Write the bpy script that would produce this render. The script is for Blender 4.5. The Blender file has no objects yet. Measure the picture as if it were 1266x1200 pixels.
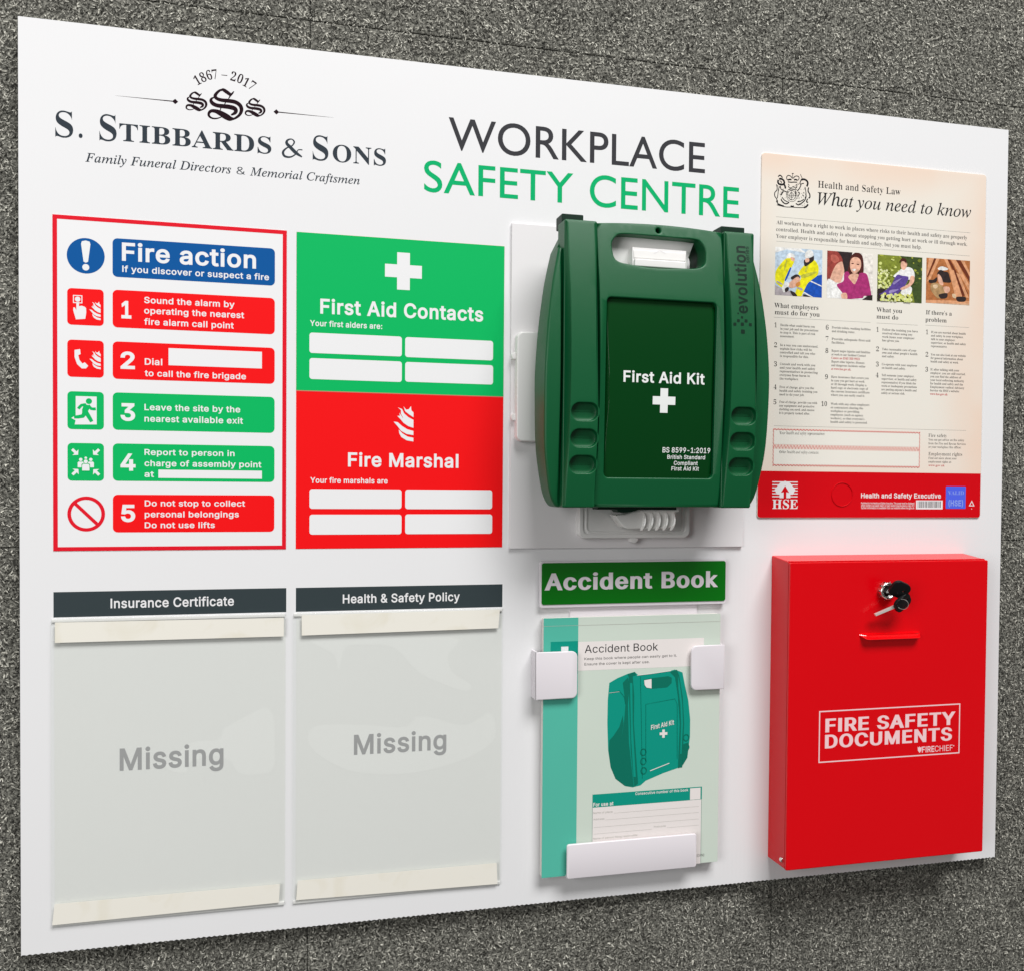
import bpy, math, random
import numpy as np
from mathutils import Vector, Matrix
from mathutils.geometry import delaunay_2d_cdt

# ------------------------------------------------------------------ camera, light, exposure
# All lengths below are in millimetres on the board: x to the right, y up the board, z out of it.
# The board lies on carpet tiles; its printed face is at z = ZB.
ZB = 13.0
sc = bpy.context.scene
COL = sc.collection
cam = bpy.data.cameras.new('camera')
cam.sensor_width = 36.0
cam.lens = 34.123
cam.shift_x, cam.shift_y = 0.00476, 0.02156
cam.clip_start, cam.clip_end = 0.02, 50
camo = bpy.data.objects.new('camera', cam)
COL.objects.link(camo)
rt, up, bk = [[0.969668,0.007709,0.244305],[-0.002076,0.999726,-0.023308],[-0.244418,0.022094,0.969418]]
px, py, pz = [0.20888,0.42359,0.95277]
camo.matrix_world = Matrix(((rt[0], up[0], bk[0], px), (rt[1], up[1], bk[1], py), (rt[2], up[2], bk[2], pz), (0, 0, 0, 1)))
sc.camera = camo

w = bpy.data.worlds.new('World')
sc.world = w
w.use_nodes = True
w.node_tree.nodes['Background'].inputs['Color'].default_value = (1.0, 0.98, 0.95, 1)
w.node_tree.nodes['Background'].inputs['Strength'].default_value = 0.13

def area_lamp(name, loc, target, sx, sy, power, color):
    l = bpy.data.lights.new(name, 'AREA')
    l.shape = 'RECTANGLE'
    l.size, l.size_y, l.energy, l.color = sx, sy, power, color
    o = bpy.data.objects.new(name, l)
    COL.objects.link(o)
    o.location = loc
    d = Vector(target) - Vector(loc)
    o.rotation_euler = d.to_track_quat('-Z', 'Y').to_euler()
    return o
area_lamp('window_light', (1.35, 4.5, 2.85), (0.5, 0.3, 0), 3.0, 1.7, 310, (1.0, 0.992, 0.985))
area_lamp('side_fill_light', (-2.0, 0.9, 2.3), (0.5, 0.3, 0), 1.8, 1.3, 42, (1.0, 0.995, 0.985))  # added fill lamp, softens the shadows and lifts the left-facing sides
sc.view_settings.view_transform = 'Standard'
sc.view_settings.look = 'None'
sc.view_settings.exposure = 0.07
sc.view_settings.gamma = 1.0
sc.cycles.max_bounces = 8
sc.cycles.caustics_reflective = False
sc.cycles.caustics_refractive = False
sc.cycles.transparent_max_bounces = 16

# ------------------------------------------------------------------ materials
def srgb(r, g, b):
    def f(c):
        c /= 255.0
        return c / 12.92 if c <= 0.04045 else ((c + 0.055) / 1.055) ** 2.4
    return (f(r), f(g), f(b), 1)
MATS = {}
def mat(name, col, rough=0.5, spec=0.5, metal=0.0, bump=None, var=0.0, coat=0.0, vscale=14):
    """col: linear rgba; bump=(scale, strength, distance m); var: relative albedo variation"""
    m = bpy.data.materials.new(name)
    m.use_nodes = True
    nt = m.node_tree
    b = nt.nodes['Principled BSDF']
    b.inputs['Base Color'].default_value = col
    b.inputs['Roughness'].default_value = rough
    b.inputs['Specular IOR Level'].default_value = spec
    b.inputs['Metallic'].default_value = metal
    b.inputs['Coat Weight'].default_value = coat
    b.inputs['Coat Roughness'].default_value = 0.08
    tc = nt.nodes.new('ShaderNodeTexCoord')
    if var:
        n = nt.nodes.new('ShaderNodeTexNoise')
        n.inputs['Scale'].default_value = vscale
        n.inputs['Detail'].default_value = 6
        nt.links.new(tc.outputs['Object'], n.inputs['Vector'])
        mr = nt.nodes.new('ShaderNodeMapRange')
        mr.inputs['To Min'].default_value = 1 - var
        mr.inputs['To Max'].default_value = 1 + var
        nt.links.new(n.outputs['Fac'], mr.inputs['Value'])
        mx = nt.nodes.new('ShaderNodeVectorMath')
        mx.operation = 'SCALE'
        mx.inputs[0].default_value = col[:3]
        nt.links.new(mr.outputs['Result'], mx.inputs['Scale'])
        nt.links.new(mx.outputs['Vector'], b.inputs['Base Color'])
    if bump:
        n = nt.nodes.new('ShaderNodeTexNoise')
        n.inputs['Scale'].default_value = bump[0]
        n.inputs['Detail'].default_value = 3
        nt.links.new(tc.outputs['Object'], n.inputs['Vector'])
        bp = nt.nodes.new('ShaderNodeBump')
        bp.inputs['Strength'].default_value = bump[1]
        bp.inputs['Distance'].default_value = bump[2]
        nt.links.new(n.outputs['Fac'], bp.inputs['Height'])
        nt.links.new(bp.outputs['Normal'], b.inputs['Normal'])
    MATS[name] = m
    return m
def fluted(m, strength=0.15):
    """add the faint ribs of the twin-wall sheet to a print material"""
    nt = m.node_tree
    b = nt.nodes['Principled BSDF']
    g = nt.nodes.new('ShaderNodeNewGeometry')
    wv = nt.nodes.new('ShaderNodeTexWave')
    wv.wave_type, wv.bands_direction, wv.wave_profile = 'BANDS', 'X', 'SIN'
    wv.inputs['Scale'].default_value = 2 * math.pi / 20 / 0.0048
    wv.inputs['Distortion'].default_value = 0.35
    wv.inputs['Detail'].default_value = 1
    nt.links.new(g.outputs['Position'], wv.inputs['Vector'])
    n = nt.nodes.new('ShaderNodeTexNoise')
    n.inputs['Scale'].default_value = 9
    nt.links.new(g.outputs['Position'], n.inputs['Vector'])
    ad = nt.nodes.new('ShaderNodeMath')
    ad.operation = 'MULTIPLY_ADD'
    ad.inputs[1].default_value = 12
    nt.links.new(n.outputs['Fac'], ad.inputs[0])
    nt.links.new(wv.outputs['Fac'], ad.inputs[2])
    bp = nt.nodes.new('ShaderNodeBump')
    bp.inputs['Strength'].default_value = strength
    bp.inputs['Distance'].default_value = 0.00012
    nt.links.new(ad.outputs[0], bp.inputs['Height'])
    nt.links.new(bp.outputs['Normal'], b.inputs['Normal'])
    return m
white_board = fluted(mat('white_board', (0.775, 0.775, 0.785, 1), 0.42, 0.3))
board_edge = mat('board_edge', (0.72, 0.73, 0.74, 1), 0.4)
ink_red = fluted(mat('ink_red', (0.86, 0.004, 0.006, 1), 0.5, 0.15))
ink_border = fluted(mat('ink_border', (0.72, 0.006, 0.02, 1), 0.5, 0.15))
ink_green = fluted(mat('ink_green', (0.0, 0.45, 0.11, 1), 0.5, 0.15))
ink_blue = fluted(mat('ink_blue', (0.0, 0.085, 0.31, 1), 0.5, 0.15))
ink_white = fluted(mat('ink_white', (0.80, 0.80, 0.81, 1), 0.42, 0.35))
ink_slate = fluted(mat('ink_slate', (0.034, 0.048, 0.053, 1), 0.5, 0.15))
ink_panel = fluted(mat('ink_panel', (0.755, 0.76, 0.745, 1), 0.45, 0.3))
ink_missing = mat('ink_missing', (0.36, 0.36, 0.365, 1), 0.45, 0.3)
ink_grey = mat('ink_grey', srgb(56, 56, 60), 0.5, 0.1)
ink_logo = mat('ink_logo', srgb(50, 58, 66), 0.5, 0.1)
ink_plum = mat('ink_plum', srgb(28, 4, 16), 0.5, 0.1)
ink_title_green = mat('ink_title_green', srgb(0, 172, 105), 0.5, 0.1)
ink_black = mat('ink_black', (0.010, 0.010, 0.012, 1), 0.5, 0.12)
ink_soft = mat('ink_soft', (0.10, 0.095, 0.09, 1), 0.45, 0.3)
ink_crimson = mat('ink_crimson', (0.50, 0.015, 0.03, 1), 0.45, 0.3)
ink_pink = mat('ink_pink', (0.66, 0.13, 0.12, 1), 0.45, 0.3)
ink_rule = mat('ink_rule', (0.45, 0.44, 0.40, 1), 0.45, 0.3)
plastic_white = mat('plastic_white', (0.80, 0.79, 0.78, 1), 0.33, 0.5, bump=(900, 0.1, 0.0002))
foam_white = mat('foam_white', (0.78, 0.76, 0.77, 1), 0.4, 0.45)
holder_white = mat('holder_white', (0.75, 0.71, 0.745, 1), 0.3, 0.5)
lever_plastic = mat('lever_plastic', (0.88, 0.87, 0.85, 1), 0.2, 0.5)
case_green = mat('case_green', (0.0, 0.088, 0.026, 1), 0.42, 0.42, bump=(2600, 0.35, 0.0003), var=0.03)
case_dark = mat('case_dark', (0.0, 0.018, 0.008, 1), 0.5, 0.25)
case_label = mat('case_label', (0.0, 0.042, 0.006, 1), 0.26, 0.3, bump=(1500, 0.1, 0.0002))
case_print = mat('case_print', (0.82, 0.84, 0.83, 1), 0.4)
box_red = mat('box_red', (0.69, 0.0, 0.004, 1), 0.26, 0.35, bump=(650, 0.16, 0.0002), var=0.02)
lip_red = mat('lip_red', (0.78, 0.0, 0.003, 1), 0.14, 0.8)
box_print = mat('box_print', (0.90, 0.62, 0.64, 1), 0.35)
sign_green = mat('sign_green', (0.0, 0.155, 0.004, 1), 0.13, 0.5)
steel = mat('steel', (0.85, 0.83, 0.80, 1), 0.22, 0.5, 1.0)
steel_dark = mat('steel_dark', (0.20, 0.20, 0.20, 1), 0.22, 0.5, 1.0)
key_nickel = mat('key_nickel', (0.72, 0.70, 0.66, 1), 0.35, 0.6, 0.35)
black_plastic = mat('black_plastic', (0.004, 0.004, 0.005, 1), 0.38, 0.35)
rubber_black = mat('hole_black', (0.004, 0.006, 0.005, 1), 0.6, 0.2)
book_mint = mat('book_mint', (0.60, 0.68, 0.60, 1), 0.42, 0.4, var=0.03)
book_spine = mat('book_spine', (0.085, 0.47, 0.36, 1), 0.4, 0.4, var=0.04)
book_teal = mat('book_teal', (0.0, 0.29, 0.215, 1), 0.4, 0.4)
book_teal_dark = mat('book_teal_dark', (0.0, 0.155, 0.105, 1), 0.4, 0.4)
book_white = mat('book_white', (0.80, 0.75, 0.73, 1), 0.42, 0.4)
paper = mat('paper', (0.78, 0.76, 0.72, 1), 0.7)
poster_red = mat('poster_red', (0.62, 0.0, 0.005, 1), 0.35, 0.3)
hologram = mat('hologram', (0.08, 0.13, 0.80, 1), 0.25, 0.5)
hologram_light = mat('hologram_light', (0.25, 0.35, 0.85, 1), 0.25, 0.5)

def tape_material():
    m = mat('tape_cream', (0.82, 0.80, 0.73, 1), 0.55, 0.3)
    nt = m.node_tree
    b = nt.nodes['Principled BSDF']
    tc = nt.nodes.new('ShaderNodeTexCoord')
    n = nt.nodes.new('ShaderNodeTexNoise')
    n.inputs['Scale'].default_value = 22
    n.inputs['Detail'].default_value = 5
    n.inputs['Distortion'].default_value = 1.2
    nt.links.new(tc.outputs['Object'], n.inputs['Vector'])
    r = nt.nodes.new('ShaderNodeValToRGB')
    r.color_ramp.elements[0].position = 0.30
    r.color_ramp.elements[0].color = (0.76, 0.725, 0.62, 1)
    r.color_ramp.elements[1].position = 0.46
    r.color_ramp.elements[1].color = (0.81, 0.785, 0.71, 1)
    nt.links.new(n.outputs['Fac'], r.inputs['Fac'])
    nt.links.new(r.outputs['Color'], b.inputs['Base Color'])
    return m
tape_cream = tape_material()

def clear_material(name, tint, gloss):
    m = bpy.data.materials.new(name)
    m.use_nodes = True
    nt = m.node_tree
    nt.nodes.remove(nt.nodes['Principled BSDF'])
    tr = nt.nodes.new('ShaderNodeBsdfTransparent')
    tr.inputs['Color'].default_value = tint
    gl = nt.nodes.new('ShaderNodeBsdfGlossy')
    gl.inputs['Roughness'].default_value = 0.12
    gl.inputs['Color'].default_value = (0.9, 0.9, 0.9, 1)
    n = nt.nodes.new('ShaderNodeTexNoise')
    n.inputs['Scale'].default_value = 12
    bp = nt.nodes.new('ShaderNodeBump')
    bp.inputs['Strength'].default_value = 0.3
    bp.inputs['Distance'].default_value = 0.002
    nt.links.new(n.outputs['Fac'], bp.inputs['Height'])
    nt.links.new(bp.outputs['Normal'], gl.inputs['Normal'])
    fr = nt.nodes.new('ShaderNodeFresnel')
    fr.inputs['IOR'].default_value = gloss
    mx = nt.nodes.new('ShaderNodeMixShader')
    gm = nt.nodes.new('ShaderNodeNewGeometry')
    inv = nt.nodes.new('ShaderNodeMath')
    inv.operation = 'SUBTRACT'
    inv.inputs[0].default_value = 1.0
    nt.links.new(gm.outputs['Backfacing'], inv.inputs[1])
    ml = nt.nodes.new('ShaderNodeMath')
    ml.operation = 'MULTIPLY'
    nt.links.new(fr.outputs[0], ml.inputs[0])
    nt.links.new(inv.outputs[0], ml.inputs[1])
    nt.links.new(ml.outputs[0], mx.inputs[0])
    nt.links.new(tr.outputs[0], mx.inputs[1])
    nt.links.new(gl.outputs[0], mx.inputs[2])
    nt.links.new(mx.outputs[0], nt.nodes['Material Output'].inputs['Surface'])
    return m
clear_sheet = clear_material('clear_sheet', (0.99, 0.995, 0.99, 1), 1.4)

def poster_material():
    m = mat('poster_cream', (0.8, 0.75, 0.68, 1), 0.32, 0.4)
    nt = m.node_tree
    b = nt.nodes['Principled BSDF']
    tc = nt.nodes.new('ShaderNodeTexCoord')
    # printed peach wash towards the top and the right edge, cream in the middle
    sp = nt.nodes.new('ShaderNodeSeparateXYZ')
    nt.links.new(tc.outputs['Object'], sp.inputs[0])
    def mr(src, a, c, lo, hi):
        k = nt.nodes.new('ShaderNodeMapRange')
        k.interpolation_type = 'SMOOTHSTEP'
        for i, v in zip(('From Min', 'From Max', 'To Min', 'To Max'), (a, c, lo, hi)):
            k.inputs[i].default_value = v
        nt.links.new(src, k.inputs['Value'])
        return k.outputs['Result']
    fx = mr(sp.outputs['X'], 0.205, 0.285, 0, 1)
    fx2 = mr(sp.outputs['X'], 0.03, -0.01, 0, 0.4)
    fy = mr(sp.outputs['Y'], 0.335, 0.39, 0, 0.9)
    fy2 = mr(sp.outputs['Y'], 0.11, 0.05, 0, 0.55)
    def mathn(op, a, c):
        k = nt.nodes.new('ShaderNodeMath')
        k.operation = op
        nt.links.new(a, k.inputs[0])
        nt.links.new(c, k.inputs[1])
        return k.outputs[0]
    f = mathn('MAXIMUM', mathn('MAXIMUM', fx, fx2), mathn('MAXIMUM', fy, fy2))
    n = nt.nodes.new('ShaderNodeTexNoise')
    n.inputs['Scale'].default_value = 10
    nt.links.new(tc.outputs['Object'], n.inputs['Vector'])
    f = mathn('MULTIPLY', f, mr(n.outputs['Fac'], 0.25, 0.6, 0.55, 1.0))
    mx = nt.nodes.new('ShaderNodeMix')
    mx.data_type = 'RGBA'
    mx.inputs['A'].default_value = (0.80, 0.765, 0.69, 1)
    mx.inputs['B'].default_value = (0.82, 0.64, 0.52, 1)
    nt.links.new(f, mx.inputs['Factor'])
    nt.links.new(mx.outputs['Result'], b.inputs['Base Color'])
    return m
poster_cream = poster_material()

def carpet_material(name, lo, hi, scale):
    m = bpy.data.materials.new(name)
    m.use_nodes = True
    nt = m.node_tree
    b = nt.nodes['Principled BSDF']
    b.inputs['Roughness'].default_value = 0.95
    b.inputs['Specular IOR Level'].default_value = 0.1
    g = nt.nodes.new('ShaderNodeNewGeometry')
    n = nt.nodes.new('ShaderNodeTexNoise')
    n.inputs['Scale'].default_value = scale
    n.inputs['Detail'].default_value = 4
    n.inputs['Roughness'].default_value = 0.75
    nt.links.new(g.outputs['Position'], n.inputs['Vector'])
    r = nt.nodes.new('ShaderNodeValToRGB')
    e = r.color_ramp.elements
    e[0].position, e[0].color = 0.39, lo
    e[1].position, e[1].color = 0.66, hi
    nt.links.new(n.outputs['Fac'], r.inputs['Fac'])
    n2 = nt.nodes.new('ShaderNodeTexNoise')
    n2.inputs['Scale'].default_value = 26
    nt.links.new(g.outputs['Position'], n2.inputs['Vector'])
    mr = nt.nodes.new('ShaderNodeMapRange')
    mr.inputs['To Min'].default_value = 0.72
    mr.inputs['To Max'].default_value = 1.28
    nt.links.new(n2.outputs['Fac'], mr.inputs['Value'])
    sc_ = nt.nodes.new('ShaderNodeVectorMath')
    sc_.operation = 'SCALE'
    nt.links.new(r.outputs['Color'], sc_.inputs[0])
    nt.links.new(mr.outputs['Result'], sc_.inputs['Scale'])
    nt.links.new(sc_.outputs['Vector'], b.inputs['Base Color'])
    bp = nt.nodes.new('ShaderNodeBump')
    bp.inputs['Strength'].default_value = 0.9
    bp.inputs['Distance'].default_value = 0.0015
    nt.links.new(n.outputs['Fac'], bp.inputs['Height'])
    nt.links.new(bp.outputs['Normal'], b.inputs['Normal'])
    return m
carpet_base = carpet_material('carpet_base', (0.02, 0.02, 0.018, 1), (0.36, 0.355, 0.31, 1), 380)
carpet_fibre = carpet_material('carpet_fibre', (0.22, 0.216, 0.19, 1), (1.0, 0.98, 0.86, 1), 300)

def fibre_tones(m):
    nt = m.node_tree
    a = nt.nodes.new('ShaderNodeAttribute')
    a.attribute_name = 'tone'
    b = nt.nodes['Principled BSDF']
    old = b.inputs['Base Color'].links[0].from_socket
    v = nt.nodes.new('ShaderNodeVectorMath')
    v.operation = 'SCALE'
    nt.links.new(old, v.inputs[0])
    nt.links.new(a.outputs['Fac'], v.inputs['Scale'])
    nt.links.new(v.outputs['Vector'], b.inputs['Base Color'])
fibre_tones(carpet_fibre)

# ------------------------------------------------------------------ geometry helpers
def area(l):
    return 0.5 * sum(l[i - 1][0] * l[i][1] - l[i][0] * l[i - 1][1] for i in range(len(l)))
def ccw(l):
    return list(l) if area(l) > 0 else list(reversed(l))
def offset(l, d):
    """move a loop to its left-hand side's outside: d > 0 grows a CCW loop"""
    n = len(l)
    out = []
    for i in range(n):
        a, b, c = l[i - 1], l[i], l[(i + 1) % n]
        e1 = (b[0] - a[0], b[1] - a[1])
        e2 = (c[0] - b[0], c[1] - b[1])
        l1 = math.hypot(*e1) or 1e-9
        l2 = math.hypot(*e2) or 1e-9
        n1 = (e1[1] / l1, -e1[0] / l1)
        n2 = (e2[1] / l2, -e2[0] / l2)
        m = (n1[0] + n2[0], n1[1] + n2[1])
        k = m[0] * m[0] + m[1] * m[1]
        s = min(2 / k, 1.6) if k > 1e-6 else 1.0
        out.append((b[0] + m[0] * d * s, b[1] + m[1] * d * s))
    return out
def winding(loops, pts):
    P = np.asarray(pts, float)
    W = np.zeros(len(P), int)
    for l in loops:
        A = np.asarray(l, float)
        B = np.roll(A, -1, axis=0)
        x, y = P[:, 0][:, None], P[:, 1][:, None]
        ax, ay, bx, by = A[:, 0], A[:, 1], B[:, 0], B[:, 1]
        left = (bx - ax) * (y - ay) - (x - ax) * (by - ay)
        W += ((ay <= y) & (by > y) & (left > 0)).sum(1) - ((ay > y) & (by <= y) & (left < 0)).sum(1)
    return W
def fill(loops, extra=()):
    """triangulate the nonzero area of loops; returns verts, tris"""
    vs, es = [], []
    for l in loops:
        b = len(vs)
        vs += [Vector((p[0], p[1])) for p in l]
        es += [(b + i, b + (i + 1) % len(l)) for i in range(len(l))]
    vs += [Vector(p) for p in extra]
    r = delaunay_2d_cdt(vs, es, [], 0, 1e-5)
    ov, of = r[0], r[2]
    if not of:
        return [], []
    cen = [((ov[f[0]].x + ov[f[1]].x + ov[f[2]].x) / 3, (ov[f[0]].y + ov[f[1]].y + ov[f[2]].y) / 3) for f in of]
    wn = winding(loops, cen)
    tri = [tuple(f) for f, k in zip(of, wn) if k != 0]
    return [(v.x, v.y) for v in ov], tri
def rrect(x0, y0, x1, y1, r=0.0, n=5):
    if r <= 0:
        return [(x0, y0), (x1, y0), (x1, y1), (x0, y1)]
    out = []
    for cx, cy, a in ((x1 - r, y0 + r, -90), (x1 - r, y1 - r, 0), (x0 + r, y1 - r, 90), (x0 + r, y0 + r, 180)):
        for i in range(n + 1):
            t = math.radians(a + 90 * i / n)
            out.append((cx + r * math.cos(t), cy + r * math.sin(t)))
    return out
def ellipse(cx, cy, rx, ry=None, n=40):
    ry = rx if ry is None else ry
    return [(cx + rx * math.cos(2 * math.pi * i / n), cy + ry * math.sin(2 * math.pi * i / n)) for i in range(n)]
def smooth_path(pts, k=6):
    out = []
    n = len(pts)
    for i in range(n - 1):
        p0, p1, p2, p3 = pts[max(i - 1, 0)], pts[i], pts[i + 1], pts[min(i + 2, n - 1)]
        for j in range(k):
            t = j / k
            out.append(tuple(0.5 * (2 * b + (c - a) * t + (2 * a - 5 * b + 4 * c - d) * t * t + (3 * b - a - 3 * c + d) * t ** 3)
                             for a, b, c, d in zip(p0, p1, p2, p3)))
    out.append(tuple(pts[-1]))
    return out
def brush(pts, k=6, flat=False):
    """stroke of varying width: pts = (x, y, width)"""
    s = smooth_path(pts, k) if k > 1 else [tuple(p) for p in pts]
    L, R_ = [], []
    for i, p in enumerate(s):
        a, b = s[max(i - 1, 0)], s[min(i + 1, len(s) - 1)]
        dx, dy = b[0] - a[0], b[1] - a[1]
        l = math.hypot(dx, dy) or 1e-9
        h = max(p[2], 0.02) / 2
        L.append((p[0] - dy / l * h, p[1] + dx / l * h))
        R_.append((p[0] + dy / l * h, p[1] - dx / l * h))
    return ccw(L + R_[::-1])
def closed_smooth(pts, k=5):
    n = len(pts)
    out = []
    for i in range(n):
        p0, p1, p2, p3 = pts[i - 1], pts[i], pts[(i + 1) % n], pts[(i + 2) % n]
        for j in range(k):
            t = j / k
            out.append(tuple(0.5 * (2 * b + (c - a) * t + (2 * a - 5 * b + 4 * c - d) * t * t + (3 * b - a - 3 * c + d) * t ** 3)
                             for a, b, c, d in zip(p0, p1, p2, p3)))
    return out

ORIGIN = {}
def link_mesh(name, vs, fs, mats, parent=None, smooth=False, fmat=None, sharp=35):
    """vs in board millimetres (z from the carpet); mesh is stored relative to its thing's origin"""
    ox, oy, oz = ORIGIN.get(parent.name, (0, 0, 0)) if parent else (0, 0, 0)
    me = bpy.data.meshes.new(name)
    me.from_pydata([((x - ox) / 1000, (y - oy) / 1000, (z - oz) / 1000) for x, y, z in vs], [], fs)
    for m in (mats if isinstance(mats, (list, tuple)) else [mats]):
        me.materials.append(m)
    if fmat:
        me.polygons.foreach_set('material_index', fmat)
    if smooth:
        me.polygons.foreach_set('use_smooth', [True] * len(me.polygons))
        me.set_sharp_from_angle(angle=math.radians(sharp))
    me.update()
    o = bpy.data.objects.new(name, me)
    COL.objects.link(o)
    if parent:
        o.parent = parent
        ORIGIN[o.name] = (ox, oy, oz)
    return o
def tag(o, label=None, cat=None, group=None, kind=None):
    for k, v in (('label', label), ('category', cat), ('group', group), ('kind', kind)):
        if v:
            o[k] = v
    return o
def thing(name, label, cat, x, y, z, group=None):
    o = bpy.data.objects.new(name, None)
    o.empty_display_size = 0.02
    o.location = (x / 1000, y / 1000, z / 1000)
    COL.objects.link(o)
    ORIGIN[o.name] = (x, y, z)
    return tag(o, label, cat, group)
def plate_mesh(outer, holes=(), z0=0, z1=1, bev=0.4, seg=2, grid=None, warp=None, bottom=True, hole_floor=None):
    """a slab with bevelled rims; returns verts, faces"""
    loops = [ccw(outer)] + [list(reversed(ccw(h))) for h in holes]
    vs, fs = [], []
    prof = [(0.0, z0)]
    if bev > 0:
        for i in range(seg + 1):
            a = math.pi / 2 * i / seg
            prof.append((bev * (1 - math.cos(a)), z1 - bev + bev * math.sin(a)))
    else:
        prof.append((0.0, z1))
    last = []
    for l in loops:
        prev = None
        for o_, z in prof:
            ring = offset(l, -o_) if o_ else l
            b = len(vs)
            vs += [(p[0], p[1], z) for p in ring]
            n = len(ring)
            if prev is not None:
                fs += [(prev + i, prev + (i + 1) % n, b + (i + 1) % n, b + i) for i in range(n)]
            prev = b
        last.append([(v[0], v[1]) for v in vs[prev:prev + len(l)]])
    extra = []
    if grid:
        x0 = min(p[0] for p in loops[0]); x1 = max(p[0] for p in loops[0])
        y0 = min(p[1] for p in loops[0]); y1 = max(p[1] for p in loops[0])
        nx, ny = max(1, int((x1 - x0) / grid)), max(1, int((y1 - y0) / grid))
        cand = [(x0 + (x1 - x0) * (i + 0.5) / nx, y0 + (y1 - y0) * (j + 0.5) / ny) for i in range(nx) for j in range(ny)]
        wn = winding(last, cand)
        edge = np.array([p for l in last for p in l])
        extra = [p for p, k in zip(cand, wn) if k and np.min(np.hypot(edge[:, 0] - p[0], edge[:, 1] - p[1])) > grid * 0.25]
    tv, tf = fill(last, extra)
    b = len(vs)
    vs += [(p[0], p[1], z1) for p in tv]
    fs += [tuple(b + i for i in f) for f in tf]
    if bottom:
        tv, tf = fill(loops)
        b = len(vs)
        vs += [(p[0], p[1], z0) for p in tv]
        fs += [tuple(b + i for i in reversed(f)) for f in tf]
    # weld rim and top
    key, remap, nv = {}, [], []
    for v in vs:
        k = (round(v[0], 3), round(v[1], 3), round(v[2], 3))
        if k not in key:
            key[k] = len(nv)
            nv.append(v)
        remap.append(key[k])
    nf = []
    for f in fs:
        g = []
        for i in f:
            if not g or g[-1] != remap[i]:
                g.append(remap[i])
        if len(g) > 1 and g[0] == g[-1]:
            g.pop()
        if len(set(g)) >= 3:
            nf.append(tuple(g))
    if warp:
        nv = [warp(*v) for v in nv]
    return nv, nf
def plate(name, outer, z0, z1, m, parent=None, holes=(), bev=0.4, seg=2, grid=None, warp=None, bottom=True, smooth=True):
    vs, fs = plate_mesh(outer, holes, z0, z1, bev, seg, grid, warp, bottom)
    o = link_mesh(name, vs, fs, m, parent, smooth)
    if smooth and bev > 0.15:
        wn = o.modifiers.new('weighted_normal', 'WEIGHTED_NORMAL')
        wn.keep_sharp = True
        wn.weight = 80
    return o
def join(parts):
    vs, fs = [], []
    for v, f in parts:
        b = len(vs)
        vs += v
        fs += [tuple(b + i for i in q) for q in f]
    return vs, fs
def ink(name, shapes, z, m, parent, warp=None):
    """flat print: shapes = list of loop groups, each group is filled as nonzero area"""
    tv, fs = fill([l for g in shapes for l in g])
    vs = [(p[0], p[1], z) for p in tv]
    if warp:
        vs = [warp(*v) for v in vs]
    return link_mesh(name, vs, fs, m, parent)
def picture(name, layers, z, parent, step=0.02):
    """flat print of several colours, painted back to front: layers = (loops, material)"""
    mats, vs, fs, fm = [], [], [], []
    for k, (loops, m) in enumerate(layers):
        if m not in mats:
            mats.append(m)
        tv, tf = fill([ccw(l) for l in loops])
        b = len(vs)
        vs += [(p[0], p[1], z + step * k) for p in tv]
        fs += [tuple(b + i for i in f) for f in tf]
        fm += [mats.index(m)] * len(tf)
    return link_mesh(name, vs, fs, mats, parent, fmat=fm)
def clip(loop, x0, y0, x1, y1):
    for ax, lim, sgn in ((0, x0, 1), (0, x1, -1), (1, y0, 1), (1, y1, -1)):
        out = []
        for i in range(len(loop)):
            a, b = loop[i - 1], loop[i]
            ia, ib = (a[ax] - lim) * sgn >= 0, (b[ax] - lim) * sgn >= 0
            if ia != ib:
                t = (lim - a[ax]) / (b[ax] - a[ax])
                out.append(tuple(a[k] + t * (b[k] - a[k]) for k in (0, 1)))
            if ib:
                out.append(b)
        loop = out
        if not loop:
            return []
    return loop

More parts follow.
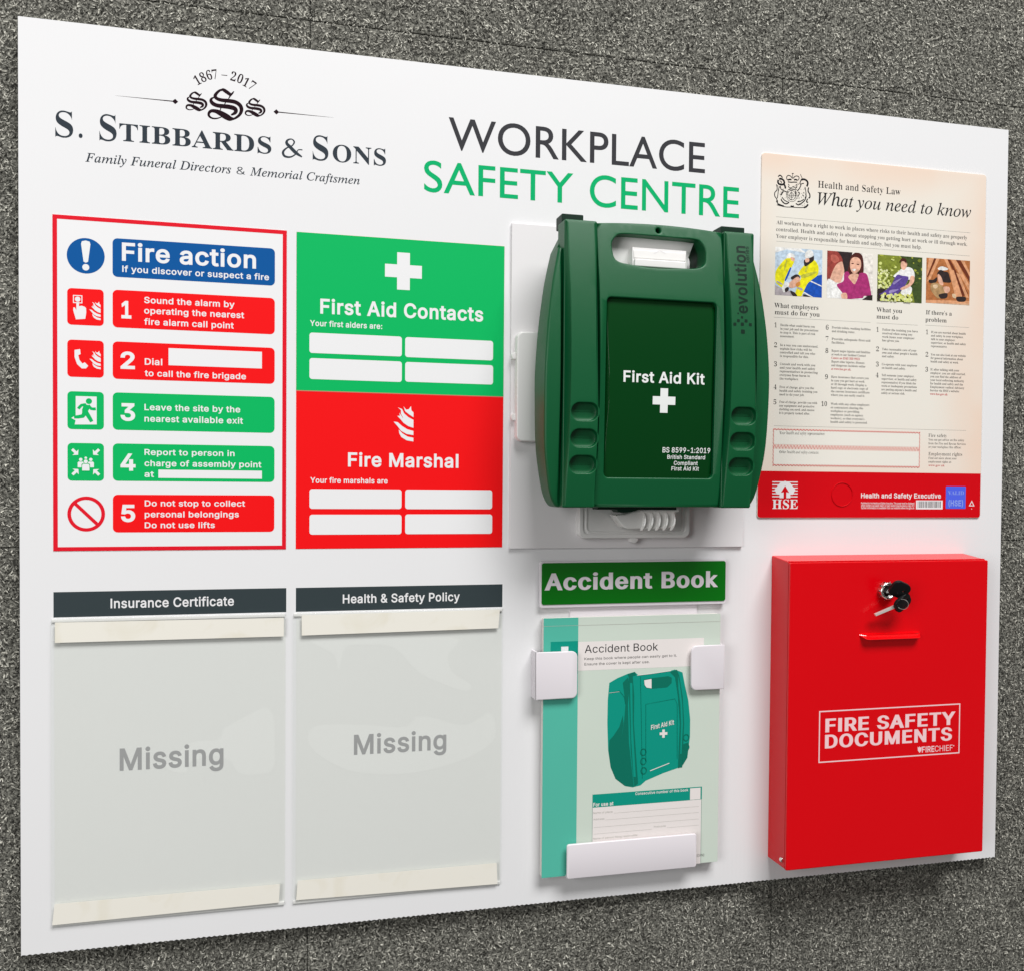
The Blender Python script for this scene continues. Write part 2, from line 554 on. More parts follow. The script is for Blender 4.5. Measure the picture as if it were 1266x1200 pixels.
# ------------------------------------------------------------------ lettering
# glyph outlines in thousandths of an em: G humanist capitals, H grotesque, R bold roman, I italic roman
GLYPH_NUMBERS = [
71,15,65,667,2,8,362,686,-69,0,-293,-686,100,0,86,201,290,0,91,-201,100,0,3,326,536,110,-247,-212,0,67,708,1,40,656,635,-86,32,-77,18,-71,6,-89,-9,-80,
-26,-69,-41,-57,-55,-43,-67,-27,-77,-9,-85,7,-64,21,-66,36,-64,52,-57,67,-47,84,-31,101,-11,97,8,80,21,70,31,0,107,-79,-42,-80,-26,-79,-9,-77,9,-67,24,
-55,39,-42,52,-26,63,-9,72,9,71,27,63,42,53,54,40,66,25,74,9,77,-8,77,-23,81,-40,69,500,1,12,462,682,-387,0,0,-682,396,0,0,88,-298,0,0,212,279,0,0,88,-279,
0,0,206,289,0,70,469,1,10,440,682,-364,0,0,-682,98,0,0,317,266,0,0,88,-266,0,0,189,266,0,75,656,1,11,285,359,297,323,-122,0,-287,-312,0,312,-98,0,0,-682,
98,0,0,337,347,-337,135,0,76,490,1,6,172,682,-98,0,0,-682,406,0,0,88,-308,0,78,781,1,10,706,682,-92,0,0,-528,-462,528,-78,0,0,-682,92,0,0,525,456,-525,
84,0,79,823,2,28,45,341,8,-78,25,-72,40,-65,54,-55,67,-43,80,-27,90,-10,93,10,81,27,68,43,55,55,39,65,25,73,8,77,-9,79,-24,73,-41,66,-54,54,-68,42,-80,
27,-91,9,-90,-9,-79,-27,-68,-42,-55,-55,-40,-65,-25,-73,24,146,341,9,71,26,63,41,52,53,40,64,25,72,9,73,-9,64,-25,53,-40,41,-52,26,-63,9,-71,-9,-71,-26,
-63,-41,-52,-53,-40,-64,-25,-73,-9,-72,9,-64,25,-54,40,-40,52,-26,63,80,510,2,17,70,682,0,-682,98,0,0,295,102,0,72,7,58,19,44,29,31,39,19,46,6,51,-6,52,
-17,47,-30,40,-42,30,-54,20,-68,7,12,168,594,115,0,46,-6,33,-16,22,-24,11,-28,4,-30,-8,-45,-25,-34,-37,-21,-50,-7,-111,0,82,604,2,25,77,682,0,-682,98,0,
0,296,41,0,37,-5,39,-20,46,-48,59,-83,90,-140,117,0,-53,74,-89,139,-48,63,-55,48,49,27,35,38,22,47,8,55,-7,55,-20,47,-33,38,-45,28,-54,17,-65,6,13,175,
598,63,0,50,-5,38,-13,26,-21,15,-29,5,-35,-3,-33,-13,-31,-25,-24,-39,-17,-54,-6,-63,0,83,458,1,45,399,643,-49,27,-51,16,-52,5,-70,-8,-57,-24,-43,-38,-27,
-50,-10,-62,22,-81,54,-60,72,-48,71,-45,54,-49,22,-61,-7,-29,-20,-28,-35,-21,-49,-8,-49,6,-47,19,-44,32,-40,42,0,-124,58,-35,63,-21,70,-7,62,9,53,25,40,
40,27,51,9,60,-16,81,-42,60,-58,45,-121,72,-42,39,-16,49,8,33,22,26,35,16,43,6,49,-6,54,-22,57,-43,84,604,1,8,587,682,-570,0,0,-88,236,0,0,-594,98,0,0,
594,236,0,87,1042,1,13,1041,682,-97,0,-186,-470,-190,470,-93,0,-189,-470,-188,470,-98,0,276,-688,19,0,226,558,224,-558,19,0,89,604,1,9,301,447,-183,235,
-118,0,253,-321,0,-361,98,0,0,360,253,322,-118,0,32,278,0,72,67,33,196,2,4,67,160,-4,349,69,0,-4,-349,16,98,-4,-17,3,-15,10,-10,15,-4,17,4,17,10,15,15,
10,17,3,18,-3,14,-10,10,-15,3,-17,-3,-17,-10,-15,-14,-10,38,448,1,84,197,-7,-47,5,-40,14,-32,22,-24,28,-15,34,-5,37,3,30,10,26,16,24,22,22,55,44,76,56,
21,17,18,23,5,14,2,16,-4,22,-13,18,-19,12,-25,4,-17,-2,-16,-6,-13,-9,-10,-13,-6,-15,-2,-17,2,-19,6,-17,24,-36,35,-43,234,-284,-74,0,-193,231,-50,62,-19,
26,-15,25,-9,26,-3,28,4,32,12,28,18,23,25,18,31,11,35,3,35,-3,31,-11,24,-17,18,-23,12,-26,4,-29,-2,-22,-7,-20,-10,-20,-14,-17,-35,-32,-102,-76,-26,-22,
-18,-21,-10,-20,-3,-23,3,-23,9,-21,15,-17,19,-13,23,-8,27,-3,30,4,28,9,27,16,23,20,20,26,15,30,10,35,3,38,59,0,-3,-44,-8,-36,-12,-29,-14,-23,-38,-45,-28,
-24,-34,-16,-37,-10,39,206,1,4,78,318,-8,191,66,0,-8,-191,40,273,1,24,89,207,3,57,9,60,13,60,18,57,21,53,24,45,59,0,-24,-54,-21,-57,-17,-58,-13,-57,-7,
-55,-3,-51,3,-46,6,-46,12,-48,16,-51,21,-54,27,-58,-59,0,-38,75,-28,76,-16,76,41,273,1,24,37,-96,27,59,22,55,16,51,11,47,7,46,2,45,-3,51,-7,55,-13,57,-17,
58,-20,57,-25,54,60,0,24,-45,21,-53,17,-57,14,-61,8,-59,3,-57,-6,-77,-17,-77,-27,-75,-37,-74,44,188,1,4,38,-119,30,190,69,0,-53,-190,45,453,1,4,337,244,
0,-56,-223,0,0,56,46,188,1,16,95,-4,-17,3,-15,10,-10,15,-3,17,3,18,10,14,15,10,17,4,18,-4,15,-10,10,-14,3,-18,-3,-17,-10,-15,-15,-10,48,453,2,24,227,-7,
-53,8,-44,23,-35,38,-26,51,-16,65,-5,76,5,76,16,65,26,52,35,37,44,24,53,8,52,-8,44,-24,35,-37,26,-52,16,-65,5,-76,-5,-76,-16,-65,-25,-51,-36,-38,-44,-23,
24,227,50,34,6,29,18,23,29,17,41,10,50,4,60,-4,60,-10,51,-17,40,-23,30,-29,18,-34,7,-35,-7,-29,-18,-23,-30,-17,-40,-10,-51,-4,-60,4,-60,10,-50,17,-41,23,
-29,29,-18,49,453,2,4,76,0,0,55,315,0,0,-55,8,276,509,0,-509,-64,0,0,448,-3,0,-123,-90,0,69,112,82,50,453,1,42,64,0,0,47,170,182,48,53,17,23,12,22,7,21,
2,23,-3,26,-9,22,-15,17,-20,13,-23,8,-26,3,-28,-3,-24,-10,-19,-14,-14,-20,-9,-23,-3,-28,-61,0,5,43,15,37,25,31,32,23,39,15,43,5,43,-5,38,-14,31,-23,24,
-29,15,-34,5,-39,-3,-27,-7,-27,-14,-28,-21,-31,-69,-79,-114,-120,0,-3,236,0,0,-57,51,453,1,47,218,-7,-45,4,-40,13,-35,20,-28,27,-18,34,-8,41,65,0,6,-25,
11,-20,18,-16,21,-12,26,-7,28,-2,29,3,27,8,22,13,18,19,10,23,4,29,-3,27,-10,24,-17,21,-24,17,-33,10,-41,4,-44,0,0,51,131,149,0,4,-218,0,0,57,302,0,0,-48,
-161,-183,0,11,53,-1,44,-12,36,-23,27,-31,16,-36,6,-41,-6,-42,-17,-37,-26,-30,-35,-24,-43,-14,52,453,2,8,40,105,0,53,207,351,64,0,-202,-343,0,-3,304,0,
0,-58,6,282,0,0,121,0,25,0,172,61,0,0,-318,53,453,1,54,221,-7,-43,5,-38,13,-32,21,-25,28,-17,33,-6,37,62,0,5,-22,11,-19,16,-16,19,-13,23,-8,25,-2,29,3,
26,11,22,18,16,22,10,27,4,31,-4,31,-10,28,-17,23,-22,18,-27,11,-30,4,-26,-2,-25,-7,-22,-10,-17,-12,-61,7,29,256,270,0,0,-57,-215,0,-17,-151,2,0,19,14,23,
10,25,6,26,3,34,-4,31,-9,27,-15,24,-21,19,-25,15,-29,9,-32,3,-36,-6,-46,-16,-41,-26,-35,-34,-26,-41,-16,54,453,2,32,226,-7,-44,6,-40,16,-33,25,-25,34,-15,
41,-5,47,4,37,12,40,22,46,35,55,115,169,70,0,-171,-248,-6,0,9,14,11,13,14,11,17,8,18,5,21,2,43,-5,38,-14,30,-24,24,-31,14,-39,5,-44,-5,-45,-16,-39,-25,
-34,-33,-25,-39,-16,24,226,48,28,4,25,11,20,16,15,22,10,27,3,29,-3,30,-10,26,-15,22,-20,16,-25,11,-28,3,-28,-3,-24,-10,-21,-17,-15,-21,-10,-26,-3,-30,3,
-30,10,-26,15,-23,21,-16,24,-11,55,453,1,8,97,0,226,448,0,4,-261,0,0,57,329,0,0,-60,-226,-449,56,453,3,46,226,-7,-48,5,-42,13,-35,22,-27,29,-17,34,-5,39,
3,31,10,29,16,25,20,21,24,15,28,9,0,2,-34,15,-26,26,-17,34,-6,38,5,37,15,33,24,27,32,21,38,13,42,5,43,-5,37,-13,31,-21,24,-27,16,-33,5,-37,-6,-38,-17,-34,
-26,-26,-33,-15,0,-2,27,-9,24,-15,21,-21,15,-25,10,-29,4,-31,-6,-39,-17,-34,-26,-29,-35,-22,-42,-13,24,226,49,32,3,27,8,22,14,16,17,10,22,4,26,-4,26,-11,
24,-17,19,-22,15,-27,9,-30,3,-30,-3,-27,-9,-22,-15,-17,-19,-11,-24,-4,-26,4,-26,10,-22,16,-17,22,-14,28,-8,24,226,290,26,2,22,8,19,13,14,17,9,21,3,25,-3,
23,-8,21,-14,17,-19,12,-23,8,-26,3,-26,-3,-23,-8,-18,-12,-14,-17,-9,-21,-3,-23,3,-25,9,-21,14,-17,19,-13,23,-8,57,453,2,32,226,516,45,-6,39,-16,33,-26,
25,-34,16,-41,5,-46,-4,-38,-12,-39,-23,-46,-35,-56,-115,-168,-70,0,171,248,6,0,-8,-14,-12,-13,-14,-11,-16,-8,-19,-6,-20,-1,-43,4,-38,15,-31,23,-23,32,-15,
38,-4,45,5,45,16,39,25,33,33,25,39,16,24,226,460,-27,-3,-25,-11,-20,-17,-16,-22,-9,-26,-4,-29,4,-30,9,-27,16,-21,20,-17,25,-10,27,-4,28,4,25,10,20,16,15,
22,10,26,3,29,-3,31,-10,26,-15,22,-20,17,-25,11,58,188,2,16,95,-4,-17,3,-15,10,-10,15,-3,17,3,18,10,14,15,10,17,4,18,-4,15,-10,10,-14,3,-18,-3,-17,-10,
-15,-15,-10,16,95,271,-17,3,-15,10,-10,15,-3,17,3,18,10,15,15,10,17,3,18,-3,15,-10,10,-15,3,-18,-3,-17,-10,-15,-15,-10,65,480,2,11,16,0,185,509,75,0,187,
-509,-68,0,-108,302,-23,70,-32,106,13,0,-54,-176,-106,-302,4,110,142,0,57,260,0,0,-57,66,456,3,28,60,0,0,509,181,0,48,-5,40,-13,30,-22,22,-27,13,-32,4,
-36,-3,-30,-8,-24,-14,-19,-17,-15,-20,-11,-21,-8,0,-5,24,-5,24,-12,22,-18,17,-24,12,-30,4,-37,-5,-36,-13,-33,-23,-28,-33,-21,-43,-14,-54,-4,13,125,57,120,
0,51,6,34,17,19,25,6,32,-3,24,-10,23,-15,19,-21,15,-27,10,-31,3,-123,0,13,125,285,113,0,27,3,23,8,20,13,15,17,10,22,3,24,-6,31,-17,26,-30,17,-43,6,-115,
0,67,510,1,58,267,-7,-62,8,-55,24,-46,38,-34,52,-22,64,-8,75,8,75,22,64,34,52,46,39,55,24,62,8,38,-3,35,-9,33,-14,29,-19,25,-24,21,-29,15,-33,10,-37,-65,
0,-7,25,-12,22,-14,18,-18,15,-20,12,-22,9,-23,5,-25,2,-44,-6,-39,-18,-34,-29,-25,-39,-16,-50,-6,-60,6,-60,16,-49,26,-40,33,-29,39,-17,44,-6,25,2,23,5,22,
9,20,12,18,15,14,18,12,22,7,24,65,0,-10,-36,-15,-33,-20,-29,-26,-24,-29,-19,-32,-14,-36,-9,68,502,2,30,219,0,-123,0,0,57,119,0,57,6,46,18,36,29,25,39,15,
49,5,57,-5,57,-15,49,-25,38,-34,29,-45,18,-54,6,-128,0,0,57,132,0,69,-8,59,-23,46,-37,34,-50,22,-62,7,-74,-7,-74,-22,-62,-35,-51,-47,-37,-60,-23,4,125,
509,0,-509,-65,0,0,509,69,419,1,12,60,0,0,509,312,0,0,-57,-247,0,0,-166,230,0,0,-57,-230,0,0,-172,250,0,0,-57,70,410,1,10,60,0,0,509,309,0,0,-57,-244,0,
0,-174,221,0,0,-57,-221,0,0,-221,71,520,1,58,269,-7,-64,8,-56,24,-45,39,-35,52,-22,63,-7,75,7,75,22,64,34,52,46,39,54,24,62,8,39,-3,36,-9,34,-15,29,-20,
26,-24,20,-29,16,-32,9,-35,-66,0,-9,23,-12,21,-14,18,-17,16,-19,12,-22,9,-24,6,-26,2,-43,-6,-39,-18,-33,-28,-25,-40,-16,-50,-6,-60,6,-60,16,-49,26,-40,
33,-29,40,-17,45,-6,40,4,36,14,29,22,22,30,14,37,5,42,19,-3,-151,0,0,57,195,0,0,-56,-7,-59,-20,-50,-32,-41,-42,-31,-51,-19,72,517,1,12,60,0,0,509,65,0,
0,-220,267,0,0,220,65,0,0,-509,-65,0,0,232,-267,0,0,-232,73,301,1,12,31,0,0,57,87,0,0,395,-87,0,0,57,238,0,0,-57,-86,0,0,-395,86,0,0,-57,75,467,3,9,104,
145,0,71,35,45,35,42,38,41,152,165,84,0,-217,-233,-3,0,7,60,0,0,509,65,0,0,-175,-1,-109,1,-32,0,-193,4,372,0,-184,259,40,50,221,-309,76,393,1,6,60,0,0,
509,65,0,0,-452,236,0,0,-57,77,628,1,24,60,0,0,509,92,0,125,-322,22,-64,23,-74,-15,0,45,138,124,322,92,0,0,-509,-64,0,0,291,3,166,6,0,-31,-94,-26,-72,-114,
-291,-56,0,-116,291,-58,166,7,0,3,-166,0,-291,78,523,1,21,60,0,0,509,76,0,207,-326,20,-32,25,-44,26,-52,-9,-1,-4,54,-2,49,0,38,0,314,64,0,0,-509,-76,0,
-185,290,-54,91,-40,71,11,2,6,-163,0,-291,79,533,2,24,267,-7,-62,8,-55,24,-45,38,-35,52,-22,64,-8,75,8,75,22,64,35,52,45,39,55,24,62,8,62,-8,55,-24,45,
-39,35,-52,22,-64,7,-75,-7,-75,-22,-64,-35,-52,-45,-38,-55,-24,24,267,53,43,6,39,17,34,29,25,39,17,50,5,60,-5,60,-17,51,-25,39,-34,29,-39,17,-43,6,-44,
-6,-39,-17,-33,-29,-26,-40,-16,-50,-6,-60,6,-60,16,-50,26,-39,33,-29,39,-17,80,445,1,32,60,0,0,509,175,0,54,-6,43,-16,34,-25,24,-32,14,-39,5,-43,-5,-44,
-14,-39,-24,-32,-34,-26,-43,-16,-54,-5,-126,0,0,56,124,0,36,4,28,10,21,16,15,22,9,25,2,29,-2,28,-9,26,-15,21,-21,16,-29,10,-36,3,-107,0,0,-452,82,449,2,
32,60,0,0,509,176,0,54,-5,43,-15,34,-24,23,-32,15,-38,4,-43,-4,-43,-15,-38,-23,-31,-34,-23,-44,-14,-53,-5,-140,0,0,57,138,0,35,3,29,9,21,14,15,19,8,24,
3,28,-3,28,-8,25,-15,20,-21,15,-29,9,-36,3,-108,0,0,-452,4,353,0,-123,229,73,0,125,-229,83,447,1,71,224,-9,-52,5,-44,13,-37,22,-27,29,-18,36,-8,41,66,0,
6,-27,13,-22,19,-17,24,-12,28,-7,30,-3,33,3,29,8,25,14,18,18,12,22,5,25,-4,22,-10,18,-16,14,-20,12,-51,17,-61,17,-56,21,-42,29,-26,37,-8,46,6,41,17,35,
27,28,36,22,42,13,47,5,48,-5,41,-13,35,-22,26,-27,17,-34,7,-37,-64,0,-11,34,-24,25,-35,16,-42,6,-31,-3,-27,-8,-22,-13,-16,-17,-11,-20,-3,-22,4,-24,12,-18,
17,-15,21,-11,43,-15,52,-14,48,-15,24,-12,23,-14,20,-18,16,-22,10,-27,3,-32,-5,-40,-17,-35,-26,-30,-37,-23,-45,-15,84,449,1,8,32,452,0,57,385,0,0,-57,-160,
0,0,-452,-64,0,0,452,85,517,1,30,259,-8,-56,6,-49,17,-40,28,-29,37,-19,44,-6,49,0,336,64,0,0,-331,4,-34,13,-31,19,-26,27,-19,33,-12,39,-4,39,4,33,12,26,
19,20,26,12,31,4,34,0,331,64,0,0,-336,-6,-49,-18,-44,-30,-37,-40,-28,-48,-17,86,480,1,12,204,0,-188,509,68,0,108,-303,23,-69,33,-106,-13,0,32,107,23,68,
105,303,68,0,-185,-509,89,472,1,14,203,0,0,208,-187,301,75,0,101,-165,30,-52,28,-62,-26,0,27,63,29,51,101,165,74,0,-187,-301,0,-208,97,389,2,52,160,-9,
-34,4,-32,10,-26,17,-20,23,-13,28,-5,35,4,30,9,23,15,18,20,14,22,10,25,8,53,9,74,10,13,5,8,8,3,14,-3,22,-6,18,-11,14,-16,11,-20,7,-24,2,-25,-2,-22,-7,-17,
-9,-14,-12,-11,-13,-7,-14,-59,17,16,31,22,24,25,18,29,11,30,7,31,2,45,-5,24,-7,23,-12,20,-17,16,-23,11,-30,4,-39,0,-251,-60,0,0,52,-5,0,-20,-27,-16,-13,
-21,-11,-25,-7,21,170,45,32,4,26,10,20,15,15,19,9,22,4,23,0,52,-17,-8,-59,-11,-25,-3,-41,-9,-17,-9,-14,-11,-8,-15,-3,-19,2,-18,8,-15,12,-11,16,-9,19,-5,
98,424,2,29,229,-8,-31,3,-26,9,-19,13,-15,14,-20,28,-6,0,0,-59,-59,0,0,509,61,0,0,-190,4,0,19,27,15,14,19,13,26,8,32,3,45,-6,39,-17,32,-29,25,-39,15,-48,
5,-56,-5,-56,-15,-49,-24,-39,-33,-29,-39,-18,24,220,47,33,4,26,15,22,22,15,29,9,34,3,38,-3,38,-9,34,-15,29,-21,21,-27,14,-33,5,-32,-5,-27,-13,-21,-21,-15,
-28,-9,-34,-3,-40,3,-39,9,-35,15,-29,22,-21,26,-14,99,396,1,50,207,-8,-48,6,-42,18,-35,30,-26,39,-16,48,-6,54,6,56,16,48,26,39,35,30,42,18,48,6,27,-1,26,
-6,24,-9,21,-12,19,-15,16,-19,13,-21,9,-24,-59,-15,-13,27,-20,22,-28,14,-35,5,-34,-5,-28,-15,-21,-23,-16,-29,-9,-34,-3,-37,3,-36,9,-34,16,-28,21,-23,28,
-15,34,-5,36,6,28,14,21,23,12,28,59,-15,-9,-24,-13,-22,-16,-19,-19,-16,-21,-12,-24,-10,-26,-5,100,424,2,29,195,-8,-44,6,-40,18,-32,29,-24,39,-16,49,-5,
56,5,56,16,48,24,39,33,29,39,17,45,6,32,-3,25,-8,19,-13,15,-14,19,-27,5,0,0,190,61,0,0,-509,-59,0,0,59,-6,0,-20,-28,-15,-14,-20,-13,-25,-9,24,205,47,31,
4,27,14,21,21,15,29,10,35,3,39,-3,40,-9,34,-16,28,-21,21,-26,13,-32,5,-33,-5,-27,-14,-21,-21,-16,-29,-9,-34,-3,-38,3,-38,10,-34,15,-29,21,-22,27,-15,101,
404,1,57,212,-8,-51,6,-44,18,-35,30,-26,39,-16,47,-6,55,5,55,16,48,26,39,34,30,42,19,48,6,31,-2,30,-8,28,-13,25,-20,22,-26,16,-33,11,-40,3,-48,0,-25,-296,
0,0,52,263,0,-28,-19,-3,35,-9,32,-15,25,-20,20,-26,12,-32,4,-32,-4,-27,-13,-21,-19,-16,-24,-10,-29,-3,-30,0,-33,4,-39,10,-33,18,-26,23,-19,28,-11,33,-4,
22,2,20,5,17,8,14,12,12,15,9,17,59,-14,-12,-28,-18,-24,-24,-20,-28,-15,-34,-9,102,254,2,4,228,379,0,-52,-222,0,0,52,18,81,0,0,432,3,29,12,25,17,19,22,14,
26,8,26,3,35,-3,21,-6,-16,-53,-12,4,-20,2,-24,-4,-17,-10,-9,-17,-3,-24,0,-419,103,425,2,50,207,-151,-39,3,-34,8,-29,13,-23,17,-18,19,-13,22,50,28,21,-25,
14,-12,18,-10,24,-7,29,-2,42,5,33,17,22,28,7,41,0,74,-5,0,-19,-27,-15,-13,-20,-12,-25,-8,-32,-3,-43,5,-39,17,-33,26,-25,37,-16,46,-5,55,5,55,16,47,25,39,
32,29,40,17,44,6,32,-2,25,-9,20,-13,15,-14,20,-27,5,0,0,60,59,0,0,-388,-5,-45,-17,-36,-26,-27,-33,-19,-40,-11,24,205,59,32,4,27,12,21,20,15,26,9,33,3,39,
-3,38,-9,33,-15,27,-21,21,-27,13,-32,5,-33,-5,-27,-13,-21,-22,-15,-28,-10,-33,-3,-36,3,-38,10,-32,15,-27,21,-20,27,-13,104,410,1,29,114,227,0,-227,-61,
0,0,509,61,0,0,-222,-12,0,22,45,28,30,35,17,40,5,37,-4,31,-11,26,-20,20,-28,12,-36,4,-45,0,-240,-61,0,0,235,-6,40,-17,29,-27,19,-36,6,-26,-3,-23,-9,-20,
-14,-15,-20,-9,-26,105,167,2,4,53,0,0,379,61,0,0,-379,16,84,443,-17,3,-13,9,-10,13,-3,15,3,16,10,13,13,9,17,3,16,-3,14,-9,9,-13,3,-16,-3,-15,-9,-13,-14,
-9,106,167,2,16,53,379,61,0,0,-409,-3,-33,-9,-27,-16,-23,-21,-16,-28,-10,-33,-4,-14,0,0,56,12,0,23,4,15,11,10,18,3,25,16,83,443,-16,3,-14,9,-9,13,-3,15,
3,16,9,13,14,9,16,3,17,-3,14,-9,9,-13,3,-16,-3,-15,-9,-13,-14,-9,107,381,3,7,110,137,0,75,11,0,163,167,76,0,-176,-180,-7,0,4,53,0,0,509,61,0,0,-509,4,294,
0,-146,186,43,43,181,-229,108,189,1,15,139,-2,-38,5,-27,17,-16,27,-5,37,0,425,61,0,0,-410,1,-22,5,-15,10,-8,16,-2,24,2,11,-51,-19,-4,109,610,1,55,53,0,
0,379,59,0,0,-84,-4,0,10,28,14,23,19,17,21,13,23,8,24,2,38,-6,30,-19,22,-30,12,-36,-9,0,10,26,15,22,20,18,24,14,26,8,30,3,31,-3,29,-11,25,-18,19,-26,12,
-32,4,-41,0,-255,-61,0,0,254,-6,35,-17,24,-26,13,-28,4,-24,-2,-21,-8,-16,-13,-13,-17,-7,-20,-3,-23,0,-247,-61,0,0,260,-5,28,-16,23,-24,15,-30,4,-21,-2,
-20,-8,-18,-13,-14,-18,-9,-23,-3,-28,0,-238,110,410,1,29,114,227,0,-227,-61,0,0,379,59,0,0,-92,-10,0,22,45,28,30,35,17,40,5,37,-4,31,-11,26,-20,20,-28,
12,-36,4,-45,0,-240,-61,0,0,235,-6,40,-17,29,-27,19,-36,6,-26,-3,-23,-9,-20,-14,-15,-20,-9,-26,111,415,2,24,207,-8,-48,6,-42,18,-35,30,-26,39,-16,48,-6,
54,6,56,16,48,26,39,35,30,42,18,48,6,49,-6,43,-18,34,-30,26,-39,17,-48,5,-56,-5,-54,-17,-48,-26,-39,-34,-30,-43,-18,24,207,46,35,5,28,15,22,23,15,28,9,
34,3,36,-3,37,-9,34,-15,29,-22,23,-28,15,-35,5,-34,-5,-28,-15,-21,-23,-16,-29,-9,-34,-3,-37,3,-36,9,-34,16,-28,21,-23,28,-15,112,424,2,29,53,-143,0,522,
59,0,0,-60,6,0,19,27,15,14,19,13,26,8,32,3,45,-6,39,-17,32,-29,25,-39,15,-48,5,-56,-5,-56,-15,-49,-24,-39,-33,-29,-39,-18,-45,-6,-31,3,-25,9,-20,13,-15,
14,-20,28,-4,0,0,-202,24,220,47,33,4,26,15,22,22,15,29,9,34,3,38,-3,38,-9,34,-15,29,-21,21,-27,14,-33,5,-32,-5,-27,-13,-21,-21,-15,-28,-9,-34,-3,-40,3,
-39,9,-35,15,-29,22,-21,26,-14,113,424,2,29,372,-143,-61,0,0,202,-5,0,-19,-28,-15,-14,-20,-13,-25,-9,-32,-3,-44,6,-40,18,-32,29,-24,39,-16,49,-5,56,5,56,
16,48,24,39,33,29,39,17,45,6,32,-3,25,-8,19,-13,15,-14,20,-27,6,0,0,60,59,0,24,205,47,31,4,27,14,21,21,15,29,10,35,3,39,-3,40,-9,34,-16,28,-21,21,-26,13,
-32,5,-33,-5,-27,-14,-21,-21,-16,-29,-9,-34,-3,-38,3,-38,10,-34,15,-29,21,-22,27,-15,114,259,1,19,53,0,0,379,59,0,0,-58,3,0,15,26,22,20,29,13,32,5,30,-1,
0,-62,-36,4,-25,-3,-23,-8,-19,-14,-14,-17,-9,-22,-3,-25,0,-237,115,365,1,60,182,-8,-37,3,-33,8,-28,15,-22,20,-17,25,-9,31,58,13,11,-28,19,-19,26,-11,31,
-4,36,5,27,12,18,19,6,22,-3,18,-11,15,-17,11,-25,8,-63,15,-45,16,-32,22,-19,29,-6,37,4,31,14,27,22,22,28,16,34,11,38,3,36,-3,31,-9,25,-14,20,-19,15,-23,
10,-26,-56,-13,-10,21,-15,18,-24,12,-32,5,-31,-4,-25,-12,-17,-18,-5,-22,3,-19,12,-15,20,-11,28,-9,57,-14,46,-15,31,-23,19,-29,6,-35,-5,-32,-14,-28,-22,
-23,-30,-18,-37,-11,116,227,2,4,204,379,0,-52,-198,0,0,52,16,65,471,61,0,0,-373,2,-22,8,-15,14,-8,20,-3,15,1,17,3,11,-52,-21,-5,-24,-1,-43,6,-33,19,-20,
31,-7,41,117,410,1,29,182,-5,-36,4,-31,12,-26,20,-20,28,-12,36,-4,44,0,240,61,0,0,-235,5,-39,18,-30,27,-19,36,-6,26,3,23,9,19,15,15,20,10,25,3,31,0,226,
61,0,0,-379,-59,0,0,92,9,0,-21,-45,-29,-30,-35,-17,118,389,1,11,163,0,-146,379,67,0,81,-224,22,-68,19,-66,-22,0,40,134,81,224,66,0,-145,-379,119,567,1,
27,138,0,-115,379,64,0,46,-165,21,-77,21,-96,-10,0,21,94,20,79,46,165,64,0,46,-165,20,-78,20,-95,-11,0,22,94,21,79,46,165,65,0,-116,-379,-61,0,-49,172,
-42,166,14,0,-28,-113,-15,-53,-49,-172,120,379,1,20,21,0,150,218,0,-47,-142,208,71,0,47,-73,60,-100,-32,0,58,100,49,73,70,0,-143,-210,0,45,149,-214,-71,
0,-56,85,-58,97,32,0,-57,-97,-57,-85,121,389,1,27,47,-139,14,53,27,-4,16,1,14,5,12,10,11,16,10,22,12,35,-146,380,67,0,81,-224,22,-68,19,-66,-22,0,18,66,
22,68,81,224,66,0,-167,-437,-13,-27,-14,-22,-18,-17,-20,-12,-22,-7,-26,-2,-26,2,122,380,1,12,42,0,0,46,212,274,0,3,-206,0,0,56,285,0,0,-48,-207,-271,0,
-4,213,0,0,-56,32,188,0,82,62,39,188,1,6,73,462,42,0,23,137,0,117,-88,0,0,-117,40,323,1,20,167,232,9,130,27,120,45,111,63,101,-53,0,-66,-77,-54,-88,-40,
-96,-25,-100,-9,-101,9,-101,25,-100,40,-96,54,-88,66,-77,53,0,-63,101,-45,111,-27,120,41,323,1,20,156,232,-9,-130,-27,-121,-45,-110,-63,-101,53,0,66,77,
54,88,40,96,25,100,9,101,-9,101,-25,100,-40,96,-54,88,-66,77,-53,0,63,-101,45,-110,27,-121,44,219,1,18,59,-118,52,24,36,35,22,42,7,43,-5,40,-14,31,-23,
19,-29,7,-30,-7,-21,-21,-8,-29,6,-29,17,-19,26,-8,2,-39,-12,-40,-26,-30,45,323,1,4,283,267,-243,0,0,-93,243,0,46,219,1,12,109,111,-30,-8,-22,-22,-8,-30,
8,-30,22,-22,30,-8,30,8,22,22,8,30,-8,30,-22,22,48,559,2,32,280,-10,-57,5,-48,15,-40,26,-33,35,-25,43,-19,51,-18,90,-6,104,6,104,18,89,19,51,25,42,33,34,
40,25,49,15,57,5,54,-5,47,-15,40,-25,32,-34,26,-43,20,-50,19,-90,6,-104,-6,-104,-19,-89,-20,-51,-26,-43,-33,-35,-40,-26,-47,-15,20,280,55,33,9,24,27,16,
44,13,96,4,127,-4,127,-13,95,-16,44,-24,26,-32,9,-33,-9,-25,-26,-16,-44,-13,-95,-5,-127,5,-127,13,-96,16,-44,24,-27,49,559,1,27,97,0,0,53,82,0,23,4,15,
10,9,20,3,31,0,501,-68,-75,-31,-22,-30,-7,-22,5,-19,15,-13,24,-4,30,68,24,40,21,46,32,70,52,112,0,0,-600,3,-27,7,-21,15,-13,26,-4,81,0,0,-53,50,559,1,51,
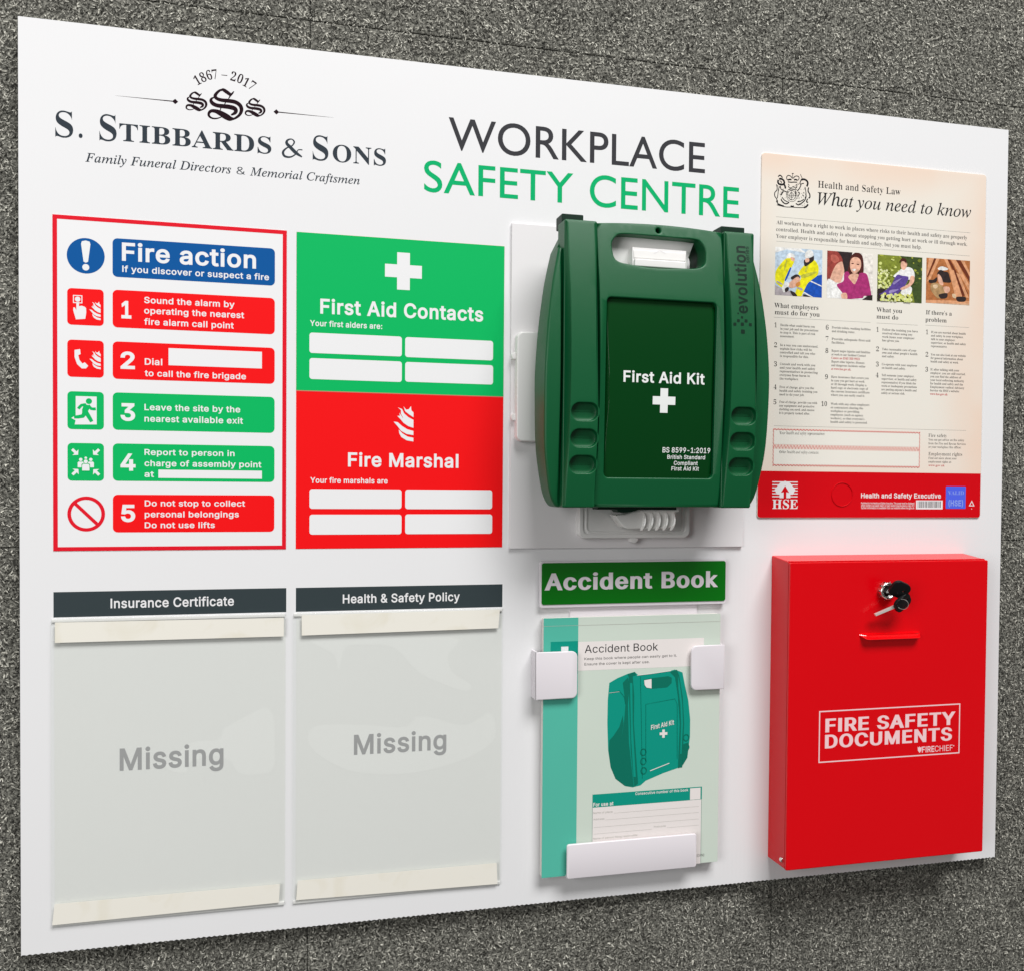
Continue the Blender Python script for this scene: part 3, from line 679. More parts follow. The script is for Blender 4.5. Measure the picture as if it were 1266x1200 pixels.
35,0,0,103,148,151,55,59,40,52,28,47,18,45,10,46,3,50,-5,49,-16,35,-25,19,-32,7,-31,-5,-23,-14,-17,-24,-16,-55,-5,-75,-52,6,-40,17,-20,18,-12,26,-4,32,
6,35,19,32,30,28,43,22,55,13,67,5,69,-5,57,-15,45,-24,32,-34,20,-40,6,-48,-3,-34,-9,-34,-17,-34,-25,-38,-34,-42,-45,-48,-125,-123,-100,-95,233,0,29,5,24,
13,19,22,11,29,8,31,59,0,-5,-210,51,559,1,80,243,-10,-68,4,-54,13,-42,20,-28,25,-17,28,-6,30,6,34,20,24,27,15,32,5,4,-39,11,-32,19,-25,39,-24,50,-8,32,
3,29,10,25,18,20,27,13,38,4,51,-4,36,-14,31,-22,27,-31,21,-38,12,-46,4,-62,0,0,62,66,0,40,4,32,14,24,23,23,46,8,60,-5,48,-16,37,-26,23,-36,8,-32,-6,-22,
-16,-16,-26,-9,-32,-5,-37,-2,-38,-55,5,-41,17,-25,27,-9,40,6,34,19,30,31,26,43,21,55,12,67,4,66,-5,57,-14,46,-23,34,-33,21,-40,7,-48,-5,-42,-15,-38,-24,
-32,-49,-40,-60,-28,40,-10,41,-16,38,-24,31,-31,21,-42,7,-52,-6,-56,-16,-46,-27,-38,-34,-29,-41,-22,-46,-14,-49,-8,52,559,2,23,180,0,0,53,28,0,32,3,26,
10,18,21,6,38,0,61,-277,0,0,61,284,467,139,0,0,-462,104,0,0,-66,-104,0,0,-61,6,-38,18,-21,27,-10,31,-3,13,0,0,-53,8,83,252,207,0,0,175,2,95,5,97,-15,-32,
-47,-84,-17,-28,53,559,1,59,245,-10,-67,4,-53,14,-39,19,-26,26,-15,28,-5,30,6,31,16,21,26,13,32,4,3,-28,8,-28,13,-26,21,-20,28,-13,37,-5,32,4,29,11,25,
19,20,30,13,42,4,54,-4,46,-12,37,-19,29,-27,20,-34,12,-40,4,-35,-1,-28,-4,-48,-13,-46,18,32,346,378,0,5,-182,-57,0,-8,34,-5,16,-8,12,-13,8,-20,2,-208,0,
-16,-185,48,11,62,4,72,-6,62,-18,52,-29,39,-42,23,-54,8,-65,-6,-60,-17,-49,-28,-40,-34,-30,-41,-23,-44,-16,-46,-9,54,559,2,51,293,-10,-70,9,-60,28,-35,
28,-29,38,-23,46,-23,85,-8,106,4,80,13,75,22,67,31,58,40,47,49,37,58,22,68,8,58,-4,46,-11,33,-18,23,-23,13,-26,4,-28,-7,-29,-20,-25,-37,-18,-56,-6,-5,60,
-8,27,-12,23,-17,14,-24,5,-37,-8,-31,-22,-26,-38,-28,-84,-13,-112,23,13,31,13,37,8,47,3,57,-6,48,-18,41,-30,30,-42,18,-50,6,-61,-6,-67,-20,-58,-32,-49,
-46,-37,-57,-23,18,296,56,34,10,27,30,16,51,6,74,-6,70,-18,49,-30,28,-38,9,-28,-4,-29,-11,-27,-16,-17,-17,4,-87,11,-70,18,-51,22,-36,26,-22,55,559,1,12,
165,0,266,605,-263,0,-30,-6,-19,-17,-9,-28,-6,-50,-60,0,5,210,477,0,0,-49,-276,-665,56,559,3,42,273,-10,-76,7,-61,19,-47,30,-33,40,-20,45,-6,51,4,41,14,
35,23,30,46,38,60,35,-53,37,-39,42,-24,48,-8,54,6,46,16,43,29,37,44,30,60,20,77,6,65,-5,53,-17,42,-27,29,-36,18,-42,6,-48,-4,-37,-12,-32,-20,-26,-43,-34,
-56,-33,77,-44,51,-46,29,-50,9,-58,-7,-58,-23,-49,-37,-39,-51,-30,-63,-17,18,302,421,32,23,22,28,12,35,4,44,-3,28,-7,27,-13,24,-18,19,-24,13,-28,4,-36,
-8,-27,-24,-16,-36,-6,-44,7,-46,21,-34,34,-28,16,278,47,46,9,36,26,22,40,8,50,-9,45,-25,37,-46,33,-66,34,-31,-25,-25,-31,-17,-39,-6,-48,8,-53,23,-41,36,
-28,57,559,2,50,227,-10,-54,4,-42,13,-31,18,-21,24,-12,27,-4,27,3,20,9,17,15,12,22,8,18,-41,24,-35,34,-23,44,-8,47,12,38,34,28,58,19,82,9,104,-25,-27,-32,
-21,-39,-15,-46,-5,-54,6,-47,18,-40,29,-31,41,-18,51,-6,62,7,68,20,59,34,48,46,37,56,22,66,8,69,-9,60,-26,35,-28,29,-36,25,-45,24,-85,8,-107,-4,-80,-12,
-74,-21,-68,-29,-59,-40,-49,-49,-37,-61,-23,18,274,347,33,5,27,14,22,21,17,27,-8,110,-21,76,-21,31,-24,20,-29,6,-26,-5,-23,-14,-17,-23,-18,-53,-6,-74,6,
-62,18,-44,29,-26,58,219,2,12,109,458,-30,-8,-22,-22,-8,-30,8,-30,22,-22,30,-8,30,8,22,22,8,30,-8,30,-22,22,12,109,111,-30,-8,-22,-22,-8,-30,8,-30,22,-22,
30,-8,30,8,22,22,8,30,-8,30,-22,22,65,650,2,29,-13,0,0,27,26,5,22,13,19,26,19,40,234,583,27,-1,238,-564,22,-46,18,-32,20,-18,28,-6,0,-27,-319,0,0,27,45,
5,27,13,9,23,-4,20,-42,109,-222,0,-37,-92,-4,-17,-2,-16,8,-25,24,-15,47,-5,0,-27,3,169,239,191,0,-97,236,66,659,3,37,24,0,0,26,43,7,26,15,14,29,4,45,0,
427,-2,38,-6,27,-11,19,-16,12,-23,6,-30,2,0,25,305,0,80,-4,66,-13,51,-22,36,-30,22,-39,7,-48,-7,-46,-19,-38,-33,-30,-45,-24,-59,-16,71,-19,54,-26,40,-35,
23,-42,8,-50,-8,-57,-23,-49,-39,-38,-54,-29,-66,-17,-79,-6,16,271,375,57,3,37,11,27,17,18,25,10,36,4,47,-6,59,-17,41,-19,18,-26,10,-34,4,-28,-3,-14,-10,
-7,-20,-2,-31,17,330,36,39,4,31,12,22,21,19,48,7,70,-4,50,-12,39,-19,29,-29,19,-40,12,-50,4,-23,0,0,-247,3,-29,10,-18,17,-11,67,697,1,54,382,-16,-64,5,
-59,15,-54,26,-48,34,-41,42,-33,50,-24,56,-15,61,-5,67,5,66,15,61,25,56,33,49,41,41,49,35,54,25,60,15,65,5,74,-9,102,-34,15,-2,22,5,15,15,10,25,26,0,0,
-234,-25,0,-26,58,-31,49,-37,40,-42,30,-46,18,-48,6,-55,-9,-46,-27,-35,-45,-25,-63,-15,-80,-5,-99,6,-92,16,-76,28,-58,39,-42,50,-26,61,-8,60,8,59,24,56,
38,49,53,28,-26,-56,-65,-66,-46,-76,-28,68,738,2,28,30,0,0,26,39,6,25,12,12,25,4,42,0,446,-5,49,-14,29,-27,13,-42,5,0,25,308,0,85,-5,73,-17,63,-28,53,-38,
40,-49,30,-58,17,-67,6,-77,-7,-90,-22,-76,-37,-62,-51,-49,-65,-34,-80,-21,-95,-7,21,331,36,60,8,48,26,37,42,25,59,16,76,5,94,-5,93,-16,76,-26,59,-37,42,
-48,26,-58,8,-31,-4,-19,-10,-8,-22,-3,-36,0,-466,3,-35,8,-21,18,-11,69,658,1,55,21,0,0,25,44,5,28,14,14,28,5,44,0,433,-5,54,-14,31,-27,14,-42,5,0,25,570,
0,0,-202,-23,0,-12,56,-22,43,-30,30,-42,20,-54,12,-66,4,-47,-3,-13,-6,-8,-11,-4,-18,-1,-25,0,-212,16,0,41,4,32,11,25,20,26,45,17,68,24,0,0,-338,-25,0,-8,
53,-13,41,-21,29,-27,19,-37,10,-50,3,0,-231,3,-31,11,-17,21,-8,36,-3,67,4,57,13,46,21,39,33,33,44,27,57,28,0,-41,-213,70,602,1,49,23,0,0,26,44,8,26,16,
14,29,4,46,0,433,-5,45,-14,27,-28,15,-43,8,0,25,565,0,0,-202,-24,0,-13,56,-20,42,-28,31,-39,21,-53,12,-67,4,-44,-2,-13,-5,-8,-8,-5,-13,-1,-21,0,-225,12,
0,40,4,33,11,25,20,27,45,15,68,27,0,0,-340,-26,0,-15,75,-27,48,-25,19,-34,11,-52,4,0,-213,2,-32,7,-24,12,-18,20,-11,30,-6,40,-3,0,-26,72,779,1,56,23,0,
0,26,44,6,26,15,14,28,4,45,0,444,-5,41,-13,26,-27,15,-42,7,0,25,336,0,0,-25,-32,-4,-24,-6,-16,-10,-10,-15,-5,-23,-2,-31,0,-191,238,0,0,191,-2,31,-5,23,
-9,15,-16,10,-24,6,-33,4,0,25,335,0,0,-25,-43,-7,-26,-14,-13,-26,-4,-42,0,-444,4,-43,14,-28,25,-16,43,-7,0,-26,-335,0,0,26,43,6,27,14,14,27,5,47,0,209,
-238,0,0,-209,4,-45,14,-28,27,-15,44,-6,0,-26,73,388,1,26,20,0,0,26,43,8,28,14,16,25,5,39,0,464,-5,38,-13,23,-27,11,-47,5,0,25,344,0,0,-25,-45,-5,-27,-11,
-15,-23,-5,-38,0,-461,2,-28,5,-21,10,-16,18,-11,25,-8,34,-5,0,-26,76,635,1,35,23,0,0,26,44,6,26,15,14,28,4,45,0,444,-5,42,-13,27,-27,14,-42,6,0,25,348,
0,0,-25,-36,-2,-26,-5,-19,-10,-11,-16,-7,-23,-2,-33,0,-441,1,-31,4,-22,8,-15,14,-8,20,-5,30,-1,66,5,55,13,44,24,38,36,31,48,27,63,27,0,-38,-230,78,735,
1,38,600,-16,-441,537,0,-404,4,-44,14,-27,26,-14,45,-6,0,-26,-221,0,0,26,31,3,23,6,15,10,10,17,5,23,2,32,0,461,-40,48,-19,19,-27,8,0,25,206,0,349,-427,
0,311,-2,32,-5,23,-10,15,-16,11,-23,6,-33,4,0,25,221,0,0,-25,-43,-6,-26,-14,-13,-28,-4,-44,0,-577,79,782,2,32,388,-16,-71,7,-66,20,-59,32,-51,43,-43,52,
-31,61,-19,67,-7,73,7,72,19,68,31,60,43,53,52,43,61,32,67,20,74,7,71,-7,66,-19,59,-32,51,-42,42,-52,32,-61,19,-68,7,-74,-7,-73,-19,-67,-32,-61,-43,-52,
-52,-43,-60,-32,-68,-20,24,394,18,52,9,43,27,33,44,24,63,14,80,5,98,-5,97,-16,80,-26,63,-36,45,-44,27,-51,9,-52,-9,-43,-27,-33,-44,-24,-63,-14,-80,-5,-98,
5,-96,16,-80,27,-63,36,-46,43,-27,80,622,2,32,23,0,0,26,44,6,26,15,14,28,4,45,0,444,-5,41,-13,26,-27,15,-42,7,0,25,294,0,110,-6,72,-17,46,-27,34,-36,22,
-45,7,-53,-7,-53,-21,-45,-35,-38,-49,-29,-62,-17,-75,-6,-89,0,0,-186,4,-45,14,-28,27,-15,44,-6,0,-26,16,271,342,29,0,45,4,34,11,26,19,22,46,8,68,-6,68,
-19,47,-22,21,-29,12,-37,4,-25,-3,-15,-8,-8,-15,-3,-23,82,704,2,38,23,0,0,26,44,6,26,15,14,28,4,45,0,444,-5,41,-13,26,-27,15,-42,7,0,25,299,0,92,-5,74,
-15,58,-24,41,-35,25,-45,8,-56,-6,-46,-18,-40,-31,-33,-42,-26,-55,-20,174,-258,31,-37,16,-9,25,-3,0,-26,-211,0,-204,316,-29,0,0,-196,4,-45,14,-28,27,-15,
44,-6,0,-26,17,271,348,32,0,47,4,38,12,29,21,19,29,12,38,4,48,-5,51,-14,40,-23,28,-34,17,-42,6,-33,-3,-19,-10,-8,-20,-3,-35,83,581,1,72,64,-16,0,251,29,
0,19,-66,24,-54,30,-41,36,-29,42,-17,49,-6,51,8,39,24,24,35,8,44,-9,41,-27,35,-44,29,-93,46,-75,45,-52,47,-23,35,-13,39,-5,44,7,57,19,49,31,39,41,30,48,
19,55,6,32,-2,35,-5,92,-23,12,-2,21,8,10,24,28,0,0,-219,-25,0,-18,53,-25,45,-31,37,-36,29,-40,17,-41,6,-46,-7,-35,-20,-23,-31,-7,-38,7,-36,19,-29,32,-25,
45,-25,96,-45,54,-29,42,-30,29,-32,19,-35,10,-39,4,-43,-8,-60,-22,-52,-37,-43,-50,-31,-61,-20,-71,-7,-50,3,-49,13,-40,13,-21,4,-14,-2,-9,-5,-6,-11,-6,-16,
84,630,1,30,137,0,0,26,46,5,29,15,15,29,5,45,0,525,-10,0,-49,-5,-42,-15,-34,-24,-26,-34,-18,-43,-10,-51,-27,0,0,205,595,0,0,-206,-25,0,-13,62,-25,49,-37,
34,-49,21,-70,7,0,-525,5,-47,15,-28,28,-14,48,-5,0,-26,86,637,1,31,316,-19,-250,586,-16,33,-16,26,-22,18,-33,9,0,25,335,0,0,-25,-40,-2,-26,-7,-16,-14,-5,
-20,3,-19,10,-28,145,-350,133,349,7,25,3,22,-5,21,-14,13,-26,7,-38,3,0,25,213,0,0,-25,-28,-4,-22,-12,-19,-25,-20,-42,-227,-589,87,910,1,48,254,-16,-206,
601,-12,30,-13,21,-19,12,-27,5,0,25,292,0,0,-25,-27,-3,-19,-7,-10,-12,-4,-20,3,-25,8,-31,112,-327,116,297,-22,69,-12,29,-16,17,-23,8,-34,5,0,25,313,0,0,
-25,-38,-4,-23,-14,-8,-22,9,-38,112,-328,99,303,9,32,3,23,-4,22,-12,14,-21,8,-31,4,0,25,180,0,0,-25,-25,-9,-19,-17,-15,-26,-14,-36,-192,-581,-27,0,-167,
476,-187,-476,89,634,1,43,151,0,0,26,44,6,26,15,14,28,4,45,0,146,-170,310,-25,41,-23,22,-20,9,-21,4,0,26,328,0,0,-26,-17,0,-24,-2,-19,-6,-12,-11,-4,-13,
3,-16,9,-21,126,-247,126,209,17,35,6,27,-8,25,-25,15,-47,5,0,26,215,0,0,-26,-24,-6,-21,-14,-19,-21,-20,-28,-171,-280,0,-183,5,-45,13,-28,27,-15,44,-6,0,
-26,97,512,2,56,379,-15,-33,4,-25,13,-16,21,-7,29,-48,-36,-52,-22,-56,-7,-46,7,-36,23,-22,34,-8,43,7,41,22,37,36,31,82,41,119,39,0,76,-4,36,-14,26,-23,
14,-35,5,-36,-4,-22,-10,-7,-18,24,-45,4,-19,-5,-24,-14,-19,-22,-13,-27,-4,-28,5,-20,14,-14,21,-4,28,6,33,18,30,30,24,38,19,47,12,53,4,64,-4,51,-13,36,-22,
24,-31,15,-41,5,-50,0,-220,3,-34,5,-6,9,-2,11,3,13,8,13,-21,-34,-31,-37,-19,12,225,50,16,3,18,8,19,14,18,19,0,158,-52,-18,-38,-28,-22,-36,-8,-45,5,-42,
17,-25,98,537,2,28,64,-17,0,595,-2,39,-7,21,-16,11,-27,5,0,24,194,0,0,-263,35,33,41,19,47,7,50,-7,44,-22,36,-34,27,-46,17,-55,6,-63,-7,-72,-21,-63,-34,
-53,-45,-40,-55,-26,-61,-8,-44,6,-44,19,-42,32,-77,-59,19,272,21,32,6,24,17,17,29,15,68,5,97,-5,80,-16,56,-17,24,-23,14,-30,5,-22,-4,-21,-11,-16,-19,-9,
-23,0,-258,4,-35,13,-26,20,-15,99,437,1,46,232,-15,-54,8,-49,23,-41,37,-32,48,-20,58,-7,64,8,69,23,61,36,50,47,39,55,25,62,8,64,-8,49,-23,22,-23,14,-26,
4,-30,-4,-25,-12,-19,-20,-13,-25,-4,-33,8,-20,23,-7,38,2,31,-5,21,-14,13,-23,4,-37,-10,-27,-31,-16,-51,-5,-71,4,-67,12,-55,21,-43,28,-32,33,-19,39,-6,35,
6,33,16,32,28,20,-17,-40,-46,-45,-33,-51,-19,100,551,2,34,208,-15,-49,8,-43,23,-37,36,-27,47,-17,57,-6,63,6,72,19,63,29,51,38,38,46,23,50,8,44,-6,38,-19,
33,-32,0,180,-4,26,-12,18,-22,9,-32,4,0,24,213,0,0,-566,2,-31,7,-20,14,-13,28,-7,0,-25,-88,-8,-106,-23,0,73,-32,-41,-42,-24,19,255,42,23,5,23,15,19,22,
12,29,0,247,-8,23,-17,19,-22,12,-26,4,-28,-5,-22,-16,-15,-25,-14,-60,-5,-84,4,-82,14,-59,15,-25,21,-15,101,448,2,33,229,-15,-55,8,-48,23,-40,36,-31,50,
-19,61,-7,71,7,66,20,58,32,48,42,37,49,23,55,8,53,-6,46,-19,38,-32,28,-43,16,-53,6,-63,0,-11,-247,0,6,-66,15,-52,24,-37,34,-22,44,-7,38,7,35,22,32,36,22,
-20,-40,-54,-45,-38,-52,-23,11,173,286,127,0,0,34,-3,55,-9,38,-19,22,-29,7,-29,-9,-21,-26,-13,-43,-4,-61,102,318,1,51,22,0,0,24,22,3,15,6,9,8,6,11,3,20,
1,37,0,303,-54,0,0,50,54,0,0,64,5,49,16,41,27,33,36,24,44,14,53,5,56,-7,42,-21,26,-32,9,-37,-4,-28,-13,-21,-19,-13,-22,-4,-24,4,-19,11,-12,16,-4,22,3,21,
9,23,5,9,2,9,-6,12,-20,4,-25,-5,-14,-15,-7,-25,-2,-34,0,-119,83,0,0,-50,-83,0,0,-315,4,-37,11,-22,23,-10,39,-4,0,-24,103,487,3,59,217,-209,-85,7,-61,21,
-28,21,-16,23,-6,26,9,30,27,24,45,19,-37,23,-23,28,-7,32,7,35,21,30,36,28,53,26,-52,26,-37,34,-23,42,-7,50,6,44,20,39,31,31,41,24,48,15,55,5,58,-5,55,-16,
125,0,0,-54,-73,0,26,-45,9,-51,-6,-41,-17,-37,-27,-30,-36,-23,-43,-14,-49,-5,-45,2,-24,-4,-19,-10,-14,-16,-4,-19,7,-18,20,-11,33,-4,51,0,71,-3,54,-10,39,
-17,26,-24,14,-33,5,-41,-7,-45,-22,-37,-35,-31,-50,-23,-63,-13,16,234,185,30,8,20,24,10,40,3,57,-3,57,-10,40,-20,23,-30,8,-30,-8,-19,-23,-11,-40,-4,-57,
4,-57,11,-40,19,-24,15,239,-173,67,5,48,14,28,23,10,33,-5,22,-16,14,-27,8,-39,3,-161,0,-26,-26,-9,-31,8,-25,24,-21,40,-14,104,567,1,48,27,0,0,24,25,4,15,
10,8,18,3,27,0,511,-2,27,-8,18,-15,11,-25,5,0,23,192,0,0,-281,41,43,47,25,54,9,47,-6,36,-19,26,-32,16,-45,5,-57,0,-232,3,-27,7,-17,15,-11,24,-4,0,-24,-240,
0,0,24,7,0,23,7,14,19,5,33,0,240,-2,36,-7,25,-14,15,-25,5,-30,-6,-27,-18,-25,-30,0,-267,2,-27,8,-17,14,-11,24,-4,0,-24,105,295,2,16,150,539,-29,5,-24,17,
-17,24,-5,29,5,30,17,24,24,17,29,5,29,-5,25,-17,16,-24,5,-30,-5,-29,-17,-24,-24,-17,19,27,0,0,24,25,5,16,9,7,17,3,28,0,292,-2,31,-6,18,-15,9,-25,4,1,25,
190,0,0,-379,2,-27,7,-17,14,-10,24,-5,0,-24,106,312,2,16,158,541,-29,5,-24,16,-17,25,-5,29,6,30,16,24,24,17,29,5,30,-5,24,-17,17,-24,5,-30,-5,-29,-17,-24,
-24,-17,36,53,-209,-36,3,-33,11,-28,16,-21,22,-14,25,-4,28,4,25,12,19,20,13,25,4,25,-4,19,-11,13,-18,4,-22,-3,-16,-20,-39,8,-16,22,-5,27,6,14,19,6,30,2,
39,0,452,-3,32,-9,20,-18,10,-32,4,0,24,204,0,0,-494,-5,-54,-17,-44,-26,-35,-37,-24,-45,-15,107,534,1,46,26,0,0,24,26,5,16,10,7,17,3,27,0,509,-2,29,-6,19,
-14,9,-26,5,1,24,189,0,0,-427,118,118,19,24,6,21,-6,13,-17,7,-34,3,0,25,208,0,0,-25,-37,-7,-35,-17,-33,-26,-78,-76,184,-260,21,-20,24,-7,0,-24,-246,0,0,
24,9,0,25,6,8,17,-3,12,-8,14,-103,146,-22,-19,0,-117,2,-27,8,-17,14,-10,24,-5,0,-24,108,297,1,19,27,0,0,24,25,5,16,9,7,17,3,28,0,509,-2,28,-6,19,-14,11,
-26,4,0,24,191,0,0,-595,2,-27,7,-17,14,-10,24,-5,0,-24,109,825,1,75,27,0,0,24,25,4,15,10,8,18,3,27,0,294,-2,27,-8,19,-15,11,-25,4,0,24,190,0,0,-68,40,44,
45,27,50,9,46,-5,36,-16,26,-27,16,-37,42,47,48,29,55,9,46,-6,36,-19,26,-32,15,-45,5,-57,0,-232,2,-27,8,-17,14,-11,24,-4,0,-24,-236,0,0,24,24,4,14,11,8,
18,2,26,0,240,-2,36,-7,25,-14,15,-25,5,-28,-6,-27,-17,-24,-28,0,-270,2,-26,8,-18,14,-11,23,-4,0,-24,-233,0,0,24,24,4,14,11,8,18,2,26,0,240,-2,35,-7,26,
-14,15,-25,5,-30,-6,-26,-18,-23,-30,0,-267,2,-26,7,-17,14,-11,23,-5,0,-24,110,567,1,48,27,0,0,24,25,4,15,10,8,18,3,27,0,294,-2,27,-8,19,-15,11,-25,4,0,
24,192,0,0,-64,40,42,48,26,54,8,47,-6,36,-19,26,-32,16,-45,5,-57,0,-232,3,-27,7,-17,15,-11,24,-4,0,-24,-240,0,0,24,7,0,23,7,14,19,5,33,0,240,-2,36,-7,25,
-14,15,-25,5,-30,-6,-27,-18,-25,-30,0,-267,2,-27,8,-17,14,-11,24,-4,0,-24,111,501,2,24,251,-15,-62,8,-54,24,-45,38,-34,50,-21,58,-7,66,7,67,21,60,34,49,
45,38,54,23,61,8,61,-8,54,-23,45,-37,34,-49,21,-59,7,-69,-7,-68,-21,-59,-34,-49,-44,-37,-54,-23,22,251,17,25,5,20,13,15,23,8,26,5,37,3,108,-4,109,-14,65,
-14,23,-20,14,-24,5,-26,-5,-20,-14,-14,-23,-13,-65,-4,-108,4,-108,5,-38,8,-26,15,-23,20,-13,112,553,2,41,26,-207,0,23,20,3,14,6,9,11,6,14,3,55,0,457,-2,
38,-7,22,-14,11,-26,6,0,23,184,0,0,-71,34,47,44,28,52,9,50,-8,43,-23,36,-37,27,-47,16,-58,6,-64,-6,-69,-17,-61,-28,-52,-36,-38,-45,-25,-51,-8,-46,7,-39,
21,-33,35,0,-134,2,-35,4,-26,9,-17,14,-11,19,-6,26,-2,0,-24,17,291,42,28,5,21,15,16,26,15,60,5,82,-4,80,-13,59,-14,25,-21,15,-28,5,-29,-7,-25,-21,-22,-36,
0,-248,18,-33,24,-20,113,542,2,33,260,-207,0,24,37,4,22,9,10,18,4,28,0,167,-35,-32,-41,-19,-46,-6,-50,7,-44,22,-36,35,-28,46,-17,55,-6,63,7,72,22,63,34,
53,46,40,53,25,61,8,45,-6,43,-19,42,-31,77,58,16,0,0,-601,3,-27,7,-18,15,-10,26,-4,0,-24,19,266,44,22,4,21,11,16,18,8,23,0,259,-4,35,-12,25,-21,15,-29,
5,-31,-6,-24,-16,-17,-28,-16,-65,-5,-92,5,-83,16,-59,17,-26,23,-15,114,428,1,41,27,0,0,24,25,5,16,9,7,17,3,28,0,292,-2,31,-7,19,-14,8,-25,4,1,25,186,0,
0,-87,28,42,34,32,34,19,34,6,37,-5,26,-16,16,-25,5,-32,-4,-26,-13,-21,-20,-13,-25,-5,-23,3,-15,10,-23,28,-12,11,-15,4,-20,-7,-20,-20,-14,-33,-5,-41,0,-203,
4,-28,11,-17,21,-10,36,-4,0,-24,115,429,1,60,225,-15,-44,6,-52,18,-20,4,-20,-7,-13,-19,-23,0,0,170,26,0,20,-56,30,-43,38,-27,42,-9,33,4,24,14,15,20,5,27,
-6,26,-18,23,-30,20,-73,37,-46,28,-32,31,-19,36,-7,40,5,40,13,35,24,30,31,23,37,14,45,5,37,-4,70,-17,15,5,11,16,20,0,0,-145,-23,0,-20,48,-27,35,-34,21,
-37,7,-28,-4,-21,-11,-13,-18,-4,-22,4,-22,12,-18,19,-16,27,-15,67,-33,44,-27,31,-29,17,-37,6,-48,-5,-45,-14,-38,-24,-31,-33,-23,-38,-14,116,340,1,29,184,
-14,-51,7,-35,23,-19,37,-7,53,0,309,-42,0,0,31,55,54,46,50,36,43,25,38,23,0,0,-169,94,0,0,-47,-94,0,0,-293,2,-27,6,-19,10,-12,17,-4,22,6,19,17,16,28,24,
-13,-26,-49,-34,-35,-40,-21,117,558,1,40,195,-15,-42,5,-32,13,-24,23,-22,49,-7,69,0,225,-2,30,-7,22,-16,12,-26,5,0,24,194,0,0,-352,3,-23,11,-18,16,-12,
22,-4,29,5,26,15,22,25,0,271,-3,32,-8,21,-17,12,-30,4,0,24,200,0,0,-358,3,-28,8,-18,16,-9,27,-5,0,-25,-90,-8,-106,-26,0,75,-28,-31,-35,-24,-39,-15,118,
456,1,27,212,-15,-155,384,-24,50,-15,13,-22,5,0,25,248,0,0,-24,-12,0,-22,-3,-14,-9,-4,-15,2,-12,81,-217,76,194,8,29,-6,18,-19,11,-31,4,0,24,151,0,0,-23,
-24,-9,-16,-15,-13,-22,-14,-31,-149,-377,119,647,1,43,182,-15,-157,409,-16,30,-11,8,-14,5,0,25,222,0,0,-25,-17,-2,-11,-4,-6,-8,-2,-12,2,-15,6,-20,70,-187,
66,161,-23,67,-9,13,-12,6,-20,3,0,23,231,0,0,-25,-31,-7,-10,-19,3,-21,57,-180,69,171,7,29,-3,12,-7,8,-15,5,-21,4,0,23,133,0,0,-23,-18,-4,-12,-11,-20,-40,
-160,-399,-23,0,-98,308,-124,-308,120,475,1,50,7,0,0,22,44,21,41,41,91,119,-119,189,-28,32,-30,13,0,25,245,0,0,-24,-31,-5,-11,-16,3,-11,10,-19,51,-81,60,
76,12,18,4,15,-3,10,-8,7,-15,4,-24,2,0,24,164,0,0,-21,-42,-20,-43,-43,-83,-104,139,-220,17,-22,10,-6,14,-3,0,-23,-244,0,0,24,20,1,14,4,8,7,3,9,-4,19,-14,
24,-53,82,-60,-79,-14,-22,-5,-18,5,-16,15,-10,29,-3,0,-22,121,447,1,55,78,-209,-35,6,-28,17,-19,27,-6,34,4,24,13,22,20,15,26,5,24,-4,18,-10,12,-18,4,-22,
-1,-17,5,-13,13,-4,19,9,23,28,23,44,16,59,-155,380,-17,37,-14,18,-11,7,-19,2,0,25,248,0,0,-25,-24,-2,-15,-4,-8,-8,-3,-14,2,-12,5,-15,78,-205,67,182,9,28,
2,21,-3,14,-9,9,-17,5,-23,1,0,25,144,0,0,-25,-19,-5,-14,-14,-13,-24,-14,-33,-145,-397,-25,-61,-23,-46,-25,-31,-26,-21,-29,-10,122,436,1,20,19,0,0,21,231,
407,-59,0,-48,-6,-35,-17,-25,-33,-18,-50,-26,0,8,140,362,0,0,-29,-222,-396,40,0,61,7,44,21,31,38,24,57,24,0,-12,-160,32,278,0,73,26,67,701,1,53,325,-15,
-81,9,-70,25,-58,41,-43,57,-26,69,-9,80,8,73,23,72,35,68,48,64,55,56,63,46,68,34,69,21,71,7,63,-6,72,-20,28,-6,19,6,15,19,20,0,-41,-205,-21,0,1,31,-5,44,
-12,36,-21,30,-28,21,-36,13,-44,4,-61,-8,-60,-25,-57,-39,-50,-51,-43,-62,-33,-71,-21,-77,-7,-81,6,-67,18,-57,29,-46,39,-35,48,-20,56,-7,65,8,62,23,59,39,
56,55,19,-17,-64,-67,-67,-47,-74,-28,68,755,2,30,-53,0,6,20,46,5,28,13,19,27,16,43,125,465,9,51,-5,21,-13,15,-23,8,-35,4,6,20,265,0,93,-9,79,-25,44,-27,
37,-33,30,-39,22,-46,13,-51,4,-57,-8,-79,-25,-75,-40,-69,-54,-60,-68,-51,-79,-38,-91,-25,-100,-8,26,253,33,80,8,69,25,59,38,49,50,38,60,27,67,17,72,5,75,
-6,69,-19,58,-30,45,-43,33,-55,19,-66,7,-28,-1,-20,-4,-14,-9,-10,-15,-19,-54,-119,-443,-9,-36,-3,-24,6,-19,17,-12,30,-6,70,604,1,55,-46,0,6,20,33,2,22,
5,16,10,14,17,12,23,10,32,125,464,9,51,-4,21,-14,15,-23,8,-35,4,6,20,496,0,-31,-164,-20,0,1,19,-7,53,-20,33,-37,18,-56,6,-79,0,-34,-2,-19,-7,-10,-11,-7,
-14,-17,-67,-45,-172,56,0,46,2,36,7,28,11,23,19,19,26,17,35,20,0,-66,-251,-21,0,3,25,1,25,-5,33,-13,21,-27,10,-47,3,-79,0,-64,-247,-4,-19,-2,-18,5,-23,
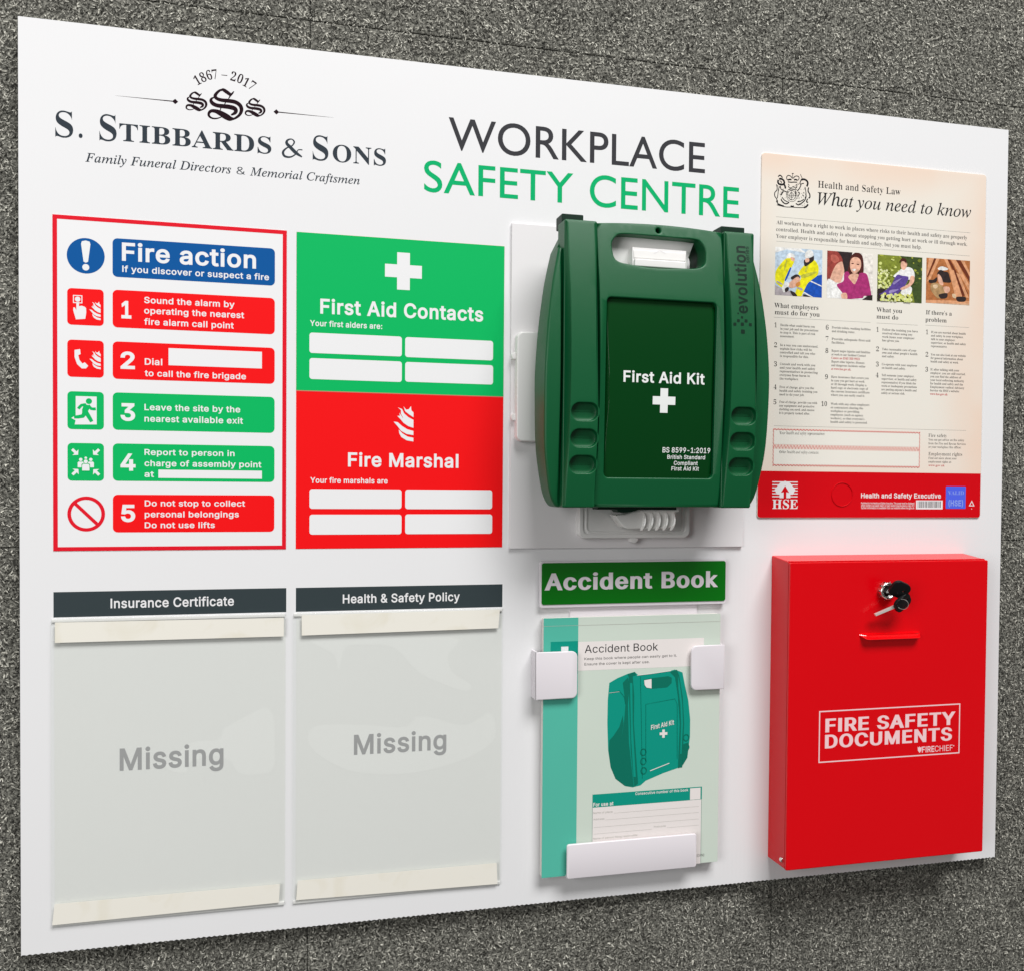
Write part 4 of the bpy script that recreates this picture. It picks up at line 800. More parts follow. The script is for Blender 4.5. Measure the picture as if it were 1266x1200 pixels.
15,-14,26,-7,39,-4,-2,-18,77,878,1,54,-54,0,6,20,30,2,23,5,18,10,14,16,12,23,10,32,131,465,7,29,2,22,-5,21,-13,15,-23,8,-35,4,6,20,187,0,72,-531,351,531,
190,0,-6,-20,-8,0,-38,-5,-26,-13,-19,-27,-16,-43,-124,-465,-7,-30,-3,-22,5,-21,13,-14,24,-8,34,-4,-5,-20,-274,0,5,17,29,4,22,6,18,12,14,19,13,27,11,38,
124,461,-389,-584,-14,0,-78,585,-120,-432,-11,-48,-4,-34,4,-24,14,-15,23,-9,35,-4,-5,-19,87,882,1,49,123,-15,24,602,-3,41,-14,26,-28,14,-42,6,3,18,278,
0,-5,-18,-8,0,-40,-5,-24,-15,-13,-29,-6,-49,-17,-404,250,356,3,61,-3,39,-13,26,-24,14,-36,5,-7,0,4,19,265,0,-6,-19,-29,-2,-21,-6,-15,-12,-10,-19,-6,-30,
-3,-41,-16,-384,250,375,29,51,9,37,-8,16,-24,10,-40,5,7,19,209,0,-4,-19,-32,-7,-27,-19,-30,-33,-33,-46,-392,-583,-19,0,20,477,-334,-477,97,509,2,37,74,
-12,-35,7,-26,21,-17,33,-6,47,9,82,29,83,45,79,61,68,46,35,46,21,47,7,36,-6,24,-18,13,-30,13,43,76,0,-91,-326,-11,-41,-3,-27,4,-10,13,-4,29,17,44,50,14,
-12,-52,-66,-48,-40,-43,-13,-23,5,-13,15,-5,26,9,50,25,91,-55,-82,-51,-58,-34,-26,-34,-16,24,122,49,24,6,26,16,27,26,27,33,26,38,24,42,21,44,15,46,11,43,
3,40,-6,34,-17,21,-28,7,-31,-5,-30,-17,-30,-27,-40,-59,-34,-76,-23,-80,-6,-37,-2,-35,5,-33,14,-20,98,507,2,35,122,-12,-54,5,-40,16,-26,21,-9,24,4,21,134,
526,6,30,1,19,-3,14,-7,9,-15,4,-38,1,5,18,60,7,92,22,9,-2,1,-8,-89,-342,51,54,55,33,59,11,39,-4,33,-14,28,-22,20,-30,13,-35,4,-42,-7,-60,-20,-59,-32,-57,
-42,-52,-50,-44,-57,-34,-61,-23,21,141,14,37,5,37,15,35,25,47,52,37,66,25,71,8,66,-6,45,-18,35,-29,21,-37,7,-31,-5,-30,-15,-28,-24,-37,-54,-28,-76,-42,
-149,-7,-42,7,-24,23,-14,99,444,1,50,148,-12,-43,5,-37,15,-29,26,-22,35,-14,42,-4,51,5,49,14,50,23,47,31,45,37,40,43,33,47,25,48,15,50,5,42,-5,32,-16,19,
-24,7,-29,-3,-23,-10,-18,-16,-12,-21,-4,-24,4,-14,14,-5,22,4,19,11,17,6,7,3,8,-9,11,-25,3,-52,-10,-49,-32,-43,-49,-33,-62,-22,-68,-7,-64,6,-52,20,-40,29,
-25,39,-9,51,10,53,29,53,49,16,-17,-51,-51,-52,-37,-52,-22,100,528,2,54,91,-12,-44,8,-32,24,-21,38,-7,51,5,50,16,55,25,55,33,55,39,49,43,42,34,25,35,18,
35,10,34,3,35,-4,25,-11,15,-19,45,182,3,15,1,15,-3,14,-8,8,-15,5,-37,1,5,19,58,6,45,11,30,9,19,3,7,-2,2,-8,-3,-18,-152,-577,-7,-30,-3,-24,6,-16,18,-5,34,
19,50,56,16,-13,-43,-53,-37,-37,-35,-22,-34,-7,-28,6,-17,17,-6,29,7,51,21,76,-52,-79,-50,-56,-34,-24,-35,-15,25,135,41,27,6,28,18,28,27,28,35,27,41,23,
44,20,46,16,46,10,43,3,39,-3,26,-10,19,-16,12,-21,4,-33,-5,-33,-16,-32,-27,-46,-58,-39,-76,-27,-81,-9,-68,4,-31,12,-24,19,-15,101,428,2,39,132,-10,-40,
5,-33,13,-28,23,-21,31,-12,39,-4,46,5,49,15,50,23,50,32,48,38,42,43,36,47,27,47,17,47,5,40,-5,29,-14,18,-24,6,-32,-8,-41,-25,-38,-41,-35,-57,-30,-73,-24,
-89,-16,-5,-36,-2,-30,6,-47,17,-34,29,-20,41,-7,48,9,51,28,53,46,15,-15,-49,-52,-50,-36,-54,-21,15,95,235,62,13,52,20,41,28,30,33,18,36,6,39,-4,22,-12,
14,-20,4,-32,-7,-32,-20,-33,-32,-29,-42,-26,-51,102,296,1,61,-72,-228,-26,4,-20,12,-14,18,-4,21,4,24,12,15,21,5,18,-4,11,-10,4,-18,-3,-16,-4,-12,3,-8,8,
-3,26,10,21,29,18,50,17,74,86,458,-96,0,8,32,94,0,12,54,19,65,25,53,33,44,37,31,40,19,43,6,36,-5,29,-15,18,-24,6,-28,-5,-25,-16,-15,-27,-5,-21,4,-12,13,
-4,22,4,19,4,12,-2,8,-5,6,-9,5,-11,1,-27,-8,-23,-24,-20,-39,-15,-56,-25,-118,117,0,-5,-32,-118,0,-40,-198,-25,-115,-25,-97,-25,-78,-26,-60,-36,-56,-40,
-34,103,426,3,53,94,-228,-71,8,-54,25,-26,24,-15,28,-5,32,8,41,25,38,40,35,57,33,-33,22,-11,27,6,19,17,21,55,55,-40,30,-24,36,-8,44,7,47,21,44,33,38,43,
30,51,19,56,6,38,-4,81,-26,21,-4,65,0,0,-44,-69,0,5,-21,2,-23,-7,-49,-21,-44,-33,-38,-41,-28,-49,-18,-54,-6,-42,3,-24,-22,-8,-21,9,-16,25,-17,112,-40,53,
-28,24,-23,14,-29,5,-35,-7,-47,-22,-42,-36,-34,-47,-25,-59,-16,20,166,192,31,6,28,19,24,29,19,37,12,43,4,45,-4,34,-14,25,-21,15,-26,5,-29,-6,-28,-19,-25,
-30,-20,-36,-14,-43,-4,-45,4,-35,13,-24,21,-15,18,112,-197,54,4,42,13,30,22,18,30,6,39,-5,23,-14,19,-21,18,-26,14,-56,23,-62,19,-51,-37,-31,-41,-10,-44,
8,-45,24,-32,39,-19,104,599,1,51,453,-10,-38,7,-28,20,-19,32,-6,41,5,57,14,78,34,158,4,39,-5,33,-15,19,-26,7,-38,-8,-39,-26,-38,-42,-48,-76,-26,-73,-54,
-256,-93,0,130,618,9,53,-8,26,-23,16,-39,5,-8,0,9,42,184,0,-39,-184,-40,-166,11,0,43,59,45,42,47,26,50,8,47,-7,33,-21,20,-34,7,-49,-5,-43,-13,-67,-26,-118,
-10,-56,-3,-49,4,-27,12,-16,19,-5,31,6,33,17,18,-29,-42,-32,-41,-19,105,264,2,16,182,586,-19,4,-16,11,-12,17,-4,19,4,19,12,17,16,12,19,4,20,-4,17,-11,11,
-17,4,-20,-4,-20,-11,-16,-17,-11,29,49,-12,-27,6,-17,18,-5,31,5,36,12,49,65,231,5,19,2,15,-4,17,-11,11,-19,5,-29,2,4,17,67,9,46,8,41,9,8,-3,3,-9,-4,-18,
-97,-324,-8,-40,5,-22,16,-7,37,19,49,58,15,-15,-55,-68,-53,-40,107,505,1,46,324,-11,-25,6,-20,19,-18,33,-22,47,-60,145,-63,-47,-55,-192,-81,0,173,617,5,
30,-3,16,-8,10,-16,4,-39,1,6,19,65,10,45,9,28,7,15,2,8,-3,2,-8,-5,-21,-131,-459,165,123,39,35,13,25,-12,15,-36,6,8,17,200,0,-5,-18,-41,-6,-42,-19,-48,-32,
-122,-93,75,-179,22,-38,13,-13,15,-4,36,16,43,49,15,-16,-37,-50,-37,-35,-35,-21,108,257,1,29,47,-11,-21,3,-15,11,-11,15,-3,21,7,42,16,67,126,466,5,30,-3,
20,-10,11,-20,6,-31,2,2,18,111,16,43,8,9,-2,3,-7,-5,-23,-157,-568,-10,-51,5,-17,13,-6,34,18,47,53,16,-15,-42,-52,-41,-37,-37,-22,109,819,1,84,610,-11,-28,
6,-16,19,-6,32,3,33,9,37,59,209,7,32,3,22,-7,22,-22,8,-27,-6,-32,-19,-34,-31,-35,-41,-35,-50,-33,-58,-23,-47,-20,-50,-18,-52,-15,-55,-79,0,89,302,11,46,
4,35,-7,19,-20,7,-20,-4,-25,-13,-30,-22,-31,-28,-33,-35,-30,-41,-21,-36,-20,-38,-34,-88,-34,-104,-79,0,93,315,13,47,4,30,-4,17,-11,10,-21,6,-30,3,4,18,
65,6,46,9,29,8,14,2,8,-3,3,-9,-4,-18,-55,-177,72,90,67,65,62,38,56,13,33,-6,20,-20,7,-32,-7,-52,-21,-86,66,86,63,61,59,37,56,12,33,-7,20,-20,7,-33,-4,-33,
-11,-46,-64,-234,-4,-23,5,-17,13,-5,17,5,18,14,21,24,24,34,14,-16,-37,-54,-36,-39,-37,-23,110,542,1,56,331,-13,-21,3,-15,11,-11,17,-3,23,10,56,30,112,30,
113,10,56,-6,23,-20,8,-21,-4,-23,-13,-27,-20,-27,-26,-54,-64,-24,-35,-21,-36,-38,-88,-37,-123,-81,0,97,329,10,37,3,25,-3,16,-10,10,-18,5,-35,2,3,18,71,
10,49,9,45,10,4,-3,0,-10,-60,-194,74,91,68,64,61,37,51,13,32,-6,20,-18,6,-31,-3,-39,-11,-44,-58,-200,-9,-36,-4,-22,5,-17,16,-6,22,9,26,29,30,47,16,-12,
-36,-59,-37,-43,-38,-26,111,522,2,29,157,-12,-46,5,-40,15,-32,25,-25,33,-15,39,-5,47,7,57,20,57,30,53,41,50,47,41,52,33,54,21,55,7,48,-5,40,-15,34,-24,
25,-34,15,-39,5,-47,-5,-50,-16,-51,-26,-50,-33,-47,-40,-41,-44,-34,-48,-26,-48,-15,23,168,17,40,8,39,23,36,35,32,44,26,51,21,54,13,54,4,51,-5,47,-16,34,
-27,20,-37,7,-33,-5,-32,-16,-32,-25,-44,-55,-37,-71,-25,-77,-8,-72,6,-46,17,-33,26,-21,114,333,1,33,-19,0,87,311,11,46,4,29,-3,19,-10,10,-20,5,-31,3,3,
19,112,20,42,9,9,-3,0,-10,-52,-191,72,113,58,68,46,23,18,-3,14,-10,9,-16,3,-21,-4,-25,-12,-20,-18,-13,-21,-5,-16,3,-14,8,-10,13,-5,17,-60,-74,-51,-91,-45,
-108,-36,-126,115,370,1,57,116,-12,-38,3,-30,8,-22,8,-17,2,-15,-4,-7,-11,-20,0,22,164,17,-1,9,-61,21,-44,30,-28,40,-9,32,6,26,18,17,28,6,35,-8,37,-24,39,
-61,82,-14,23,-11,24,-8,24,-2,23,9,47,26,37,40,25,49,8,36,-2,51,-16,18,-3,17,5,6,13,17,0,-20,-149,-17,0,-11,55,-20,40,-28,23,-38,8,-23,-4,-19,-13,-13,-18,
-4,-22,9,-35,28,-43,31,-40,28,-40,26,-49,7,-24,3,-25,-5,-38,-14,-34,-24,-30,-30,-22,-36,-15,116,278,1,26,49,-12,-27,6,-16,17,-5,28,3,27,6,26,88,329,-69,
0,4,21,60,23,56,48,53,71,23,0,-38,-131,85,0,-8,-32,-85,0,-81,-305,-9,-49,5,-16,13,-5,32,18,46,54,15,-17,-52,-63,-50,-37,117,542,1,59,68,-12,-26,5,-20,13,
-12,21,-4,29,6,46,16,70,47,168,6,28,2,27,-3,17,-10,10,-20,4,-30,2,3,18,66,9,88,16,10,-2,3,-5,-1,-11,-3,-13,-81,-281,-12,-49,-5,-30,3,-18,10,-10,17,-4,31,
8,36,25,38,39,41,51,38,61,36,71,29,76,22,81,78,0,-87,-323,-10,-41,-3,-26,5,-16,15,-6,23,9,27,25,32,43,14,-14,-37,-54,-37,-38,-39,-23,-39,-8,-28,6,-16,17,
-6,29,4,35,11,46,31,107,-72,-106,-66,-74,-41,-34,-40,-19,119,664,1,44,72,-12,-6,272,-5,89,-5,29,-7,21,-20,23,-29,8,-5,0,2,17,48,9,35,8,24,7,15,1,13,-24,
8,-72,4,-121,2,-119,209,336,17,0,38,-367,71,85,44,55,30,46,18,38,6,29,-5,12,-14,16,-15,20,-5,21,3,18,9,14,14,9,17,3,18,-4,15,-13,10,-21,3,-26,-14,-61,-40,
-78,-68,-94,-149,-186,-16,0,-37,341,-215,-341,121,402,1,58,-65,-228,-21,3,-16,8,-10,14,-3,17,3,16,9,12,14,9,17,3,14,-2,27,-12,18,-2,27,15,37,44,67,93,-52,
271,-12,61,-11,41,-12,28,-15,20,-21,12,-31,5,3,17,46,7,61,17,19,2,16,-22,17,-65,24,-118,33,-181,74,121,41,71,19,41,6,29,-6,23,-18,17,-16,13,-7,11,-2,18,
3,16,10,14,14,8,18,3,21,-4,17,-13,10,-20,4,-27,-7,-47,-20,-56,-34,-67,-49,-84,-63,-100,-70,-102,-35,-47,-35,-43,-35,-36,-32,-28,-30,-18,32,278,0,
]
GL = {}
def read_glyphs():
    """font code, glyph count, then per glyph: character code, advance, contour count, and per contour a point count and steps"""
    it = iter(GLYPH_NUMBERS)
    for k in it:
        g = {}
        for _ in range(next(it)):
            ch = chr(next(it))
            adv = next(it)
            ss = []
            for _ in range(next(it)):
                x = y = 0
                l = []
                for _ in range(next(it)):
                    x += next(it)
                    y += next(it)
                    l.append((x, y))
                ss.append(l)
            g[ch] = (adv, ss)
        GL[chr(k)] = g
read_glyphs()
# plain upright strokes for the grotesque capital I and small l
cap_h = max(p[1] for c_ in GL['H']['H'][1] for p in c_)
asc_h = max(p[1] for c_ in GL['H']['d'][1] for p in c_)
st0, st1 = sorted(set(p[0] for c_ in GL['H']['H'][1] for p in c_))[:2]
for ch_, top_ in (('I', cap_h), ('l', asc_h)):
    GL['H'][ch_] = (st0 + st1 - 4, [[(st0, 0), (st0, top_), (st1, top_), (st1, 0)]])
CACHE = {}
def glyph(font, ch, bx, by):
    k = (font, ch, bx, by)
    if k in CACHE:
        return CACHE[k]
    f = GL[font]
    if ch not in f:
        f = GL['R'] if font in 'RI' and ch in GL['R'] else GL['H']
    adv, ss = f.get(ch, (280, []))
    loops = []
    if ss:
        big = max(ss, key=lambda l: abs(area(l)))
        sg = 1 if area(big) > 0 else -1
        for l in ss:
            l = [p for i, p in enumerate(l) if p != l[i - 1]]
            if len(l) < 3:
                continue
            if sg < 0:
                l = l[::-1]
            if bx or by:
                o = offset(l, 1.0)
                l = [(p[0] + (q[0] - p[0]) * bx, p[1] + (q[1] - p[1]) * by) for p, q in zip(l, o)]
            loops.append(l)
    tv, tf = fill(loops) if loops else ([], [])
    CACHE[k] = (adv, tv, tf)
    return CACHE[k]
def line_geo(s, font, b, track=0):
    bx, by = b if isinstance(b, tuple) else (b, b)
    vs, fs, x = [], [], 0
    track += 1.5 * bx if bx > 0 else 0
    for ch in s:
        adv, tv, tf = glyph(font, ch, bx, by)
        k = len(vs)
        vs += [(p[0] + x, p[1]) for p in tv]
        fs += [tuple(k + i for i in f) for f in tf]
        x += adv + track
    return vs, fs
CAPH = {f: max(p[1] for p in GL[f]['E'][1][0]) if 'E' in GL[f] else 670 for f in GL}
CAPH['I'] = max(p[1] for p in GL['I']['F'][1][0])
def text_geo(s, font, x0, x1, y, cap, z, b=0, slope=0.0, track=0):
    vs, fs = line_geo(s, font, b, track)
    mn = min(p[0] for p in vs); mx = max(p[0] for p in vs)
    sx = (x1 - x0) / (mx - mn)
    sy = cap / CAPH[font]
    return [(x0 + (p[0] - mn) * sx, y + p[1] * sy + slope * (p[0] - mn) * sx, z) for p in vs], fs
def text(parent, s, font, x0, x1, y, cap, z, m, b=0, name='lettering', warp=None, slope=0.0, track=0):
    vs, fs = text_geo(s, font, x0, x1, y, cap, z, b, slope, track)
    if warp:
        vs = [warp(*v) for v in vs]
    return link_mesh(name, vs, fs, m, parent)
def width_of(s, font, cap, b=0):
    vs, _ = line_geo(s, font, b)
    return (max(p[0] for p in vs) - min(p[0] for p in vs)) * cap / CAPH[font]
BOLD = 21

# ------------------------------------------------------------------ floor
floor = bpy.data.objects.new('floor', None)
floor['kind'] = 'structure'
COL.objects.link(floor)
ORIGIN['floor'] = (0, 0, 0)
tile_me = None
for ix in range(-5, 6):
    for iy in range(-5, 6):
        cx, cy = 752 + 500 * ix + 250, 865 + 500 * iy - 250
        if tile_me is None:
            vs, fs = plate_mesh(rrect(-249.6, -249.6, 249.6, 249.6, 0), (), -6, 0, 0.8, 2)
            tile_me = bpy.data.meshes.new('carpet_tile')
            tile_me.from_pydata([(x / 1000, y / 1000, z / 1000) for x, y, z in vs], [], fs)
            tile_me.materials.append(carpet_base)
        o = bpy.data.objects.new('carpet_tile', tile_me)
        o.location = (cx / 1000, cy / 1000, 0)
        o.parent = floor
        COL.objects.link(o)
link_mesh('subfloor', [(-1700, -2100, -5), (3700, -2100, -5), (3700, 3300, -5), (-1700, 3300, -5)], [(0, 1, 2, 3)], rubber_black, floor)

def carpet_pile():
    rng = np.random.default_rng(5)
    x0, x1, y0, y1 = -130, 1190, -230, 1060
    n = 360000
    X = rng.uniform(x0, x1, n); Y = rng.uniform(y0, y1, n)
    n2 = 190000                                                 # the pile thins out into the tile's own texture
    side_ = rng.integers(0, 4, n2)
    far = 620 * rng.random(n2) ** 1.6
    u = rng.random(n2)
    X2 = np.where(side_ < 2, x0 - far * 0 + (x1 - x0) * u * 1.0, np.where(side_ == 2, x0 - far, x1 + far))
    Y2 = np.where(side_ < 2, np.where(side_ == 0, y0 - far, y1 + far), y0 + (y1 - y0) * u)
    stretch = 1 + far / 500
    X2 = np.where(side_ < 2, 530 + (X2 - 530) * stretch, X2)
    Y2 = np.where(side_ >= 2, 415 + (Y2 - 415) * stretch, Y2)
    X = np.concatenate([X, X2]); Y = np.concatenate([Y, Y2])
    n = len(X)
    keep = ~((X > 14) & (X < 1016) & (Y > 14) & (Y < 818))
    sx = (X - 752 + 5000) % 500; sy = (Y - 865 + 5000) % 500
    seam = (np.minimum(sx, 500 - sx) < 1.5) | (np.minimum(sy, 500 - sy) < 1.3)
    keep &= ~(seam & (rng.random(n) < 0.7))
    X, Y = X[keep], Y[keep]
    n = len(X)
    a = rng.uniform(0, 2 * math.pi, n)
    L = rng.uniform(1.7, 4.2, n)
    wd = rng.uniform(0.6, 1.15, n)
    zc = rng.uniform(0.1, 1.3, n)
    tilt = rng.uniform(-0.5, 1.4, n)
    under = (X > -4) & (X < 1034) & (Y > -4) & (Y < 836)
    zc[under] *= 0.5
    cx, sy_ = np.cos(a), np.sin(a)
    V = np.zeros((n, 4, 3))
    bend = rng.uniform(-0.5, 0.5, n)
    for k, (t, s) in enumerate(((-0.5, -1), (0.5, -1), (0.5, 1), (-0.5, 1))):
        V[:, k, 0] = X + cx * L * t - sy_ * wd * s * 0.5 + bend * t * cx
        V[:, k, 1] = Y + sy_ * L * t + cx * wd * s * 0.5
        V[:, k, 2] = zc + (t + 0.5) * tilt + s * 0.25 * bend
    me = bpy.data.meshes.new('carpet_pile')
    me.vertices.add(4 * n)
    me.vertices.foreach_set('co', (V.reshape(-1) / 1000).astype(np.float32))
    me.loops.add(4 * n)
    me.loops.foreach_set('vertex_index', np.arange(4 * n, dtype=np.int32))
    me.polygons.add(n)
    me.polygons.foreach_set('loop_start', np.arange(0, 4 * n, 4, dtype=np.int32))
    me.update(calc_edges=True)
    tone = np.where(rng.random(n) < 0.24, rng.uniform(0.05, 0.2, n), rng.uniform(0.25, 1.0, n) ** 1.2)
    at = me.attributes.new('tone', 'FLOAT', 'FACE')
    at.data.foreach_set('value', tone.astype(np.float32))
    me.materials.append(carpet_fibre)
    o = bpy.data.objects.new('carpet_pile', me)
    o['kind'] = 'stuff'
    o.parent = floor
    COL.objects.link(o)
carpet_pile()

# ------------------------------------------------------------------ the board
W, H = 1030.0, 832.0
board = thing('display_board', 'large white corrugated plastic board lying on grey carpet, printed with WORKPLACE SAFETY CENTRE', 'board', 0, 0, 0)
FL = 4.8
edge = []
nfl = int(W / FL)
rb = random.Random(2)
for i in range(nfl):                                            # the lower cut edge is scalloped between flutes
    for j, dy in ((0.0, 0.0), (0.25, 0.55), (0.5, 0.9), (0.75, 0.55)):
        edge.append(((i + j) * W / nfl, dy * rb.uniform(0.7, 1.2) - 0.4))
top_skin = edge + [(W, 0), (W, H), (0, H)]
plate('face_sheet', top_skin, ZB - 0.5, ZB, white_board, board, bev=0.12, seg=1)
plate('back_sheet', rrect(0.3, 0.4, W - 0.3, H - 0.3), ZB - 4.5, ZB - 4.0, board_edge, board, bev=0)
webs = []
for i in range(nfl + 1):
    x = min(max(i * W / nfl, 0.3), W - 0.3)
    a = [(x - 0.12, ZB - 4.0), (x + 0.12, ZB - 4.0), (x + 0.12, ZB - 0.5), (x - 0.12, ZB - 0.5)]
    v = [(p[0], yy, p[1]) for yy in (0.8, H - 0.8) for p in a]
    webs.append((v, [(0, 1, 2, 3), (7, 6, 5, 4), (0, 4, 5, 1), (3, 2, 6, 7), (0, 3, 7, 4), (1, 5, 6, 2)]))
vs, fs = join(webs)
link_mesh('flute', vs, fs, board_edge, board)['kind'] = 'stuff'

Z1 = ZB + 0.10                                                  # print sits on the sheet
for x, y in ((120, 110), (515, 110), (910, 110), (120, 720), (515, 720), (910, 720)):
    plate('mounting_pad', rrect(x - 25, y - 25, x + 25, y + 25, 4), 0.2, ZB - 4.5, foam_white, board, bev=0.5, seg=1)
# --- company logo
def brush_set(strokes):
    return [brush([(x, y, wd) for x, y, wd in s]) for s in strokes]
big_s = [
 ([(170.7,785.2),(172.9,786.2),(176.0,784.6),(179.9,782.1)], (7, 22, 26, 22)),
 ([(182.6,785.8),(181.0,783.7),(179.1,781.0),(177.6,778.2)], (5, 12, 10, 5)),
 ([(172.9,786.7),(169.7,785.1),(167.0,782.2),(165.9,779.6),(167.7,777.5),(172.1,776.6),(177.6,776.6),(183.6,776.1),(187.8,773.7),(189.3,769.8),(188.0,765.5),(184.8,762.1),(180.7,759.7)], (10, 16, 20, 24, 24, 26, 28, 28, 28, 26, 20, 16, 12)),
 ([(165.5,778.6),(163.0,777.3),(162.2,775.2),(163.7,772.9),(167.4,771.4),(172.9,771.2),(178.1,771.1),(182.7,770.3),(184.3,768.3),(183.2,765.9),(180.0,763.9)], (6, 14, 22, 28, 28, 30, 32, 32, 28, 22, 10)),
 ([(182.4,761.0),(179.1,760.6),(175.1,762.3),(170.5,764.6),(166.3,766.0),(162.5,765.8),(160.4,763.6),(160.6,761.0),(163.4,759.3),(167.8,759.6),(172.6,761.9)], (10, 36, 44, 38, 28, 22, 18, 16, 12, 9, 5)),
 ([(175.4,775.6),(174.6,773.8),(173.7,771.8)], (5, 7, 5)),
 ([(171.5,770.4),(170.7,768.5),(170.2,766.5)], (5, 7, 5)),
]
def stroke_list(defs, k=0.128):
    return [[(p[0], p[1], wd * k) for p, wd in zip(pts, ws)] for pts, ws in defs]
S0 = stroke_list(big_s)
xs = [p[0] for s in S0 for p in s]; ys = [p[1] for s in S0 for p in s]
cxs, cys = (min(xs) + max(xs)) / 2, (min(ys) + max(ys)) / 2
def placed(cx, cy, k):
    return [[(cx + (x - cxs) * k, cy + (y - cys) * k, wd * k * 1.05) for x, y, wd in s] for s in S0]
lg = bpy.data.objects.new('logo', None)
lg.parent = board
COL.objects.link(lg)
ORIGIN[lg.name] = (0, 0, 0)
lc = (149.4,773.3); rc_ = (201.4,773.1)
ink('monogram', [[l] for l in brush_set(S0) + brush_set(placed(lc[0], lc[1], 0.60)) + brush_set(placed(rc_[0], rc_[1], 0.585))], Z1, ink_plum, lg)
years = "1867-2017"
yc = [(150.1,792.4),(155.1,795.6),(160.5,798.2),(165.6,799.4),(174.0,799.7),(182.1,799.3),(188.1,797.9),(193.4,795.2),(198.8,792.9)]
# the years stand on an arc; each digit is turned to the arc's tangent
x_, y_ = zip(*yc)
mid = (sum(x_[3:6]) / 3, 0)
A = np.polyfit(np.array(x_) - mid[0], y_, 2)
vs, fs = [], []
for ch, (cx, cy) in zip(years, yc):
    tv, tf = line_geo(ch, 'R', (-8, 0))
    gx0, gx1 = min(p[0] for p in tv), max(p[0] for p in tv)
    sl = math.atan(2 * A[0] * (cx - mid[0]) + A[1])
    k = 8.2 / CAPH['R']
    b = len(vs)
    hh = 340 if ch != '-' else 240
    for p in tv:
        u, v = (p[0] - (gx0 + gx1) / 2) * k * 0.82 * (2.3 if ch == '-' else 1), (p[1] - hh) * k * (0.5 if ch == '-' else 1)
        vs.append((cx + u * math.cos(sl) - v * math.sin(sl), cy + u * math.sin(sl) + v * math.cos(sl), Z1))
    fs += [tuple(b + i for i in f) for f in tf]
link_mesh('year_numerals', vs, fs, ink_plum, lg)
for a, b_ in (((131.0,771.2), (79.6,770.8)), ((220.7,770.8), (273.9,770.2))):
    ink('flourish', [[[(a[0] - 2.6, a[1]), (a[0], a[1] - 2.4), (a[0] + 2.6, a[1]), (a[0], a[1] + 2.4)]],
                     [ccw([(a[0], a[1] - 0.45), (b_[0], a[1] - 0.02), (b_[0], a[1] + 0.02), (a[0], a[1] + 0.45)])]], Z1, ink_plum, lg)
TH = (-14, 4)
for s, a in (("S", (30.1, 44.8, 730.2, 22.6)), (".", (49.3, 52.6, 731.0, 21.8)), ("S", (66.6, 81.0, 730.4, 22.9)),
             ("TIBBARDS", (83.3, 216.2, 731.4, 15.4)), ("S", (254.1, 268.7, 729.7, 22.6)), ("ONS", (272.7, 323.2, 729.7, 15.8))):
    big = s in ("S",)
    text(lg, s, 'R', *a, Z1, ink_logo, TH if big else (-5, 4))
# ampersand drawn as one pen stroke
amp = [(244.6,737.8),(240.7,737.4),(238.6,733.5),(233.6,730.2),(228.3,730.6),(226.9,734.3),(230.1,738.2),(235.0,740.8),(237.1,744.5),(234.7,746.9),(231.1,745.7),(230.2,742.7),(233.6,739.2),(238.6,734.6),(244.2,731.2)]
aw = (5, 4, 5, 7, 10, 10, 6, 5, 7, 5, 8, 13, 15, 15, 6)
ink('ampersand', [[brush([(p[0], p[1], k * 0.21) for p, k in zip(amp, aw)])]], Z1, ink_logo, lg)
for s, a in (("Family Funeral Directors", (54.7, 180.1, 710.2, 7.7)), ("Memorial Craftsmen", (196.8, 298.3, 710.0, 7.5))):
    text(lg, s, 'I', *a, Z1, ink_logo, 7)
text(lg, "&", 'H', 184.9, 192.6, 710.2, 6.8, Z1, ink_logo, (-6, -6))
# --- headline
ttl = bpy.data.objects.new('headline', None)
ttl.parent = board
COL.objects.link(ttl)
ORIGIN[ttl.name] = (0, 0, 0)
text(ttl, "WORKPLACE", 'G', 384.1, 655.9, 751.2, 30.9, Z1, ink_grey, 3)
text(ttl, "SAFETY", 'G', 360.1, 512.0, 708.5, 29.9, Z1, ink_title_green, 3)
text(ttl, "CENTRE", 'G', 529.6, 695.5, 707.5, 31.7, Z1, ink_title_green, 3)

# ------------------------------------------------------------------ fire action sign
fs_ = thing('fire_action_sign', 'white fire action notice with a red border and five numbered rows', 'sign', 27.6, 362.6, ZB)
ZS = ZB + 0.35
plate('panel', rrect(27.6, 362.6, 230.5, 661.3), ZB, ZS, ink_white, fs_, bev=0.1, seg=1)
Z2, Z3 = ZS + 0.08, ZS + 0.16
ink('border', [[rrect(27.6, 362.6, 230.5, 661.3), list(reversed(rrect(31.4, 366.2, 226.8, 657.6)))]], Z2, ink_border, fs_)
def row_rect(nm, y0, y1, m, x0, x1, r=4.2):
    return ink(nm, [[rrect(x0, y0, x1, y1, r)]], Z2, m, fs_)
bx0, bx1 = 77.5, 219.7
ix0, ix1 = 39.6, 70.0
rows = [((77.7, 609.1, 219.5, 643.7), ink_blue), ((77.6, 563.7, 219.6, 597.5), ink_red), ((77.6, 517.4, 219.8, 551.1), ink_red),
        ((77.5, 471.5, 219.9, 505.2), ink_green), ((77.4, 425.5, 220.0, 459.2), ink_green), ((77.4, 379.1, 220.1, 413.3), ink_red)]
for (x0, y0, x1, y1), m in rows:
    row_rect('row_band', y0, y1, m, bx0, bx1)
icons = [(39.8, 564.4, 70.1, 596.9), (39.7, 518.0, 70.0, 551.1), (39.6, 471.3, 70.0, 505.1), (39.5, 425.3, 69.9, 459.0)]
ib = []
for (x0, y0, x1, y1), m in zip(icons, (ink_red, ink_red, ink_green, ink_green)):
    ib.append(row_rect('pictogram', y0, y1, m, ix0, ix1, 3.6))
